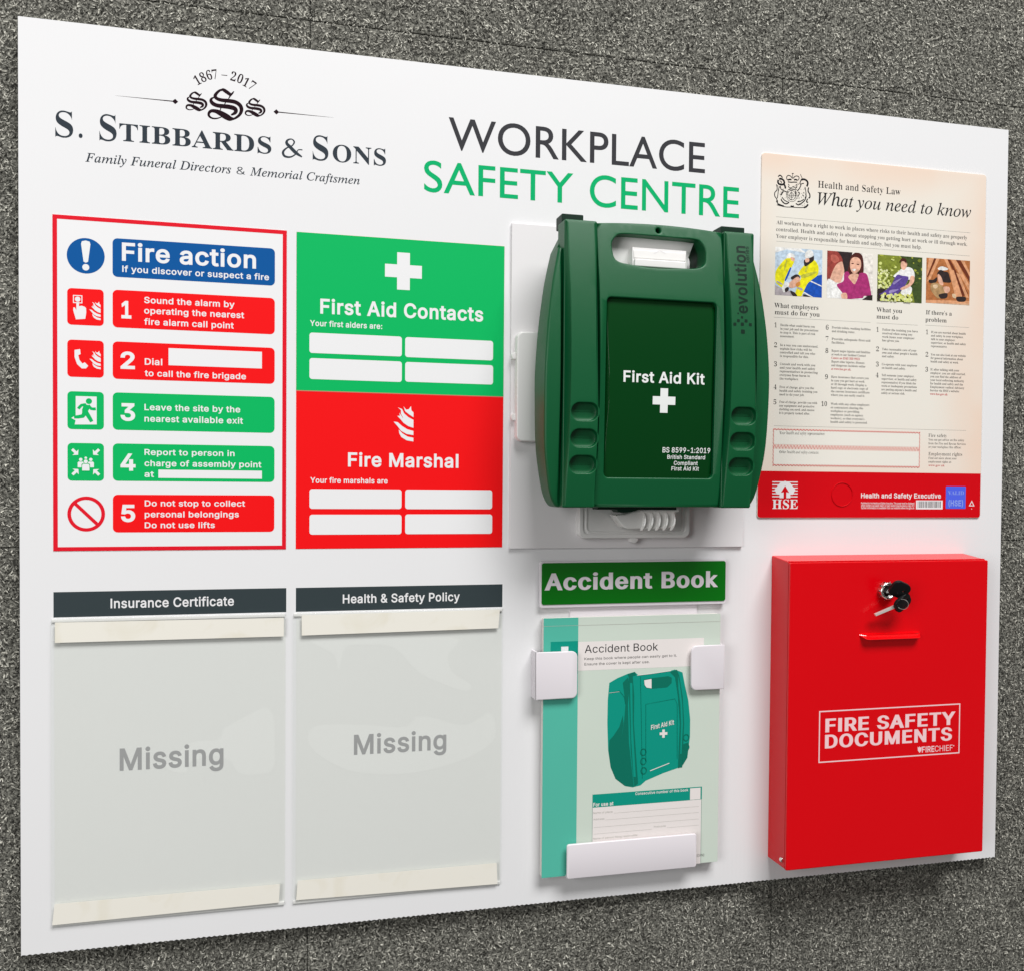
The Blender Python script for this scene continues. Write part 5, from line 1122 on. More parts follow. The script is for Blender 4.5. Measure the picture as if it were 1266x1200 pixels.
c = (55.1,626.3); rad = (ix1 - ix0) / 2 + 0.6
disc = ink('pictogram', [[ellipse(c[0], c[1], rad)]], Z2, ink_blue, fs_)
ex = [(c[0] - 3.9, c[1] + 10.5), (c[0] - 3.2, c[1] + 12.8), (c[0], c[1] + 13.6), (c[0] + 3.2, c[1] + 12.8), (c[0] + 3.9, c[1] + 10.5), (c[0] + 1.9, c[1] - 5.2), (c[0], c[1] - 6.2), (c[0] - 1.9, c[1] - 5.2)]
ink('exclamation_mark', [[ccw(ex)], [ellipse(c[0], c[1] - 10.2, 2.9)]], Z3, ink_white, disc)
c = (55.1,395.8)
th = math.radians(45)
bar = [(c[0] + dx * math.cos(-th) - dy * math.sin(-th), c[1] + dx * math.sin(-th) + dy * math.cos(-th)) for dx, dy in ((-rad + 1, -1.5), (rad - 1, -1.5), (rad - 1, 1.5), (-rad + 1, 1.5))]
ink('pictogram', [[ellipse(c[0], c[1], rad), list(reversed(ellipse(c[0], c[1], rad - 3.1)))], [bar]], Z2, ink_border, fs_)
def flames(cx, cy, h):
    """four leaning flame tongues, right ends cut by a straight edge"""
    k = h / 100.0
    tongues = [
      [(8, 48), (14, 30), (30, 18), (46, 8), (46, 26), (38, 34), (36, 50), (28, 38), (18, 36)],
      [(-14, 44), (2, 38), (10, 22), (26, 8), (46, -2), (46, -18), (26, -12), (8, 2), (-2, 20), (-2, 34)],
      [(-16, 12), (-4, 0), (8, -14), (26, -26), (46, -32), (46, -16), (24, -8), (4, 6), (-8, 24), (-6, 12)],
      [(-30, -10), (-14, -12), (2, -26), (22, -38), (46, -44), (46, -60), (20, -56), (-2, -44), (-14, -28)],
      [(-10, -40), (4, -54), (24, -66), (46, -70), (46, -84), (20, -80), (0, -68), (-8, -54)]]
    return [ccw([(cx + (x - 8) * k, cy + (y + 16) * k) for x, y in t]) for t in tongues]
# 1: hand pressing a call point
hx, hy = (49.9,578.5)
k_ = 1 / 6.857 * 0.70
hand = ccw([(47.2,584.6),(49.4,584.7),(49.4,581.1),(51.7,581.7),(54.2,580.8),(55.3,579.6),(55.4,575.6),(54.6,570.1),(46.8,569.2),(45.6,573.5),(44.6,577.1),(44.7,579.8),(46.0,579.8),(47.2,577.3)])
cp = [(48.3,587.3)][0]
ink('pictogram_figure', [[hand], [rrect(cp[0] - 3.9, cp[1] - 3.6, cp[0] + 3.9, cp[1] + 3.6), list(reversed(rrect(cp[0] - 3.1, cp[1] - 2.8, cp[0] + 3.1, cp[1] + 2.8)))], [ellipse(cp[0], cp[1], 2.3)]]
    + [[f] for f in flames(62.7, 577.9, 12.4)], Z3, ink_white, ib[0])
# 2: handset
hs = [(45.6,542.0),(50.2,542.9),(50.7,538.5),(48.7,537.4),(49.7,533.2),(52.1,530.1),(54.1,531.3),(57.0,528.2),(55.1,525.8),(51.6,525.7),(47.7,529.4),(45.6,535.7)]
ink('pictogram_figure', [[ccw(hs)]] + [[f] for f in flames(62.7, 533.9, 12.4)], Z3, ink_white, ib[1])
# 3: running figure leaving through a doorway
door_ = ccw([(46.5,500.9),(64.0,500.9),(64.0,475.9),(45.6,475.5),(46.4,479.2)])
base = ib[2]
ink('doorway', [[door_], [ccw([(42.8,481.2),(46.4,483.7),(46.4,479.2)])]], Z3, ink_white, base)
man = [brush([(x, y, wd) for (x, y), wd in zip([(56.1,493.3),(55.0,490.0),(53.6,487.2)], (5.2, 5.4, 4.6))]),
       brush([(x, y, 2.6) for (x, y) in [(55.2,493.3),(51.3,492.8),(48.7,489.6)]], 2),
       brush([(x, y, 2.6) for (x, y) in [(56.9,493.0),(59.5,489.9),(63.3,489.9)]], 2),
       brush([(x, y, wd) for (x, y), wd in zip([(54.3,487.6),(56.9,483.6),(59.9,478.3)], (4.2, 3.6, 3.0))], 2),
       brush([(x, y, wd) for (x, y), wd in zip([(53.9,487.6),(52.4,483.2),(45.1,482.1)], (4.2, 3.6, 2.6))], 2)]
hd_ = (57.5,496.6)
ink('pictogram_figure', [[m_] for m_ in man] + [[ellipse(hd_[0], hd_[1], 2.6)]], Z3 + 0.06, ink_green, base)
# 4: assembly point: four arrows round four people
def arrow(tx, ty, dx, dy):
    s = 0.7071
    ux, uy, nx, ny = dx * s, dy * s, -dy * s, dx * s
    sh = [(0, 0), (-3.2, 3.6), (-3.0, 1.2), (-7.0, 1.2), (-7.0, -1.2), (-3.0, -1.2), (-3.2, -3.6)]
    return ccw([(tx + ux * a + nx * b, ty + uy * a + ny * b) for a, b in sh])
ar = [arrow(*((48.4,448.4)), 1, -1), arrow(*((61.0,448.6)), -1, -1), arrow(*((48.6,435.7)), 1, 1), arrow(*((61.1,435.6)), -1, 1)]
ppl = []
for (x, y), s in zip([(54.8,444.3),(50.6,442.4),(59.0,442.5),(54.8,440.4)], (0.55, 0.72, 0.72, 0.85)):
    ppl.append([[ellipse(x, y + 2.6 * s, 2.0 * s, n=16)], [ccw([(x - 3.6 * s, y - 7 * s), (x - 3.6 * s, y - 1.2 * s), (x - 2.4 * s, y), (x + 2.4 * s, y), (x + 3.6 * s, y - 1.2 * s), (x + 3.6 * s, y - 7 * s)])]])
ink('pictogram_figure', [[a] for a in ar] + [g for p_ in ppl[:3] for g in p_], Z3, ink_white, ib[3])
x, y = (54.8,440.4)
ink('pictogram_outline', [[rrect(x - 3.6, y - 6.6, x + 3.6, y + 0.5, 1.2)], [ellipse(x, y + 2.3, 2.3, n=16)]], Z3 + 0.05, ink_green, ib[3])
ink('pictogram_figure', ppl[3], Z3 + 0.1, ink_white, ib[3])
for s, a in (("Fire action", (85.4, 202.6, 624.5, 15.2)), ("If you discover or suspect a fire", (85.7, 214.4, 614.0, 5.4))):
    text(fs_, s, 'H', *a, Z3, ink_white, BOLD if s[0] == 'F' else 17)
for s, a in (("1", (84.9, 93.4, 572.8, 14.4)), ("2", (84.1, 96.4, 527.3, 14.2)), ("3", (84.0, 96.6, 480.5, 14.5)),
             ("4", (84.0, 96.9, 435.4, 14.2)), ("5", (84.4, 96.6, 389.4, 14.2))):
    text(fs_, s, 'H', *a, Z3, ink_white, 26, 'numeral')
for s, a in (("Sound the alarm by", (104.3, 183.4, 587.0, 5.4)), ("operating the nearest", (104.3, 192.0, 577.5, 5.4)), ("fire alarm call point", (104.3, 182.7, 567.5, 5.4)),
             ("Dial", (104.8, 119.9, 531.2, 5.6)), ("to call the fire brigade", (104.8, 193.7, 520.9, 5.3)),
             ("Leave the site by the", (104.5, 188.6, 490.0, 5.4)), ("nearest available exit", (104.5, 191.1, 479.6, 5.4)),
             ("Report to person in", (104.5, 183.6, 449.3, 5.1)), ("charge of assembly point", (104.5, 207.8, 439.2, 5.2)), ("at", (104.5, 112.7, 429.4, 5.1)),
             ("Do not stop to collect", (104.7, 193.1, 403.0, 5.1)), ("personal belongings", (104.7, 187.5, 393.0, 5.2)), ("Do not use lifts", (104.7, 166.0, 383.1, 5.1))):
    text(fs_, s, 'H', *a, Z3, ink_white, 17)
ink('write_in_box', [[rrect(125.3, 531.4, 208.1, 547.0)]], Z3, ink_white, fs_)
ink('write_in_box', [[rrect(116.5, 428.5, 208.3, 436.0)]], Z3, ink_white, fs_)

# ------------------------------------------------------------------ contacts sign
cs = thing('contacts_sign', 'sign with a green First Aid Contacts half above a red Fire Marshal half', 'sign', 239.5, 362.8, ZB)
plate('panel', rrect(239.5, 362.8, 441, 660.8), ZB, ZS, ink_red, cs, bev=0.1, seg=1)
ink('green_half', [[rrect(239.5, 512, 441, 660.8)]], Z2, ink_green, cs)
ink('dividing_line', [[rrect(239.5, 511.4, 441, 512.2)]], Z2 + 0.03, ink_pink, cs)
cx, cy = (340.6,630.0)
ar_, aw_ = 17.899999999999977, 6.199999999999989
def plus(cx, cy, a, b):
    return [(cx - b, cy - a), (cx + b, cy - a), (cx + b, cy - b), (cx + a, cy - b), (cx + a, cy + b), (cx + b, cy + b), (cx + b, cy + a), (cx - b, cy + a), (cx - b, cy + b), (cx - a, cy + b), (cx - a, cy - b), (cx - b, cy - b)]
ink('cross', [[plus(cx, cy, ar_, aw_)]], Z3, ink_white, cs)
ink('flame_symbol', [[f] for f in flames(341.4, 483.3, 25.5)], Z3, ink_white, cs)
text(cs, "First Aid Contacts", 'H', 261.6, 419.8, 585.8, 13.1, Z3, ink_white, BOLD)
text(cs, "Your first aiders are:", 'H', 252.1, 320.3, 573.5, 5.1, Z3, ink_white, 17)
text(cs, "Fire Marshal", 'H', 288.2, 395.9, 441.4, 12.5, Z3, ink_white, BOLD)
text(cs, "Your fire marshals are", 'H', 252.9, 326.3, 425.2, 5.1, Z3, ink_white, 17)
for a in ((251.6, 547.8, 339.4, 567.0), (342.6, 547.5, 430.1, 566.8), (251.7, 523.2, 339.5, 543.0), (342.7, 523.7, 430.3, 542.8),
          (252.1, 400.8, 339.9, 419.5), (343.4, 400.7, 430.3, 419.5), (252.2, 376.3, 340.0, 395.3), (343.5, 376.4, 430.5, 395.6)):
    ink('name_box', [[rrect(*a, 2.6)]], Z3, ink_white, cs)

# ------------------------------------------------------------------ headings and "Missing" panels (printed on the board)
for x0, x1, s, ta, tm, lab in ((27.6, 230.9, "Insurance Certificate", (75.4, 183.2, 310.6, 8.3), (83.0, 174.0, 162.1, 19.2), 'slate band reading Insurance Certificate'),
                          (239.8, 441.6, "Health & Safety Policy", (283.8, 398.2, 310.4, 8.1), (295.0, 385.6, 163.9, 18.3), 'slate band reading Health & Safety Policy')):
    b_ = ink('heading_band', [[rrect(x0, 303.2, x1, 325.9)]], Z1, ink_slate, board)
    b_['label'] = lab
    text(b_, s, 'H', *ta, Z1 + 0.08, ink_white, 15)
    p_ = ink('missing_panel', [[rrect(x0 + 0.5, 26, x1 - 0.5, 296)]], Z1, ink_panel, board)
    text(p_, "Missing", 'H', *tm, Z1 + 0.12, ink_missing, 17)

# ------------------------------------------------------------------ clear document pockets
def pocket(label, x0, x1, tapes, blobs):
    t = thing('document_pocket', label, 'document pocket', x0, 23.5, ZB, 'clear document pockets')
    plate('clear_sheet', rrect(x0, 23.5, x1, 302.2, 1.5, 3), ZB + 1.6, ZB + 3.2, clear_sheet, t, bev=0.3)
    plate('spacer_strip', rrect(x0 + 0.8, 24.2, x1 - 0.8, 27.0), ZB + 0.2, ZB + 1.55, plastic_white, t, bev=0.1)
    plate('spacer_strip', rrect(x0 + 0.8, 298.9, x1 - 0.8, 301.6), ZB + 0.2, ZB + 1.55, plastic_white, t, bev=0.1)
    for l in tapes:
        plate('tape_strip', ccw(l), ZB + 3.22, ZB + 3.36, tape_cream, t, bev=0.04, seg=1)
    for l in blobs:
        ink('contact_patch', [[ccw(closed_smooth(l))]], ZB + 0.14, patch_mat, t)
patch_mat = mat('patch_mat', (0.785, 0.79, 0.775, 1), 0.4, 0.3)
pocket('clear pocket under the Insurance Certificate heading with cream tape strips', 25.6, 230.4,
       [[(29.4,299.0),(228.7,298.2),(228.7,280.6),(29.3,280.8)], [(28.5,45.3),(225.6,45.2),(224.9,27.5),(26.4,26.4)]],
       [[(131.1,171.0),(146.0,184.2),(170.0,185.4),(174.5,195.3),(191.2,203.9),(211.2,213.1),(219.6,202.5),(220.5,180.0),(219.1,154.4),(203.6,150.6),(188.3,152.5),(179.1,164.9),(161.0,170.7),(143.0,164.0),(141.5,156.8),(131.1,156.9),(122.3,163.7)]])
pocket('clear pocket under the Health & Safety Policy heading with cream tape strips', 237.2, 442.0,
       [[(245.1,300.1),(438.4,300.9),(436.9,282.4),(245.2,280.9)], [(242.1,46.8),(437.1,46.7),(438.0,25.4),(240.7,28.2)]],
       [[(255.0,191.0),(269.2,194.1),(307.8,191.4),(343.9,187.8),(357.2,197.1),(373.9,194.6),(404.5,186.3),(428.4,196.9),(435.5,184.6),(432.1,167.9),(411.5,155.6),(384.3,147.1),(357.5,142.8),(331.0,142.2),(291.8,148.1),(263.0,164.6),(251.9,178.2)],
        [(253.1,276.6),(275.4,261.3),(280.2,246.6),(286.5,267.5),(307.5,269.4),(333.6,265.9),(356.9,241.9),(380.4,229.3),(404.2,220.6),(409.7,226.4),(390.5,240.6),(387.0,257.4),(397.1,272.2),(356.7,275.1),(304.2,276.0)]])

# ------------------------------------------------------------------ law poster
PZ = ZB + 1.4
po = thing('law_poster', 'cream health and safety law poster with four photos and a red band at its foot', 'poster', 721, 391.6, ZB)
PX0, PX1, PY0, PY1 = 720.6, 1000.2, 392.0, 778.2
plate('poster_sheet', rrect(PX0, PY0, PX1, PY1, 3.5), ZB + 0.1, PZ, poster_cream, po, bev=0.25)
Q1, Q2, Q3 = PZ + 0.08, PZ + 0.16, PZ + 0.24
band = ink('red_band', [[ccw(clip(rrect(PX0 + .3, PY0 + .3, PX1 - .3, PY1, 3.3), 700, 380, 1100, 441.8))]], Q1, poster_red, po)
text(po, "Health and Safety Law", 'R', 787.5, 889.6, 746.9, 7.1, Q1, ink_black, (-18, 0))
text(po, "What you need to know", 'I', 787.2, 980.9, 728.7, 13.1, Q1, ink_black, 4)
for s, a in (("All workers have a right to work in places where risks to their health and safety are properly", (738.7, 976.3, 704.2, 4.0)),
             ("controlled. Health and safety is about stopping you getting hurt at work or ill through work.", (738.3, 976.5, 697.0, 3.8)),
             ("Your employer is responsible for health and safety, but you must help.", (738.4, 917.2, 689.7, 4.0))):
    text(po, s, 'R', *a, Q1, ink_soft, (-12, 0), 'intro_text')
rl = []
for a, b_, yy in (((738.1,711.0), (980.4,712.9), 0), ((738.5,685.1), (980.1,687.0), 0), ((737.1,605.3), (854.4,605.5), 0),
                  ((862.0,605.2), (914.2,605.3), 0), ((924.1,605.6), (981.3,606.1), 0), ((739.0,489.2), (979.4,490.9), 0)):
    rl.append([rrect(a[0], (a[1] + b_[1]) / 2 - 0.16, b_[0], (a[1] + b_[1]) / 2 + 0.16)])
ink('rule_line', rl, Q1, ink_rule, po)
for s, a in (("What employers", (737.5, 790.1, 615.8, 4.8)), ("must do for you", (738.1, 791.8, 608.6, 4.8)), ("What you", (861.7, 893.9, 617.6, 4.7)),
             ("must do", (861.9, 889.2, 610.2, 4.5)), ("If there's a", (924.4, 957.9, 618.0, 4.5)), ("problem", (924.0, 951.3, 610.0, 4.5))):
    text(po, s, 'R', *a, Q1, ink_black, (-12, 2))
def body(num, lines, xn, xt, y0, dy, col_end, red=()):
    cap = 3.0
    text(po, num, 'R', xn, xn + 3.4 * len(num) - (0.8 if num == '1' else 0), y0 - 1.6, 4.9, Q1, ink_black, (-20, 0), 'numeral')
    wmax = max(width_of(s, 'R', cap, (-7, 2)) for s in lines)
    k = min(1.0, (col_end - xt) / wmax)
    v1, f1, v2, f2 = [], [], [], []
    for i, s in enumerate(lines):
        wd = width_of(s, 'R', cap, (-7, 2)) * k
        vs, fs = text_geo(s, 'R', xt, xt + wd, y0 - i * dy, cap * 0.78, Q1, (-7, 2))
        vv, ff = (v2, f2) if i in red else (v1, f1)
        b = len(vv)
        vv += vs
        ff += [tuple(b + j for j in f) for f in fs]
    link_mesh('body_text', v1, f1, ink_soft, po)
    if v2:
        link_mesh('body_text', v2, f2, ink_crimson, po)
DY = 3.9
def yy7(*a):
    return a
c1n, c1t, c1e = 738.0, 744.9, 790.4
c2n, c2t, c2e = 799.5, 806.9, 854.6
c3n, c3t, c3e = 862.1, 869.4, 914.3
c4n, c4t, c4e = 924.9, 931.5, 977.2
body("1", ["Decide what could harm you", "in your job and the precautions", "to stop it. This is part of risk", "assessment."], c1n, c1t, 596.4, DY, c1e)
body("2", ["In a way you can understand,", "explain how risks will be", "controlled and tell you who", "is responsible for this."], c1n, c1t, 575.2, DY, c1e)
body("3", ["Consult and work with you", "and your health and safety", "representatives in protecting", "everyone from harm in", "the workplace."], c1n, c1t, 555.0, DY, c1e)
body("4", ["Free of charge, give you the", "health and safety training you", "need to do your job."], c1n, c1t, 530.4, DY, c1e)
body("5", ["Free of charge, provide you with", "any equipment and protective", "clothing you need, and ensure", "it is properly looked after."], c1n, c1t, 514.5, DY, c1e)
body("6", ["Provide toilets, washing facilities", "and drinking water."], c2n, c2t, 596.7, DY, c2e)
body("7", ["Provide adequate first-aid", "facilities."], c2n, c2t, 584.4, DY, c2e)
body("8", ["Report major injuries and fatalities", "at work to our Incident Contact", "Centre on 0345 300 9923.", "Report other injuries, diseases", "and dangerous incidents online", "at www.hse.gov.uk."], c2n, c2t, 571.6, DY, c2e, (2, 5))
body("9", ["Have insurance that covers you", "in case you get hurt at work", "or ill through work. Display a", "hard copy or electronic copy of", "the current insurance certificate", "where you can easily read it."], c2n, c2t, 543.4, DY, c2e)
body("10", ["Work with any other employers", "or contractors sharing the", "workplace or providing", "employees (such as agency", "workers), so that everyone's", "health and safety is protected."], c2n - 4, c2t, 514.2, DY, c2e)
body("1", ["Follow the training you have", "received when using any", "work items your employer", "has given you."], c3n, c3t, 597.3, DY, c3e)
body("2", ["Take reasonable care of your", "own and other people's health", "and safety."], c3n, c3t, 576.0, DY, c3e)
body("3", ["Co-operate with your employer", "on health and safety."], c3n, c3t, 559.4, DY, c3e)
body("4", ["Tell someone (your employer,", "supervisor, or health and safety", "representative) if you think the", "work or inadequate precautions", "are putting anyone's health and", "safety at serious risk."], c3n, c3t, 547.4, DY, c3e)
body("1", ["If you are worried about health", "and safety in your workplace,", "talk to your employer,", "supervisor, or health and safety", "representative."], c4n, c4t, 597.5, DY, c4e)
body("2", ["You can also look at our website", "for general information about", "health and safety at work."], c4n, c4t, 572.6, DY, c4e)
body("3", ["If, after talking with your", "employer, you are still worried,", "you can find the address of", "your local enforcing authority", "for health and safety and the", "Employment Medical Advisory", "Service via HSE's website:", "www.hse.gov.uk"], c4n, c4t, 556.0, DY, c4e, (7,))
# details box
dx0, dy0, dx1, dy1 = 737.8, 447.3, 919.7, 487.1
zig = []
def zigzag(x0, y0, x1, y1, amp, step, wd):
    n = max(2, int(math.hypot(x1 - x0, y1 - y0) / step))
    pts = []
    for i in range(n + 1):
        t = i / n
        s = amp * (1 if i % 2 else -1)
        nx, ny = (0, 1) if abs(x1 - x0) > abs(y1 - y0) else (1, 0)
        pts.append((x0 + (x1 - x0) * t + nx * s, y0 + (y1 - y0) * t + ny * s, wd))
    return [brush(pts, 1)]
ink('details_frame', [[rrect(dx0, dy0, dx1, dy1, 1)]], Q1, ink_pinkwash := mat('ink_pinkwash', (0.78, 0.60, 0.53, 1), 0.4, 0.3), po)
my = (dy0 + dy1) / 2 + 0.6
ink('details_box', [[rrect(dx0 + 1.4, my + 2.6, dx1 - 1.4, dy1 - 1.8)]], Q2, mat('box_cream', (0.80, 0.78, 0.71, 1), 0.4, 0.3), po)
ink('details_box', [[rrect(dx0 + 1.4, dy0 + 1.8, dx1 - 1.4, my - 2.6)]], Q2, MATS['box_cream'], po)
for yv, am in ((dy0 + 0.9, 0.7), (dy1 - 0.9, 0.7), (my, 1.9)):
    zig += [zigzag(dx0 + 0.6, yv, dx1 - 0.6, yv, am, 1.9, 0.75)]
zig += [zigzag(dx0 + 0.7, dy0, dx0 + 0.7, dy1, 0.5, 2.0, 0.4), zigzag(dx1 - 0.7, dy0, dx1 - 0.7, dy1, 0.5, 2.0, 0.4)]
ink('details_border', zig, Q3, ink_pink, po)
text(po, "Your health and safety representatives:", 'I', 745.6, 800.1, 481.2, 3.0, Q3, ink_soft, 2, 'body_text')
text(po, "Other health and safety contacts:", 'I', 745.6, 793.1, 460.9, 2.8, Q3, ink_soft, 2, 'body_text')
text(po, "Fire safety", 'R', 930.5, 954.3, 481.9, 3.6, Q1, ink_black, (-24, -4))
text(po, "Employment rights", 'R', 930.9, 974.9, 461.3, 3.6, Q1, ink_black, (-24, -4))
for s, a, m in (("You can get advice on fire safety", (930.5, 977.4, 477.8, 2.4), ink_soft), ("from the Fire and Rescue Services", (930.6, 979.2, 473.6, 2.4), ink_soft),
                ("or your workplace fire officer.", (930.7, 973.6, 469.6, 2.5), ink_soft), ("Find out more about your", (930.9, 967.6, 457.2, 2.4), ink_soft),
                ("employment rights at:", (931.0, 960.8, 453.2, 2.4), ink_soft), ("www.gov.uk", (931.1, 951.9, 449.2, 2.4), ink_crimson)):
    text(po, s, 'R', *a, Q1, m, (-16, 0), 'body_text')
# red band print
hl = []
x0, y0, x1, y1 = 737.9, 413.4, 768.3, 430.8
for i in range(6):
    yv = y1 - (y1 - y0) * i / 5.6
    hl.append([rrect(x0, yv - 1.1, x1, yv)])
mx_ = (x0 + x1) / 2
emb = [(mx_ - 9.5, y0 + 3.5), (mx_ - 12.5, (y0 + y1) / 2), (mx_ - 6, y1 - 1.5), (mx_, y1 + 0.6), (mx_ + 6, y1 - 1.5), (mx_ + 12.5, (y0 + y1) / 2), (mx_ + 9.5, y0 + 3.5)]
ink('emblem', hl + [[ccw(emb)], [rrect(mx_ - 6.5, y0 - 0.2, mx_ + 6.5, y0 + 5)]], Q2, ink_white, po)
ink('emblem_arrow', [[ccw([(mx_, y1 - 4.5), (mx_ - 5, y1 - 12), (mx_ - 1.6, y1 - 11.2), (mx_ - 1.6, y0 - 0.4), (mx_ + 1.6, y0 - 0.4), (mx_ + 1.6, y1 - 11.2), (mx_ + 5, y1 - 12)])]], Q3, poster_red, po)
text(po, "HSE", 'R', 738.3, 768.7, 401.8, 9.7, Q2, ink_white, 6)
text(po, "Health and Safety Executive", 'H', 846.0, 947.8, 413.8, 5.2, Q2, ink_white, 20)
ink('barcode_panel', [[rrect(915.7, 401.6, 950.3, 411.4)]], Q2, ink_white, po)
rb = random.Random(4)
x0, y0, x1, y1 = 917.9, 403.3, 948.0, 410.5
bars, x = [], x0
while x < x1:
    wd = rb.choice((0.22, 0.35, 0.6, 0.9))
    bars.append([rrect(x, y0, min(x + wd, x1), y1)])
    x += wd + rb.choice((0.4, 0.6, 1.0))
ink('barcode_bars', bars, Q3, ink_soft, po)
for i, (s, yv) in enumerate((("Health and safety law: what you need to know. Health and Safety Executive", 909), ("ISBN approved poster. You must display this poster or give each worker a copy", 920), ("Crown copyright. This poster must be displayed where workers can read it easily", 932))):
    a = (846.1, 913.6, 407.2, 1.9, 846.1, 913.6, 404.6, 1.9, 846.2, 913.7, 402.1, 1.9)
text(po, "Published by the Health and Safety Executive. This poster must be displayed", 'H', 846.1, 913.6, 407.0, 2.2, Q2, ink_white, 10, 'small_print')
text(po, "where workers can easily read it, or each worker must be given a copy of it", 'H', 846.1, 913.6, 404.4, 2.2, Q2, ink_white, 10, 'small_print')
text(po, "further information is available from our website www.hse.gov.uk", 'H', 846.2, 913.7, 401.9, 2.2, Q2, ink_white, 10, 'small_print')
hx0, hy0, hx1, hy1 = 954.3, 402.2, 980.4, 427.1
hg = plate('hologram_sticker', rrect(hx0, hy0, hx1, hy1, 0.8, 3), Q1, Q1 + 0.15, hologram, po, bev=0.05, seg=1)
text(hg, "VALID", 'R', hx0 + 2.6, hx1 - 2.6, hy1 - 9.3, 4.2, Q3 + 0.06, hologram_light, 0)
text(hg, "(HSE)", 'H', hx0 + 3.4, hx1 - 3.4, hy0 + 3.2, 6.2, Q3 + 0.06, hologram_light, 30)
cx, cy = (988.6,407.3)
tri = [(cx + 4.4 * math.cos(math.radians(a)), cy + 4.4 * math.sin(math.radians(a))) for a in (90, 210, 330)]
tri2 = [(cx + 2.6 * math.cos(math.radians(a)), cy + 2.6 * math.sin(math.radians(a))) for a in (90, 210, 330)]
ink('recycling_mark', [[ccw(tri), list(reversed(ccw(tri2)))], [ellipse(cx, cy - 5.2, 0.5, n=10)]], Q2, ink_white, po)
cx, cy = (822.4,417.4)
plate('fixing_dome', ellipse(cx, cy, 13.2, n=48), PZ, PZ + 0.9, poster_red, po, holes=[ellipse(cx, cy, 12.4, n=48)], bev=0.3)
# royal arms: drawn in fine strokes
def cw(wd, *pts):
    return [brush([(x, y, wd) for x, y in pts], 4)]
arms = []
def A_(wd, l):
    arms.append(cw(wd, *l))
A_(.9, [(750.5,751.9),(749.9,754.6),(751.6,756.6),(754.7,756.1),(756.5,754.0)]); A_(.9, [(763.9,752.5),(764.7,755.3),(763.2,756.8),(760.1,756.5),(757.8,754.1)])
A_(.6, [(757.1,759.5),(757.0,756.8),(757.3,753.3)]); A_(.7, [(755.9,758.9),(757.2,759.2),(758.4,759.1)])
A_(1.6, [(751.1,751.7),(754.1,752.6),(755.7,752.2)]); A_(1.6, [(758.7,752.5),(760.8,753.0),(763.0,752.3)]); A_(1.1, [(751.4,749.8),(755.4,749.7),(758.4,750.1),(762.4,750.3)])
A_(.7, [(751.8,747.7),(753.0,746.2),(752.1,744.5),(755.5,743.7),(757.9,745.5),(761.0,744.1),(762.4,746.9),(760.9,747.9)])
A_(.6, [(751.9,742.0),(755.5,741.5),(759.2,742.4),(762.8,742.1)])
for r_ in (6.6, 4.9, 2.6):
    x, y = (756.2,736.1)
    arms.append([ellipse(x, y, r_, r_ * 1.08, 28), list(reversed(ellipse(x, y, r_ - 0.45, r_ * 1.08 - 0.45, 28)))])
A_(.5, [(756.2,741.6),(756.4,730.7)]); A_(.5, [(750.8,735.7),(762.0,736.4)]); A_(.9, [(760.4,740.8),(761.1,737.6),(759.9,732.6)])
A_(1.2, [(739.9,754.3),(741.7,756.0),(743.8,755.1),(745.0,753.6)]); A_(2.0, [(740.2,751.0),(739.7,748.8),(740.9,746.8),(744.5,746.3),(747.2,747.9),(746.3,751.0),(743.2,752.4),(741.1,751.7)]); A_(2.0, [(746.6,747.3),(748.5,744.2),(748.2,742.5)])
A_(.8, [(741.8,750.1),(743.9,749.2),(743.3,747.5)]); A_(1.0, [(742.4,744.8),(743.4,741.6),(746.4,740.2),(750.7,738.9),(752.2,739.6)]); A_(.9, [(741.5,744.1),(740.4,740.3),(739.9,735.9),(739.3,731.5)])
A_(1.0, [(737.9,746.0),(738.8,743.4),(738.6,740.1),(736.2,737.2),(736.3,733.4),(738.7,730.4),(738.2,727.1)]); A_(1.5, [(745.9,739.1),(744.1,736.2),(743.5,735.1)]); A_(1.1, [(739.4,729.4),(740.0,725.6),(743.1,724.3),(745.5,723.4)])
A_(1.3, [(743.6,730.8),(746.0,727.7),(749.7,726.4),(753.3,728.3)]); A_(1.0, [(744.7,733.0),(747.8,730.0),(751.5,728.7)]); A_(.8, [(738.8,724.5),(748.5,723.1),(756.4,723.4),(765.6,723.6),(774.1,724.5)])
A_(.6, [(766.2,759.2),(767.5,756.6),(769.0,754.3)]); A_(2.0, [(766.9,753.2),(770.6,754.1),(774.0,752.8),(775.2,750.2),(774.1,746.8)]); A_(1.1, [(766.9,752.7),(765.8,749.4),(767.0,747.9),(765.2,743.9),(762.8,741.0)])
A_(.9, [(770.6,749.8),(767.6,749.0),(766.7,746.7)]); A_(.9, [(771.9,746.1),(772.9,741.8),(773.3,737.5),(772.1,734.1)]); A_(1.4, [(776.2,745.9),(775.7,742.0),(777.6,738.9),(777.9,735.7),(776.4,734.5)])
A_(1.2, [(773.3,735.3),(771.5,731.4),(767.9,728.4),(764.3,726.4),(761.2,727.8)]); A_(1.0, [(770.9,732.9),(766.7,730.4),(763.0,729.6)]); A_(1.8, [(775.9,727.9),(774.1,725.6),(771.1,724.0)]); A_(1.3, [(775.2,733.8),(774.0,730.5),(775.9,730.1)])
A_(1.0, [(763.5,740.0),(765.3,739.0),(764.1,735.7)]); A_(1.6, [(755.2,724.7),(757.0,724.0),(758.8,724.9)]); A_(.8, [(739.4,726.1),(743.7,724.8),(747.3,724.0)]); A_(.7, [(769.0,737.7),(770.9,736.2)])
rz = random.Random(8)
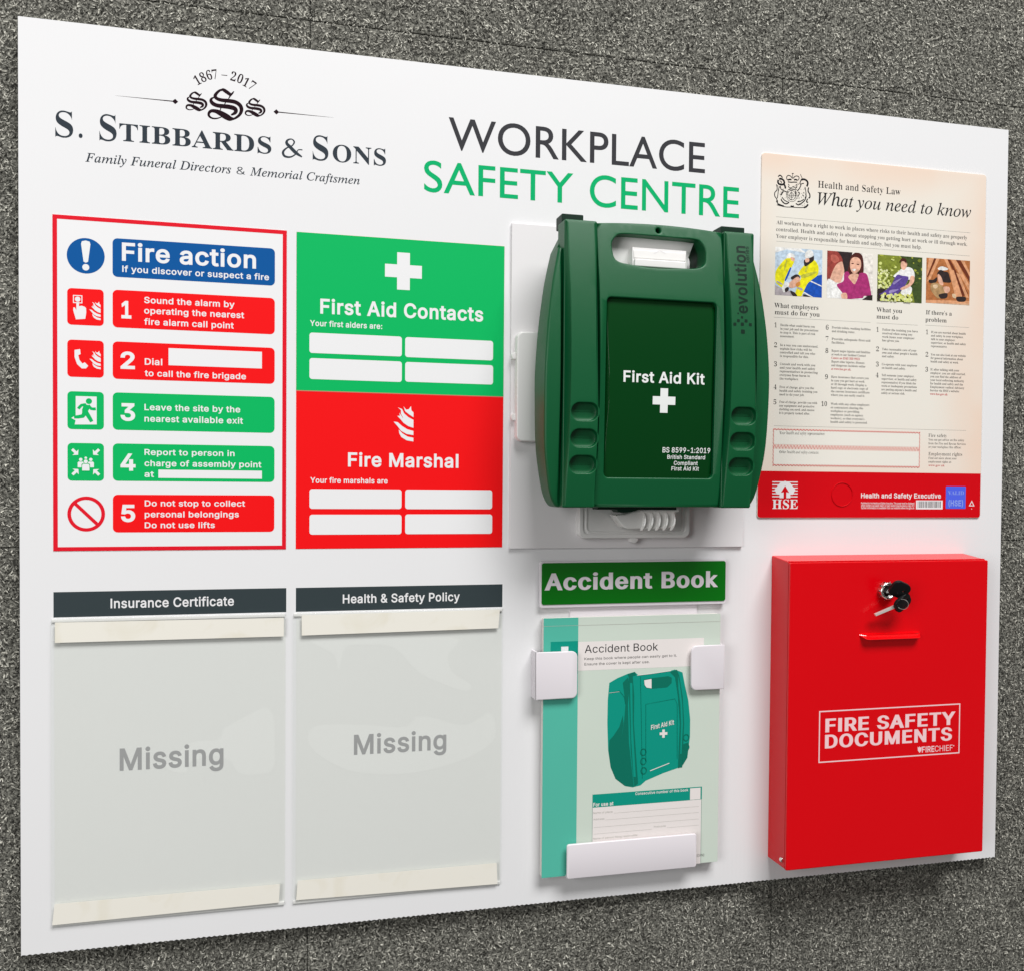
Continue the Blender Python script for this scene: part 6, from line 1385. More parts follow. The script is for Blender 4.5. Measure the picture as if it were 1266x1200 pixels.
for fx_, fy_, n_ in ((0.22, 0.45, 16), (0.78, 0.45, 16), (0.5, 0.62, 12), (0.3, 0.15, 10), (0.7, 0.14, 10), (0.5, 0.3, 10)):
    ax0, ay0, ax1, ay1 = 736.5, 724.8, 777.8, 757.2
    for _ in range(n_):
        x = ax0 + (ax1 - ax0) * (fx_ + rz.uniform(-0.16, 0.16))
        y = ay0 + (ay1 - ay0) * (fy_ + rz.uniform(-0.14, 0.14))
        a = rz.uniform(-1.2, 1.2) + (1.57 if rz.random() < 0.5 else 0)
        l_ = rz.uniform(0.8, 2.2)
        arms.append([brush([(x, y, 0.2), (x + l_ * 0.5 * math.cos(a), y + l_ * 0.5 * math.sin(a), 0.45), (x + l_ * math.cos(a + 0.5), y + l_ * math.sin(a + 0.5), 0.15)], 3)])
A_lines = ink('coat_of_arms', arms, Q1, ink_black, po)
# the four small photographs, printed on the poster
def pm(n, r, g, b):
    return MATS.get(n) or mat(n, (r, g, b, 1), 0.4, 0.3, var=0.6, vscale=300)
def photo(label, rect, layers, z=Q1):
    x0, y0, x1, y1 = rect
    out = [([rrect(x0, y0, x1, y1)], layers[0])]
    for l, m in layers[1:]:
        l = clip(ccw(l), x0, y0, x1, y1)
        if len(l) > 2:
            out.append(([l], m))
    o = picture('photograph', out, z, po, 0.004)
    o['label'] = label
    return o
sky_, yel, yel2, blu, wht, skin, dk, gry, org = (pm('print_sky', .50, .62, .74), pm('print_yellow', .80, .74, .01), pm('print_yellow_shade', .50, .50, .05), pm('print_blue', .01, .08, .45),
    pm('print_white', .80, .80, .78), pm('print_skin', .74, .42, .30), pm('print_dark', .03, .02, .02), pm('print_grey', .42, .38, .40), pm('print_orange', .65, .25, .06))
def S_(l):
    return closed_smooth(l, 4)
photo('photo of two people in yellow jackets and white helmets', (737.8, 629.1, 794.0, 680.0), [sky_,
  ([(736.0,682.8),(761.5,683.5),(774.5,675.8),(750.9,678.1),(736.2,673.3)], wht), ([(736.7,640.2),(746.3,636.0),(762.3,633.1),(775.2,630.0),(775.3,624.2),(737.0,622.2)], gry),
  (S_([(780.3,647.5),(790.0,652.9),(796.5,650.8),(796.9,625.4),(783.9,628.0),(770.8,635.0)]), blu), ([(779.5,645.7),(781.4,646.4),(794.5,641.6),(794.5,640.6)], wht), ([(771.4,633.6),(773.0,634.1),(786.0,628.1),(783.9,627.1)], wht),
  ([(774.0,637.5),(783.8,634.3),(793.6,631.0),(793.6,628.6),(781.7,630.3),(771.9,634.6)], blu), (S_([(772.0,631.7),(778.5,630.1),(783.9,628.0),(773.1,628.4)]), dk),
  (S_([(738.4,653.5),(742.7,660.5),(750.0,668.0),(756.4,669.9),(760.2,665.8),(755.0,655.5),(749.3,644.7),(746.8,637.4),(740.9,640.4),(738.2,644.1)]), yel), (S_([(755.0,658.4),(756.6,657.5),(751.4,645.8),(749.3,645.7)]), blu),
  (S_([(742.7,659.5),(745.9,660.7),(744.4,656.8),(742.8,656.7)]), yel2), (S_([(750.6,666.7),(752.2,666.3),(749.2,656.1),(747.9,657.0)]), yel2), (S_([(740.3,644.2),(746.2,641.7),(746.0,640.2),(740.0,642.7)]), gry),
  (S_([(751.1,669.1),(752.1,672.9),(755.8,674.6),(760.1,673.0),(760.7,670.2),(756.4,669.4)]), wht), (S_([(755.9,670.3),(760.7,669.2),(760.2,666.3),(757.0,666.6)]), skin),
  (S_([(771.0,661.3),(776.8,665.5),(783.2,669.2),(788.1,665.2),(789.8,659.6),(788.3,652.8),(780.3,646.5),(776.1,642.4),(772.5,635.5),(768.3,628.4),(762.3,631.6),(764.4,638.9),(767.5,645.8),(769.0,650.6),(765.2,653.3)]), yel),
  (S_([(768.4,651.6),(783.4,656.3),(787.7,655.6),(772.8,649.0)]), yel2), (S_([(775.7,664.4),(777.9,663.6),(774.8,655.8),(773.2,656.6)]), yel2), (S_([(765.4,639.0),(770.8,637.4),(770.0,635.4),(764.6,637.0)]), gry),
  (S_([(771.9,668.0),(776.7,669.3),(782.6,674.0),(783.8,668.8),(779.0,664.6),(773.1,661.4)]), dk), (S_([(773.5,669.5),(777.8,670.3),(777.9,667.0),(774.1,665.8)]), skin),
  (S_([(773.0,670.9),(773.9,676.3),(777.7,679.4),(782.0,678.2),(783.1,673.5),(777.8,670.8)]), wht),
  (S_([(756.2,648.0),(762.0,652.1),(766.3,651.4),(767.4,648.6),(762.1,645.5)]), dk), (S_([(753.6,641.1),(759.9,647.2),(765.3,649.9),(767.5,645.8),(762.2,638.8),(755.8,637.5)]), skin), (S_([(762.2,641.6),(766.4,644.8),(768.1,642.0),(764.4,638.9)]), org),
  (S_([(746.3,637.9),(750.4,642.9),(754.7,642.2),(751.6,634.4),(747.9,632.3)]), wht), (S_([(749.5,636.1),(753.2,638.3),(754.3,635.5),(750.6,632.4)]), dk), (S_([(755.9,634.6),(762.3,632.1),(764.5,628.2),(759.2,629.1)]), dk)])
hair_, mag, maroon, cr = pm('print_hair', .07, .015, .012), pm('print_magenta', .38, .03, .16), pm('print_auburn', .30, .05, .04), pm('print_cream', .78, .74, .68)
photo('photo of a smiling woman in a magenta top facing another person', (799.9, 629.5, 856.3, 680.2), [cr,
  ([(806.8,683.7),(831.5,683.9),(830.0,676.6),(825.9,657.9),(816.0,657.3),(804.7,677.8)], dk),
  (S_([(799.2,683.2),(809.0,681.5),(815.7,676.6),(819.1,669.1),(814.8,665.9),(809.4,661.7),(806.2,655.8),(800.4,647.7)]), maroon), (S_([(804.8,675.9),(811.3,675.4),(814.7,670.7),(809.3,667.5),(804.9,670.1)]), pm('print_auburn_light', .50, .12, .09)),
  (S_([(809.9,664.2),(817.5,669.5),(819.7,665.3),(820.9,658.6),(818.3,651.7),(816.2,646.7),(807.4,647.2),(804.1,650.8)]), skin), (S_([(800.4,647.7),(805.2,649.0),(811.8,645.5),(816.9,640.9),(819.2,632.4),(816.6,626.4),(800.2,625.5)]), wht),
  (S_([(826.3,664.7),(828.4,674.5),(833.2,679.7),(838.7,680.2),(843.2,676.5),(844.8,666.8),(844.1,657.1),(839.2,652.9),(827.1,653.1),(824.8,657.8)]), hair_),
  (S_([(821.0,657.1),(825.9,658.9),(829.3,652.3),(833.8,645.8),(838.6,654.8),(840.2,658.3),(848.0,658.3),(851.5,650.7),(854.9,635.3),(854.0,633.1),(846.2,633.9),(841.9,629.7),(825.3,628.8),(818.6,636.2),(811.9,644.0),(820.0,648.4)]), mag),
  (S_([(826.0,653.6),(831.4,657.3),(838.6,656.7),(836.5,650.8),(833.8,645.8),(829.3,649.4)]), skin),
  (S_([(827.9,668.7),(830.0,673.7),(835.0,675.4),(840.0,673.3),(841.7,667.6),(839.1,660.7),(833.1,657.4),(828.9,661.0)]), skin), (S_([(830.8,662.1),(835.2,662.4),(834.1,660.4),(831.9,660.2)]), wht),
  (S_([(829.6,668.3),(832.3,668.8),(832.3,667.8),(829.9,667.5)]), hair_), (S_([(836.2,668.2),(839.2,667.9),(838.8,667.0),(836.2,667.3)]), hair_),
  ([(843.0,629.8),(849.6,634.5),(856.8,635.4),(856.9,627.6),(840.8,627.2)], dk), ([(824.2,628.8),(844.1,631.3),(850.1,634.1),(840.8,627.7),(824.2,626.8)], wht), (S_([(817.5,634.2),(823.0,636.0),(825.2,632.7),(824.2,628.3),(819.3,628.5)]), skin)])
olv, grn, lime, purp = pm('print_olive', .20, .24, .03), pm('print_foliage', .05, .08, .02), pm('print_lime', .62, .68, .22), pm('print_purple', .10, .06, .28)
rl_ = random.Random(9)
fx0, fy0, fx1, fy1 = 862.1, 629.6, 918.6, 680.2
lay = [olv, ([(890.3,682.1),(919.8,684.0),(920.9,626.6),(910.7,626.1),(906.2,643.5),(897.6,669.4)], grn)]
for i in range(90):
    a, b_ = rl_.uniform(fx0, fx1), rl_.uniform(fy0 + 20, fy1)
    lay.append((ellipse(a, b_, rl_.uniform(0.8, 2.4), rl_.uniform(0.7, 1.9), 8), rl_.choice((olv, grn, pm('print_leaf', .38, .42, .06), grn) if a > fx0 + 28 else (olv, lime, pm('print_leaf', .38, .42, .06)))))
for i in range(90):
    a, b_ = rl_.uniform(fx0, fx0 + 16), rl_.uniform(fy0 + 14, fy0 + 34)
    lay.append((ellipse(a, b_, 1.4, 1.3, 9), rl_.choice((lime, olv, pm('print_pale', .70, .72, .40)))))
lay += [(S_([(861.8,641.9),(872.9,641.6),(874.0,632.9),(867.1,627.3),(862.1,628.8)]), dk),
  (S_([(898.0,648.3),(905.2,646.1),(903.8,639.0),(898.2,636.9),(891.1,639.1),(894.0,644.6)]), wht), (S_([(887.6,662.6),(892.6,666.4),(900.7,668.5),(906.8,665.5),(908.5,657.7),(902.0,654.7),(890.8,655.8),(881.6,657.0)]), wht),
  (S_([(885.7,658.6),(892.7,658.5),(900.7,657.4),(898.0,650.1),(891.0,641.8),(882.1,634.2),(874.0,634.7),(872.9,638.1),(864.0,636.3),(869.9,639.7),(878.8,647.2)]), purp), (S_([(877.9,641.9),(888.0,643.3),(886.0,641.5),(877.0,638.3)]), pm('print_lilac', .30, .24, .50)), (S_([(881.8,650.9),(891.8,655.8),(890.8,654.5),(882.8,648.3)]), pm('print_lilac', .30, .24, .50)),
  (S_([(903.4,658.3),(908.0,658.6),(907.6,652.4),(902.1,646.8),(893.0,642.8),(891.0,644.8),(901.0,650.2)]), skin), (S_([(890.9,672.5),(894.4,675.8),(898.5,672.9),(898.1,668.5),(894.6,664.8),(891.1,667.2)]), skin), (S_([(889.4,674.6),(892.4,677.8),(896.9,676.8),(897.8,672.0),(894.5,674.4),(889.4,673.7)]), hair_)]
for i in range(70):
    a, b_ = rl_.uniform(fx0 + 4, fx0 + 44), rl_.uniform(fy0, fy0 + 8)
    lay.append((ellipse(a, b_, 1.7, 1.5, 10), rl_.choice((lime, pm('print_pale', .70, .72, .40), pm('print_apple', .60, .60, .12)))))
photo('photo of a man in a purple apron picking fruit', (fx0, fy0, fx1, fy1), lay)
br, br2, br3 = pm('print_beam', .42, .15, .05), pm('print_beam_light', .68, .33, .17), pm('print_beam_dark', .14, .03, .012)
lay = [br]
for a, b_ in (((690, 200, 760, 195, 690, 400, 660, 440), br2), ((790, 200, 830, 200, 700, 480, 670, 480), br2), ((760, 200, 790, 200, 680, 430, 665, 430), br3), ((870, 205, 910, 205, 1010, 430, 980, 430), br2),
              ((910, 205, 940, 205, 1180, 640, 1150, 660), br3), ((950, 205, 1010, 205, 1200, 560, 1200, 640), br2), ((1010, 205, 1060, 210, 1200, 440, 1200, 520), br3), ((1070, 210, 1110, 212, 1200, 400, 1200, 450), br2),
              ((940, 340, 1000, 350, 1110, 680, 1020, 690), br2), ((1000, 350, 1030, 380, 1140, 660, 1110, 690), br3), ((1030, 380, 1070, 400, 1190, 700, 1150, 690), br2)):
    pass
beams = [([(927.0,680.0),(934.2,681.0),(927.4,662.4),(924.4,658.7)], br2), ([(937.3,681.6),(941.5,681.9),(928.6,655.4),(925.0,654.3)], br2), ([(934.2,681.4),(937.3,681.6),(926.4,659.7),(924.4,658.7)], br3), ([(945.6,682.1),(949.7,682.4),(960.6,661.7),(957.5,661.5)], br2),
  ([(949.7,682.4),(952.9,682.6),(978.8,644.0),(975.7,642.0)], br3), ([(953.9,682.7),(960.1,683.1),(981.8,651.3),(982.0,644.2)], br2), ([(960.1,683.1),(965.4,683.4),(981.6,662.1),(981.7,654.9)], br3), ([(966.4,683.5),(970.6,683.7),(981.5,665.7),(981.6,661.2)], br2),
  ([(953.1,669.3),(959.4,668.8),(971.5,640.0),(962.1,638.6)], br2), ([(959.4,668.8),(962.6,666.3),(974.6,642.0),(971.5,639.1)], br3), ([(962.6,666.3),(966.8,664.8),(980.0,638.7),(975.7,639.4)], br2),
  ([(922.8,633.8),(981.1,635.6),(981.2,632.5),(922.9,630.3)], br2), ([(922.9,630.3),(981.2,632.5),(981.3,628.0),(923.0,626.7)], pm('print_board', .60, .38, .24)),
  (S_([(938.6,669.3),(943.7,672.2),(952.1,670.1),(949.0,668.1),(941.7,667.7)]), wht), (S_([(937.7,663.0),(941.7,668.1),(946.9,666.7),(952.2,665.7),(954.4,660.5),(956.0,655.2),(949.3,654.4),(945.1,655.5),(940.8,661.4)]), dk),
  (S_([(927.5,656.2),(932.7,656.5),(937.8,659.5),(936.8,654.1),(928.6,652.7)]), dk), (S_([(938.7,663.1),(942.9,660.7),(946.2,652.9),(944.2,651.0),(939.9,654.3)]), skin),
  (S_([(930.7,652.0),(937.9,653.3),(946.3,649.3),(950.5,644.2),(947.5,637.8),(939.3,636.5),(933.0,641.5),(929.8,646.6)]), pm('print_khaki', .42, .26, .12)), (S_([(932.8,650.3),(937.9,651.5),(939.0,648.9),(934.9,646.9)]), pm('print_sand', .68, .50, .32)), (S_([(946.3,649.3),(953.5,649.7),(954.7,645.3),(949.5,642.4)]), skin),
  (S_([(940.2,640.1),(945.4,642.1),(951.6,642.5),(950.7,637.5),(943.4,636.3)]), dk), (S_([(963.2,638.7),(968.4,639.9),(975.7,639.4),(974.8,634.8),(965.4,634.3)]), dk), (S_([(957.9,642.0),(962.0,642.2),(962.7,637.8),(959.0,638.4)]), pm('print_sand', .68, .50, .32))]
photo('photo of a worker crouching among roof timbers', (923.9, 630.7, 980.7, 680.5), [br] + beams)

# ------------------------------------------------------------------ backing plate and wall bracket
bp_ = plate('backing_plate', rrect(447.8, 361.4, 703.2, 683.6), ZB + 0.1, ZB + 3.2, foam_white, bev=0.3, seg=1)
tag(bp_, 'plain white square-edged plate stuck to the board behind the green case', 'plate')
ZP = ZB + 3.2
br_ = thing('case_bracket', 'white plastic bracket holding the green case, showing at its side, foot and handle hole', 'bracket', 577, 470, ZP)
plate('base_plate', rrect(451.5, 467.5, 702.5, 575.5, 6), ZP, ZP + 10, plastic_white, br_, bev=1.6, seg=3)
for y in (552, 491.5):
    plate('peg', ellipse(450.3, y, 3.2, 3.6, 16), ZP, ZP + 5, plastic_white, br_, bev=0.8)
plate('foot_plate', rrect(517, 371.5, 637.5, 470, 7), ZP, ZP + 9, plastic_white, br_, bev=1.4, seg=3, holes=[])
plate('foot_rim', rrect(517.6, 372.2, 636.9, 460, 6.5), ZP + 9, ZP + 10.6, plastic_white, br_, holes=[rrect(521.5, 376, 633, 456, 5)], bev=0.6)
plate('foot_rim', rrect(524.2, 377.5, 630.4, 455, 4.5), ZP + 9, ZP + 10.2, plastic_white, br_, holes=[rrect(526, 379.2, 628.6, 453, 3.5)], bev=0.4)
plate('foot_nub', ellipse(577, 370.8, 4.4, 4.4, 20), ZP + 1, ZP + 8.5, plastic_white, br_, bev=1)
# release lever with finger ribs
lv = [(548.7,395.7),(559.0,396.5),(565.9,398.7),(575.1,401.7),(615.0,401.8),(613.4,391.0),(611.7,384.5),(604.6,382.1),(580.0,382.1),(561.5,382.2),(556.9,384.6)]
lever = plate('release_lever', ccw(lv), ZP + 12, ZP + 28, lever_plastic, br_, bev=1.6, seg=3)
plate('lever_tab', ccw([(573.4,405.1),(613.4,405.2),(613.7,399.4),(572.8,399.3)]), ZP + 16, ZP + 36, lever_plastic, br_, bev=1.0)
rx = [(579.2,398.5),(587.2,398.5),(595.1,398.5),(603.1,398.6),(611.1,398.6)]
for i, (x, y) in enumerate(rx):
    n = 7
    ring = []
    vs, fs = [], []
    for j in range(n):
        t = j / (n - 1)
        yy = y - 18.0 * t
        bow = 1.6 * math.sin(math.pi * t)
        for dx, dz in ((-1.7, 0), (-0.9, 2.4), (0.3, 3.2), (1.1, 2.2), (1.5, 0)):
            vs.append((x + bow * 0.6 + dx - (2.0 * t * t), yy, ZP + 27.6 + 1.25 * dz * (1 - 0.75 * abs(2 * t - 1) ** 3)))
    for j in range(n - 1):
        for q in range(4):
            a = j * 5 + q
            fs.append((a, a + 1, a + 6, a + 5))
    fs += [tuple(range(5)), tuple(reversed(range((n - 1) * 5, n * 5)))]
    link_mesh('finger_rib', vs, fs, lever_plastic, lever, smooth=True)
# hook that reaches through the handle opening
hk0, hk1 = (549.2,650.7), (604.7,636.8)
wp = [(528.9,665.0),(570.8,665.5),(617.3,661.8),(614.2,654.1),(611.6,647.0),(610.2,638.0),(610.2,634.0),(529.3,629.1)]
plate('hook_plate', ccw(wp), ZP, ZP + 56, plastic_white, br_, bev=1.0)
plate('hook_block', rrect(hk0[0], hk1[1] - 6, hk1[0], hk0[1] + 0.5), ZP + 56, ZP + 66, plastic_white, br_, bev=0.8)
plate('hook_panel', rrect(hk0[0] + 1.2, hk1[1] + 4.4, hk1[0] - 1.2, hk0[1] - 2.0), ZP + 66, ZP + 67.0, lever_plastic, br_, bev=0.5)
plate('hook_lip', rrect(hk0[0] + 1.5, hk1[1] - 4, hk1[0] - 1.5, hk1[1] + 3.2, 1), ZP + 66, ZP + 69, plastic_white, br_, bev=1.0, seg=3)
ch = [(570.6,646.0),(576.6,649.5),(582.7,646.8)]
ink('chevron', [[brush([(x, y, 0.9) for x, y in ch], 1)]], ZP + 67.1, foam_white, br_)

# ------------------------------------------------------------------ first aid case
KX, KY = 577.0, 538.0
kit = thing('first_aid_case', 'dark green moulded plastic first aid case with a carry handle and white cross', 'first aid kit', KX, KY, ZB + 14)
def bow(x, y, z):
    zz = z - ZB
    f = min(1, max(0, (zz - 52) / 22))
    return (x, y, z - f * 12.0 * ((y - KY) / 134.0) ** 2)
prof_ = [(404, 97), (406, 102), (417, 107.5), (440, 112), (467, 115), (516, 116), (540, 115.5), (570, 113.4), (595, 110.6), (620, 107), (647, 101.3)]
def side(x_off=0.0, ymax=999):
    pts = smooth_path([(a, b) for a, b in prof_], 4)
    return [(b + x_off, a) for a, b in pts if a <= ymax]
def barrel(off, y_lo, y_top, top_half):
    r = [(KX + hx + off, y) for hx, y in side()]
    r += [(KX + top_half + off, y_top - 6), (KX + top_half + off - 4, y_top)]
    l = [(2 * KX - x, y) for x, y in reversed(r)]
    return ccw([(x, max(y, y_lo)) for x, y in r] + l)
hole_back = rrect(512, 622, 638, 667, 10, 8)
def back_taper(x, y, z):
    k = 1 - 0.075 * max(0.0, (ZB + 38 - z) / 24)
    return (KX + (x - KX) * k, KY + (y - KY) * (1 - (1 - k) * 0.4), z)
plate('back_shell', barrel(-3.6, 407.5, 669.5, 92), ZB + 14, ZB + 38, case_green, kit, holes=[hole_back], bev=2.5, seg=3, warp=back_taper)
plate('seam_flange', barrel(-1.9, 405.0, 671.5, 92), ZB + 37, ZB + 41, case_green, kit, holes=[rrect(513, 623, 641, 667, 10, 8)], bev=0.8)
hole_front = [(527.5,647.8),(527.9,654.0),(531.4,659.0),(537.0,662.1),(553.4,662.7),(574.1,662.5),(595.1,662.3),(612.0,662.3),(618.4,660.3),(622.8,653.7),(623.1,645.9),(621.9,639.0),(617.7,635.3),(610.3,633.6),(595.5,632.5),(576.6,631.5),(562.0,631.8),(546.5,633.3),(535.3,634.9),(529.6,638.9)]
hole_front = ccw(closed_smooth(hole_front, 3))
plate('middle_shell', barrel(-1.4, 404.6, 671.5, 92), ZB + 41.5, ZB + 57, case_green, kit, holes=[rrect(514, 624, 642, 667, 10, 8)], bev=0.8, seg=3)
for s in (-1, 1):                                                  # curved side wings
    out = [(x if s > 0 else 2 * KX - x, y) for x, y in [(KX + hx - 0.8, y) for hx, y in side(0, 647)]]
    inner = [(KX + s * 95.5, 646.6), (KX + s * 95.5, 404.6)]
    plate('side_wing', ccw(out + inner), ZB + 55, ZB + 76, case_green, kit, bev=2.6, seg=4, grid=7, warp=bow)
arc_top = [(x, 671.3 + 3.2 * (1 - ((x - KX) / 66) ** 2)) for x in np.linspace(643.5, 510.5, 16)]
panel = [(510.5, 404.5), (643.5, 404.5)] + arc_top
pin = ellipse(575.4, 668.4, 2.5, n=16)
rec = rrect(521, 432.6, 633, 601, 4.5, 6)
plate('front_panel', ccw(panel), ZB + 55, ZB + 81, case_green, kit, holes=[hole_front, pin, rec], bev=1.4, seg=3, grid=7, warp=bow, bottom=False)
plate('hanging_hole', offset(ccw(pin), 0.4), ZB + 58, ZB + 68, rubber_black, kit, bev=0.1, seg=1, warp=bow)
lab = plate('label_plate', offset(rec, -0.1), ZB + 56, ZB + 76.6, case_label, kit, bev=0.2, seg=1, grid=7, warp=bow)
for s in (-1, 1):
    xa, xb = (480.2, 512.2) if s < 0 else (641.8, 673.8)
    cx = 498.4 if s < 0 else 660.2
    dim = [rrect(cx - 13.2, cy_ - 8.2, cx + 13.2, cy_ + 8.2, 8.1, 7) for cy_ in (492.9, 468.6, 444.2)]
    strap = plate('front_rib', rrect(xa, 404.0, xb, 671.8, 2.0, 4), ZB + 55, ZB + 85.5, case_green, kit, holes=dim, bev=1.1, seg=3, grid=7, warp=bow, bottom=False)
    for cy_ in (492.9, 468.6, 444.2):
        # shallow dished finger recess
        lo = rrect(cx - 13.6, cy_ - 8.6, cx + 13.6, cy_ + 8.6, 8.5, 7)
        vs, fs = [], []
        for k, (o_, z_) in enumerate(((0, 84.5), (0.3, 81.4), (0.9, 80.2), (2.2, 79.6), (4.0, 79.4))):
            ring = offset(lo, -o_)
            b = len(vs)
            vs += [(p[0], p[1], ZB + z_) for p in ring]
            n = len(ring)
            if k:
                fs += [(b - n + i, b - n + (i + 1) % n, b + (i + 1) % n, b + i) for i in range(n)]
        fs.append(tuple(range(b, b + n)))
        vs = [bow(*v) for v in vs]
        link_mesh('finger_recess', vs, fs, case_green, strap, smooth=True)
    # hinge tab behind the top of each rib
    tb = rrect(xa + 1.5 if s < 0 else xa + 3.5, 668, xb - 9 if s < 0 else xb - 3, 680.5, 1)
    plate('top_tab', tb, ZB + 42, ZB + 60, case_dark, kit, bev=0.8)
lb_ = [(521.3,404.5),(603.0,409.0),(603.7,401.5),(563.2,401.5),(556.5,399.5),(548.6,398.7),(543.0,399.1),(541.3,401.8),(521.9,401.8)]
plate('latch_block', ccw(lb_), ZB + 40, ZB + 56, case_dark, kit, bev=0.8)
LZ = ZB + 76.72
text(lab, "First Aid Kit", 'H', 538.7, 621.9, 522.8, 10.0, LZ, case_print, 19, warp=bow)
cx, cy = (580.3,506.0)
ink('cross', [[plus(cx, cy, 11.6, 3.9)]], LZ, case_print, lab, warp=bow)
text(lab, "BS 8599-1:2019", 'H', 580.8, 630.5, 456.8, 4.8, LZ, case_print, 14, warp=bow)
for s, a in (("British Standard", (586.1, 625.6, 450.8, 3.7)), ("Compliant", (593.2, 618.2, 445.1, 3.7)), ("First Aid Kit", (591.1, 619.8, 439.8, 3.7))):
    text(lab, s, 'H', *a, LZ, case_print, 14, warp=bow)
# embossed name running up the right rib
def vertical_text(name, s, xb, y0, y1, cap, z, m, b, holder):
    vs, fs = line_geo(s, 'H', b)
    mn = min(p[0] for p in vs); mx = max(p[0] for p in vs)
    k = (y1 - y0) / (mx - mn)
    k2 = cap / CAPH['H']
    v0 = [bow(xb - p[1] * k2, y0 + (p[0] - mn) * k, z) for p in vs]
    return link_mesh(name, v0, fs, m, holder)
vx, vy0, vy1 = 662.7, 591.3, 658.0
vertical_text('embossed_name', "evolution", vx, vy0, vy1, 11.6, ZB + 85.62, case_dark, 22, kit)
vertical_text('embossed_name', "series", 666.7, 641.3, 657.8, 3.9, ZB + 85.62, case_dark, 14, kit)
dots = [(652.7,591.1,1.7),(656.7,587.5,2.4),(652.8,584.1,3.0),(660.9,584.2,3.2),(649.0,580.5,3.2),(656.9,580.8,3.4),(665.4,580.8,3.2),(657.4,573.7,4.2)]
ink('embossed_dots', [[rrect(x - s / 2, y - s / 2, x + s / 2, y + s / 2, s * 0.2, 2)] for x, y, s in dots], ZB + 85.62, case_dark, kit, warp=bow)

# ------------------------------------------------------------------ accident book holder
ho = thing('book_holder', 'white holder with a green Accident Book nameplate, two side tabs and a tray lip', 'holder', 581, 170, ZB)
hb = rrect(478, 24, 684.5, 349, 2)
plate('back_plate', rrect(512, 30, 652, 340, 3), ZB + 0.1, ZB + 2.1, holder_white, ho, bev=0.3)
hx0, hy0, hx1, hy1 = 476.0, 304.9, 680.3, 350.1
plate('nameplate_mount', rrect(479, 301.8, 683.2, 348.4, 2), ZB + 2.2, ZB + 6, holder_white, ho, bev=0.5)
npl = plate('nameplate', rrect(480.6, 305.0, 682.0, 347.0, 2.4), ZB + 6, ZB + 6.8, sign_green, ho, bev=0.2)
text(npl, "Accident Book", 'H', 483.4, 673.3, 320.1, 16.0, ZB + 6.95, holder_white, (36, 16))
for nm, ol, corner in (('side_tab', [(472.5,259.2),(511.0,257.1),(515.4,255.2),(515.5,252.3),(514.0,216.6),(511.4,211.9),(471.9,213.4)], -1), ('side_tab', [(640.9,259.7),(678.4,260.1),(673.4,214.1),(644.8,214.4),(642.1,217.9),(639.1,254.8)], 1)):
    pass
BT = 17.0
def folded_tab(x_out, x_in, y0, y1, s):
    """tab folded over the book: flange rises at x_out and turns inwards to x_in"""
    xa, xb = min(x_out, x_in), max(x_out, x_in)
    r = 6
    n = 6
    if s < 0:
        out = [(xa, y0), (xb - r, y0)] + [(xb - r + r * math.sin(a), y0 + r - r * math.cos(a)) for a in np.linspace(0, math.pi / 2, n)] \
            + [(xb - r + r * math.cos(a), y1 - r + r * math.sin(a)) for a in np.linspace(0, math.pi / 2, n)] + [(xa, y1)]
    else:
        out = [(xb, y1), (xa + r, y1)] + [(xa + r - r * math.sin(a), y1 - r + r * math.cos(a)) for a in np.linspace(0, math.pi / 2, n)] \
            + [(xa + r - r * math.cos(a), y0 + r - r * math.sin(a)) for a in np.linspace(0, math.pi / 2, n)] + [(xb, y0)]
    f = plate_mesh(ccw(out), (), ZB + BT - 2.2, ZB + BT, 0.9, 3)
    wl = rrect(x_out - (0 if s < 0 else 2.2), y0, x_out + (2.2 if s < 0 else 0), y1)
    g = plate_mesh(wl, (), ZB, ZB + BT - 1.0, 0.1, 1)
    vs, fs = join([f, g])
    return link_mesh('side_tab', vs, fs, holder_white, ho, smooth=True)
tl = 472.5, 211.7, 515.7, 259.2
tr = 639.4, 214.0, 676.9, 260.4
folded_tab(tl[0], tl[2], tl[1], tl[3], -1)
folded_tab(tr[2], tr[0], tr[1], tr[3], 1)
lx0, ly0, lx1, ly1 = 506.1, 30.9, 647.3, 64.4
ly0 = 29.4
lip = plate_mesh(ccw(rrect(lx0, ly0, lx1, ly1, 2.5, 4)), (), ZB + 15.8, ZB + 18, 0.9, 3)
shelf_ = plate_mesh(rrect(lx0 + 0.5, ly0, lx1 - 0.5, ly0 + 2.2), (), ZB, ZB + 16.5, 0.1, 1)
vs, fs = join([lip, shelf_])
link_mesh('tray_lip', vs, fs, holder_white, ho, smooth=True)

# ------------------------------------------------------------------ accident book
BZ = ZB + 11.0
bk_ = thing('accident_book', 'mint green accident book with a teal spine strip and a drawing of a green case', 'book', 581, 160, ZB + 2)
b0, b1, b2, b3 = [(480.4,292.5),(677.5,291.9),(671.9,30.5),(478.0,30.0)]
bx0, bx1, by0, by1 = (b0[0] + b3[0]) / 2, (b1[0] + b2[0]) / 2, (b2[1] + b3[1]) / 2, (b0[1] + b1[1]) / 2
bx0, by0 = 481.6, max(by0, 26.5)
for i in range(5):
    plate('page_block', rrect(bx0 + 0.6 + 0.25 * (i % 2), by0 + 0.6, bx1 - 0.7, by1 - 0.5 - 0.2 * (i % 3)), ZB + 2.3 + i * 1.6, ZB + 3.8 + i * 1.6, paper, bk_, bev=0.1, seg=1)
plate('cover', rrect(bx0, by0, bx1, by1, 0.8, 2), BZ - 0.5, BZ, book_mint, bk_, bev=0.12, seg=1)
C1, C2, C3, C4 = BZ + 0.08, BZ + 0.16, BZ + 0.24, BZ + 0.32
sxp = 518.05
ink('spine_strip', [[rrect(bx0 + 0.1, by0 + 0.1, sxp, by1 - 0.1)]], C1, book_spine, bk_)
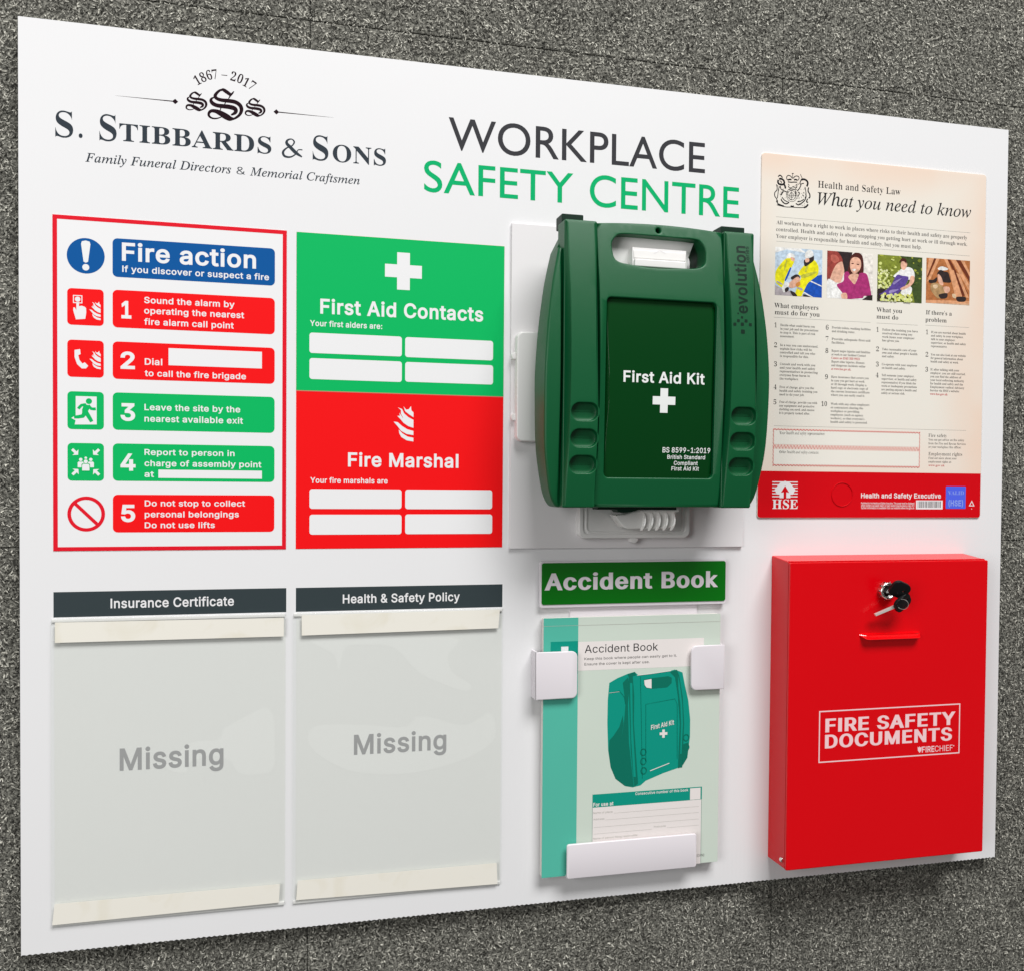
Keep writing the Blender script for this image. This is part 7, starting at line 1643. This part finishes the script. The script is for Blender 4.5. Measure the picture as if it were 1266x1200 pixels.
ink('fold_line', [[rrect(bx0 + 0.1, by1 - 8.2, bx1 - 0.1, by1 - 7.9)]], C2, ink_rule, bk_)
sq = 489.1, 235.6, 519.2, 268.4
ink('logo_square', [[rrect(sq[0], sq[1], sxp, sq[3])]], C2, book_teal, bk_)
cx, cy = (503.9,251.7)
ink('logo_cross', [[plus(cx, cy, 11.5, 3.8)]], C3, ink_white, bk_)
tb_ = 519.3, 238.2, 656.0, 267.4
ink('title_panel', [[rrect(sxp, tb_[1], tb_[2], tb_[3])]], C1, book_white, bk_)
text(bk_, "Accident Book", 'H', 525.1, 604.6, 256.0, 7.9, C2, ink_black, 0)
text(bk_, "Keep this book where people can easily get to it.", 'H', 524.8, 625.6, 248.8, 2.5, C2, ink_soft, 4)
text(bk_, "Ensure the cover is kept after use.", 'H', 524.9, 595.4, 243.3, 2.6, C2, ink_soft, 4)
# drawing of a case
tl_, td_ = book_teal, book_teal_dark
drw = [
 ([ccw([(550.3,206.9),(551.8,224.5),(560.4,229.0),(571.8,233.1),(579.1,234.8),(583.4,231.1),(598.1,232.4),(617.2,234.1),(623.6,235.4),(632.2,232.1),(635.0,219.0),(639.1,202.8),(641.5,182.6),(641.5,164.5),(638.8,142.6),(631.8,133.4),(612.1,128.2),(592.6,121.5),(586.8,117.0),(578.4,115.6),(570.0,117.5),(559.5,125.7),(554.1,137.9),(551.2,155.8),(550.1,183.4)])], tl_),
 ([ccw([(566.3,223.9),(571.9,229.5),(574.0,221.6),(572.2,201.9),(573.7,162.4),(579.6,116.1),(570.4,117.5),(566.6,137.1),(565.3,162.9),(568.4,186.4),(569.5,202.1)])], td_),
 ([ccw([(552.4,165.6),(556.9,170.2),(563.0,178.7),(566.7,190.4),(567.6,182.4),(565.3,162.9),(570.0,117.5),(559.5,125.7),(554.3,137.9),(551.7,153.8)])], td_),
 ([ccw([(571.4,232.5),(579.5,234.8),(580.8,231.2),(577.1,230.3),(579.0,209.5),(578.9,181.9),(584.2,119.1),(580.1,116.0),(575.9,152.4),(573.6,201.9),(572.9,229.5)])], td_),
 ([ccw([(574.2,223.5),(576.7,223.4),(577.6,181.9),(581.6,126.2),(579.1,126.4),(576.1,166.2),(574.9,201.8)])], tl_),
 ([ccw([(589.3,226.5),(598.2,227.5),(616.2,228.9),(620.1,227.2),(620.1,221.6),(615.3,217.4),(598.3,216.6),(591.9,217.6),(589.8,220.9)])], td_),
 ([ccw([(589.7,225.7),(597.7,226.7),(597.9,217.0),(592.4,218.0),(590.2,220.9)])], book_white),
 ([ccw([(618.3,233.2),(625.8,235.3),(628.4,229.2),(632.6,207.1),(634.6,178.9),(633.1,132.9),(628.3,132.4),(629.9,179.2),(627.4,207.3),(624.1,227.4)])], td_),
 ([ccw([(627.1,229.3),(629.4,219.2),(632.2,199.1),(633.3,179.0),(632.0,147.0),(630.7,147.1),(631.2,179.1),(630.1,199.2),(627.7,215.3)])], tl_),
 ([ccw([(633.2,157.0),(639.6,158.6),(638.6,142.6),(633.5,134.9)])], td_)]
cse = picture('case_drawing', drw, C1, bk_, 0.03)
ZL = C1 + 0.35
def tline(l, wd=0.35):
    return [brush([(x, y, wd) for x, y in l], 1)]
ink('drawing_line', [tline([(592.4,141.4),(591.7,201.0),(624.0,205.1),(626.6,199.4),(627.3,142.3)]), tline([(552.3,214.3),(562.6,216.2),(568.1,209.6),(569.5,202.1)]), tline([(585.5,230.0),(587.1,181.4),(588.8,123.8)])], ZL, td_, cse)
ink('drawing_highlight', [tline([(597.2,131.6),(618.4,138.2)], 0.8), tline([(581.7,231.1),(596.0,232.1),(619.3,234.4)], 0.5), tline([(551.5,214.3),(562.6,215.2)], 0.3)], ZL + .03, book_white, cse)
ov = []
for x, y in [(589.5,151.5),(589.7,142.0),(590.2,132.2),(637.0,163.8),(637.5,153.7)]:
    ov.append([ellipse(x, y, 3.4, 3.8, 18), list(reversed(ellipse(x, y, 2.5, 2.9, 18)))])
ink('drawing_recess', ov, ZL, td_, cse)
ta_ = [(597.7,174.1),(623.2,178.5),(597.7,178.7)]
text(cse, "First Aid Kit", 'H', ta_[0][0], ta_[1][0], ta_[0][1], ta_[2][1] - ta_[0][1], ZL, book_white, 20, slope=(ta_[1][1] - ta_[0][1]) / (ta_[1][0] - ta_[0][0]))
cx, cy = (611.6,169.4)
ink('drawing_cross', [[plus(cx, cy, 4.3, 1.4)]], ZL, book_white, cse)
# details form at the foot of the cover
f0 = 534.7, 88.7, 655.8, 110.7
fa = (534.9,97.6); fb = (655.7,97.9); ftop = 111.15
fband = (fa[1] + fb[1]) / 2
ink('form_panel', [[rrect(fa[0], 30, fb[0] - 0.4, fband)]], C1, book_white, bk_)
ink('form_outline', [[rrect(fa[0] - 0.15, 30, fa[0] + 0.15, fband)], [rrect(fb[0] - 0.55, 30, fb[0] - 0.25, fband)]], C2, td_, bk_)
fbd = ink('form_band', [[rrect(fa[0], fband, fb[0], ftop)]], C2, book_teal, bk_)
sqx0, sqx1 = 642.3, 654.1
ink('number_box', [[rrect(sqx0, fband + 0.3, sqx1, ftop - 1.0)]], C3, book_white, fbd)
text(fbd, "Consecutive number of this book", 'H', 581.3, 640.2, 107.5, 2.6, C3, book_white, 16)
text(fbd, "For use at", 'H', 535.7, 557.5, 98.8, 3.6, C3, book_white, 24)
ru = []
for a, b_ in (((558.5,90.6), (652.5,90.3)), ((549.0,84.2), (652.6,84.1)), ((536.4,77.1), (652.7,77.4)), ((536.5,70.3), (600.0,70.7)), ((616.5,70.7), (652.8,70.8))):
    yv = (a[1] + b_[1]) / 2
    ru.append([rrect(a[0], yv - 0.12, b_[0], yv + 0.12)])
ink('form_rule', ru, C2, ink_rule, bk_)
for s, a in (("Name of place", (535.8, 556.6, 91.2, 1.9)), ("Address", (535.9, 547.9, 84.7, 1.8)), ("Postcode", (602.3, 615.4, 72.0, 1.8)), ("Name of person filling responsible", (536.1, 584.1, 64.9, 1.9))):
    text(bk_, s, 'H', *a, C2, ink_rule, 2, 'form_text')
text(bk_, "(DPN)", 'H', 650.7, 659.3, 37.3, 2.7, C1, ink_soft, 2, 'form_text')

# ------------------------------------------------------------------ red document box
RX0, RX1 = 739.4, 980.6
RY0, RY1 = 25.3, 347.0
RZ = ZB + 38
rbx = thing('document_box', 'glossy red metal box lettered FIRE SAFETY DOCUMENTS, lower right on the board', 'document box', 860, 186, ZB)
def shear(x, y, z):
    """the lid end slopes: the back of the box reaches a few millimetres higher than the front"""
    f = (z - ZB) / 38.0
    g = max(0.0, (y - 300) / 47.0)
    return (x, y + (1 - f) * 4.5 * g, z)
plate('box_body', rrect(RX0, RY0, RX1, RY1, 1.2, 3), ZB + 0.2, ZB + 34.0, box_red, rbx, bev=0.3, seg=2, warp=shear)
plate('box_door', rrect(RX0 - 0.2, RY0 - 0.4, RX1 + 0.2, RY1 - 0.2, 1.6, 4), ZB + 35.3, RZ, box_red, rbx, bev=0.9, seg=4)
plate('door_seam', rrect(RX0 + 0.8, RY0 + 0.8, RX1 - 0.8, RY1 - 0.8), ZB + 33.9, ZB + 35.4, mat('seam_red', (0.25, 0.0, 0.002, 1), 0.5), rbx, bev=0.05, seg=1)
plate('lid_rim', rrect(RX0 + 1, RY1 - 0.6, RX1 - 1, RY1 + 1.2), ZB + 31.5, ZB + 34.0, box_red, rbx, bev=0.6)
plate('hinge_rivet', ellipse(RX0 - 0.2, 33.5, 2.2, 2.6, 14), ZB + 28.0, ZB + 31.5, steel, rbx, bev=1.2, seg=3)
gx0, gy0, gx1, gy1 = 821.9, 262.5, 895.7, 271.6
gy0, gy1 = 264.9, 271.05
# pull lip: pressed half-round flange
vs, fs = [], []
n = 18
for i in range(n + 1):
    t = i / n
    x = gx0 + (gx1 - gx0) * t
    s = min(1.0, math.sin(math.pi * min(t, 1 - t) / 0.16) if min(t, 1 - t) < 0.08 else 1.0)
    s = max(s, 0.02)
    for a, r_ in ((0.0, 0), (0.3, 2.2), (1.1, 3.4), (2.4, 3.0), (4.4, 4.6), (5.8, 7.2), (6.8, 7.6), (7.0, 5.6), (6.4, 0)):
        vs.append((x, gy1 - a * (gy1 - gy0) / 7.0 * (0.4 + 0.6 * s), RZ + r_ * s - 0.1))
for i in range(n):
    for j in range(8):
        a = i * 9 + j
        fs.append((a, a + 9, a + 10, a + 1))
fs += [tuple(range(9)), tuple(reversed(range(n * 9, n * 9 + 9)))]
link_mesh('pull_lip', vs, fs, lip_red, rbx, smooth=True)
fx0, fx1 = 775.3499999999999, 948.3
fy0, fy1 = 135.95, 190.8
ZR = RZ + 0.1
ink('label_frame', [[rrect(fx0, fy0, fx1, fy1), list(reversed(rrect(fx0 + 1.3, fy0 + 1.3, fx1 - 1.3, fy1 - 1.3)))]], ZR, box_print, rbx)
text(rbx, "FIRE SAFETY", 'H', 782.9, 942.4, 168.2, 13.7, ZR, box_print, (38, 14))
text(rbx, "DOCUMENTS", 'H', 782.7, 938.4, 151.2, 13.7, ZR, box_print, (38, 14))
text(rbx, "FIRE", 'H', 900.8, 916.4, 139.7, 6.1, ZR, box_print, 20)
text(rbx, "CHIEF", 'H', 916.9, 939.5, 139.6, 6.3, ZR, box_print, 0)
fcx, fcy = (898.0,142.9)
ink('flame_logo', [[ccw([(fcx - 2.6, fcy + 3.2), (fcx - 0.8, fcy + 2.2), (fcx - 0.4, fcy + 3.6), (fcx + 1.2, fcy + 2.0), (fcx + 2.4, fcy + 3.2), (fcx + 2.0, fcy - 1.2), (fcx, fcy - 3.6), (fcx - 2.2, fcy - 1.0)])],
                   [ellipse(940.8, 144.7, 0.7, n=10)]], ZR, box_print, rbx)
# lock barrel
lx, ly = (852.2,315.9)
lock = plate('lock_rim', ellipse(lx, ly, 9.2, n=36), RZ, RZ + 6.5, steel, rbx, holes=[ellipse(lx, ly, 6.2, n=36)], bev=1.6, seg=3)
plate('lock_core', ellipse(lx, ly, 6.1, n=28), RZ, RZ + 3.6, steel_dark, lock, bev=0.4)
plate('keyhole', rrect(lx - 0.5, ly - 3, lx + 0.5, ly + 3), RZ + 3.6, RZ + 3.9, black_plastic, lock, bev=0.1, seg=1)
for i in range(10):
    a = 2 * math.pi * i / 10
    x, y = lx + 8.9 * math.cos(a), ly + 8.9 * math.sin(a)
    plate('rim_notch', ellipse(x, y, 1.0, n=8), RZ + 2.0, RZ + 4.6, steel_dark, lock, bev=0.2, seg=1)
# keys in the lock
ky = thing('key_pair', 'two keys with black heads hanging from the lock of the red box', 'keys', lx, ly, RZ + 4)
def rod(name, p0, p1, wd, th, m, parent, k=1.0):
    d = Vector(p1) - Vector(p0)
    s = d.cross(Vector((0, 0, 1))).normalized() * wd / 2
    u = s.cross(d).normalized() * th / 2
    vs = []
    for p, q in ((Vector(p0), 1), (Vector(p1), k)):
        for a, b in ((-1, -1), (1, -1), (1, 1), (-1, 1)):
            vs.append(tuple(p + s * a * q + u * b))
    return link_mesh(name, vs, [(0, 1, 2, 3), (7, 6, 5, 4), (0, 4, 5, 1), (1, 5, 6, 2), (2, 6, 7, 3), (3, 7, 4, 0)], m, parent)
def key_head(cx, cy, z, ang, L, wd, th, standing):
    """rounded head; standing = seen nearly edge-on, turned out of the door plane"""
    o = rrect(-L / 2, -wd / 2, L / 2, wd / 2, min(L, wd) * 0.35, 6)
    v, f = plate_mesh(o, [ellipse(L * 0.22, 0, 1.5, n=14)], -th / 2, th / 2, 0.5, 2)
    ca, sa = math.cos(ang), math.sin(ang)
    out = []
    for x, y, zz in v:
        if standing:
            y, zz = y * math.cos(standing) - zz * math.sin(standing), y * math.sin(standing) + zz * math.cos(standing)
        out.append((cx + x * ca - y * sa, cy + x * sa + y * ca, z + zz))
    return link_mesh('key_head', out, f, black_plastic, ky, smooth=True)
a0 = (855.1,319.0)
rod('key_blade', (lx, ly, RZ + 1), (lx + 1, ly - 0.4, RZ + 13), 4.5, 1.6, steel, ky)
key_head(a0[0], a0[1], RZ + 20, math.radians(-22), 21, 18, 3.6, math.radians(30))
a1 = (861.1,304.9)
key_head(a1[0], a1[1], RZ + 17, math.radians(38), 21, 16, 3.4, math.radians(22))
k0, k1 = (856.3,301.8), (833.2,291.7)
rod('key_blade', (k0[0], k0[1], RZ + 15), (k1[0], k1[1], RZ + 10), 2.6, 3.6, key_nickel, ky, 0.8)
# split ring
rx_, ry_ = (857.7,303.8)
vs, fs = [], []
N_, M_ = 28, 8
for i in range(N_):
    a = 2 * math.pi * i / N_
    c_ = Vector((rx_ + 5.2 * math.cos(a) * 0.75, ry_ + 5.2 * math.sin(a), RZ + 22 + 4.0 * math.cos(a)))
    e1 = Vector((math.cos(a) * 0.75, math.sin(a), 0.6 * math.cos(a))).normalized()
    e2 = Vector((-0.6, 0, 0.8))
    for j in range(M_):
        b = 2 * math.pi * j / M_
        vs.append(tuple(c_ + e1 * 0.42 * math.cos(b) + e2 * 0.42 * math.sin(b)))
for i in range(N_):
    for j in range(M_):
        fs.append((i * M_ + j, i * M_ + (j + 1) % M_, ((i + 1) % N_) * M_ + (j + 1) % M_, ((i + 1) % N_) * M_ + j))
link_mesh('split_ring', vs, fs, steel, ky, smooth=True)
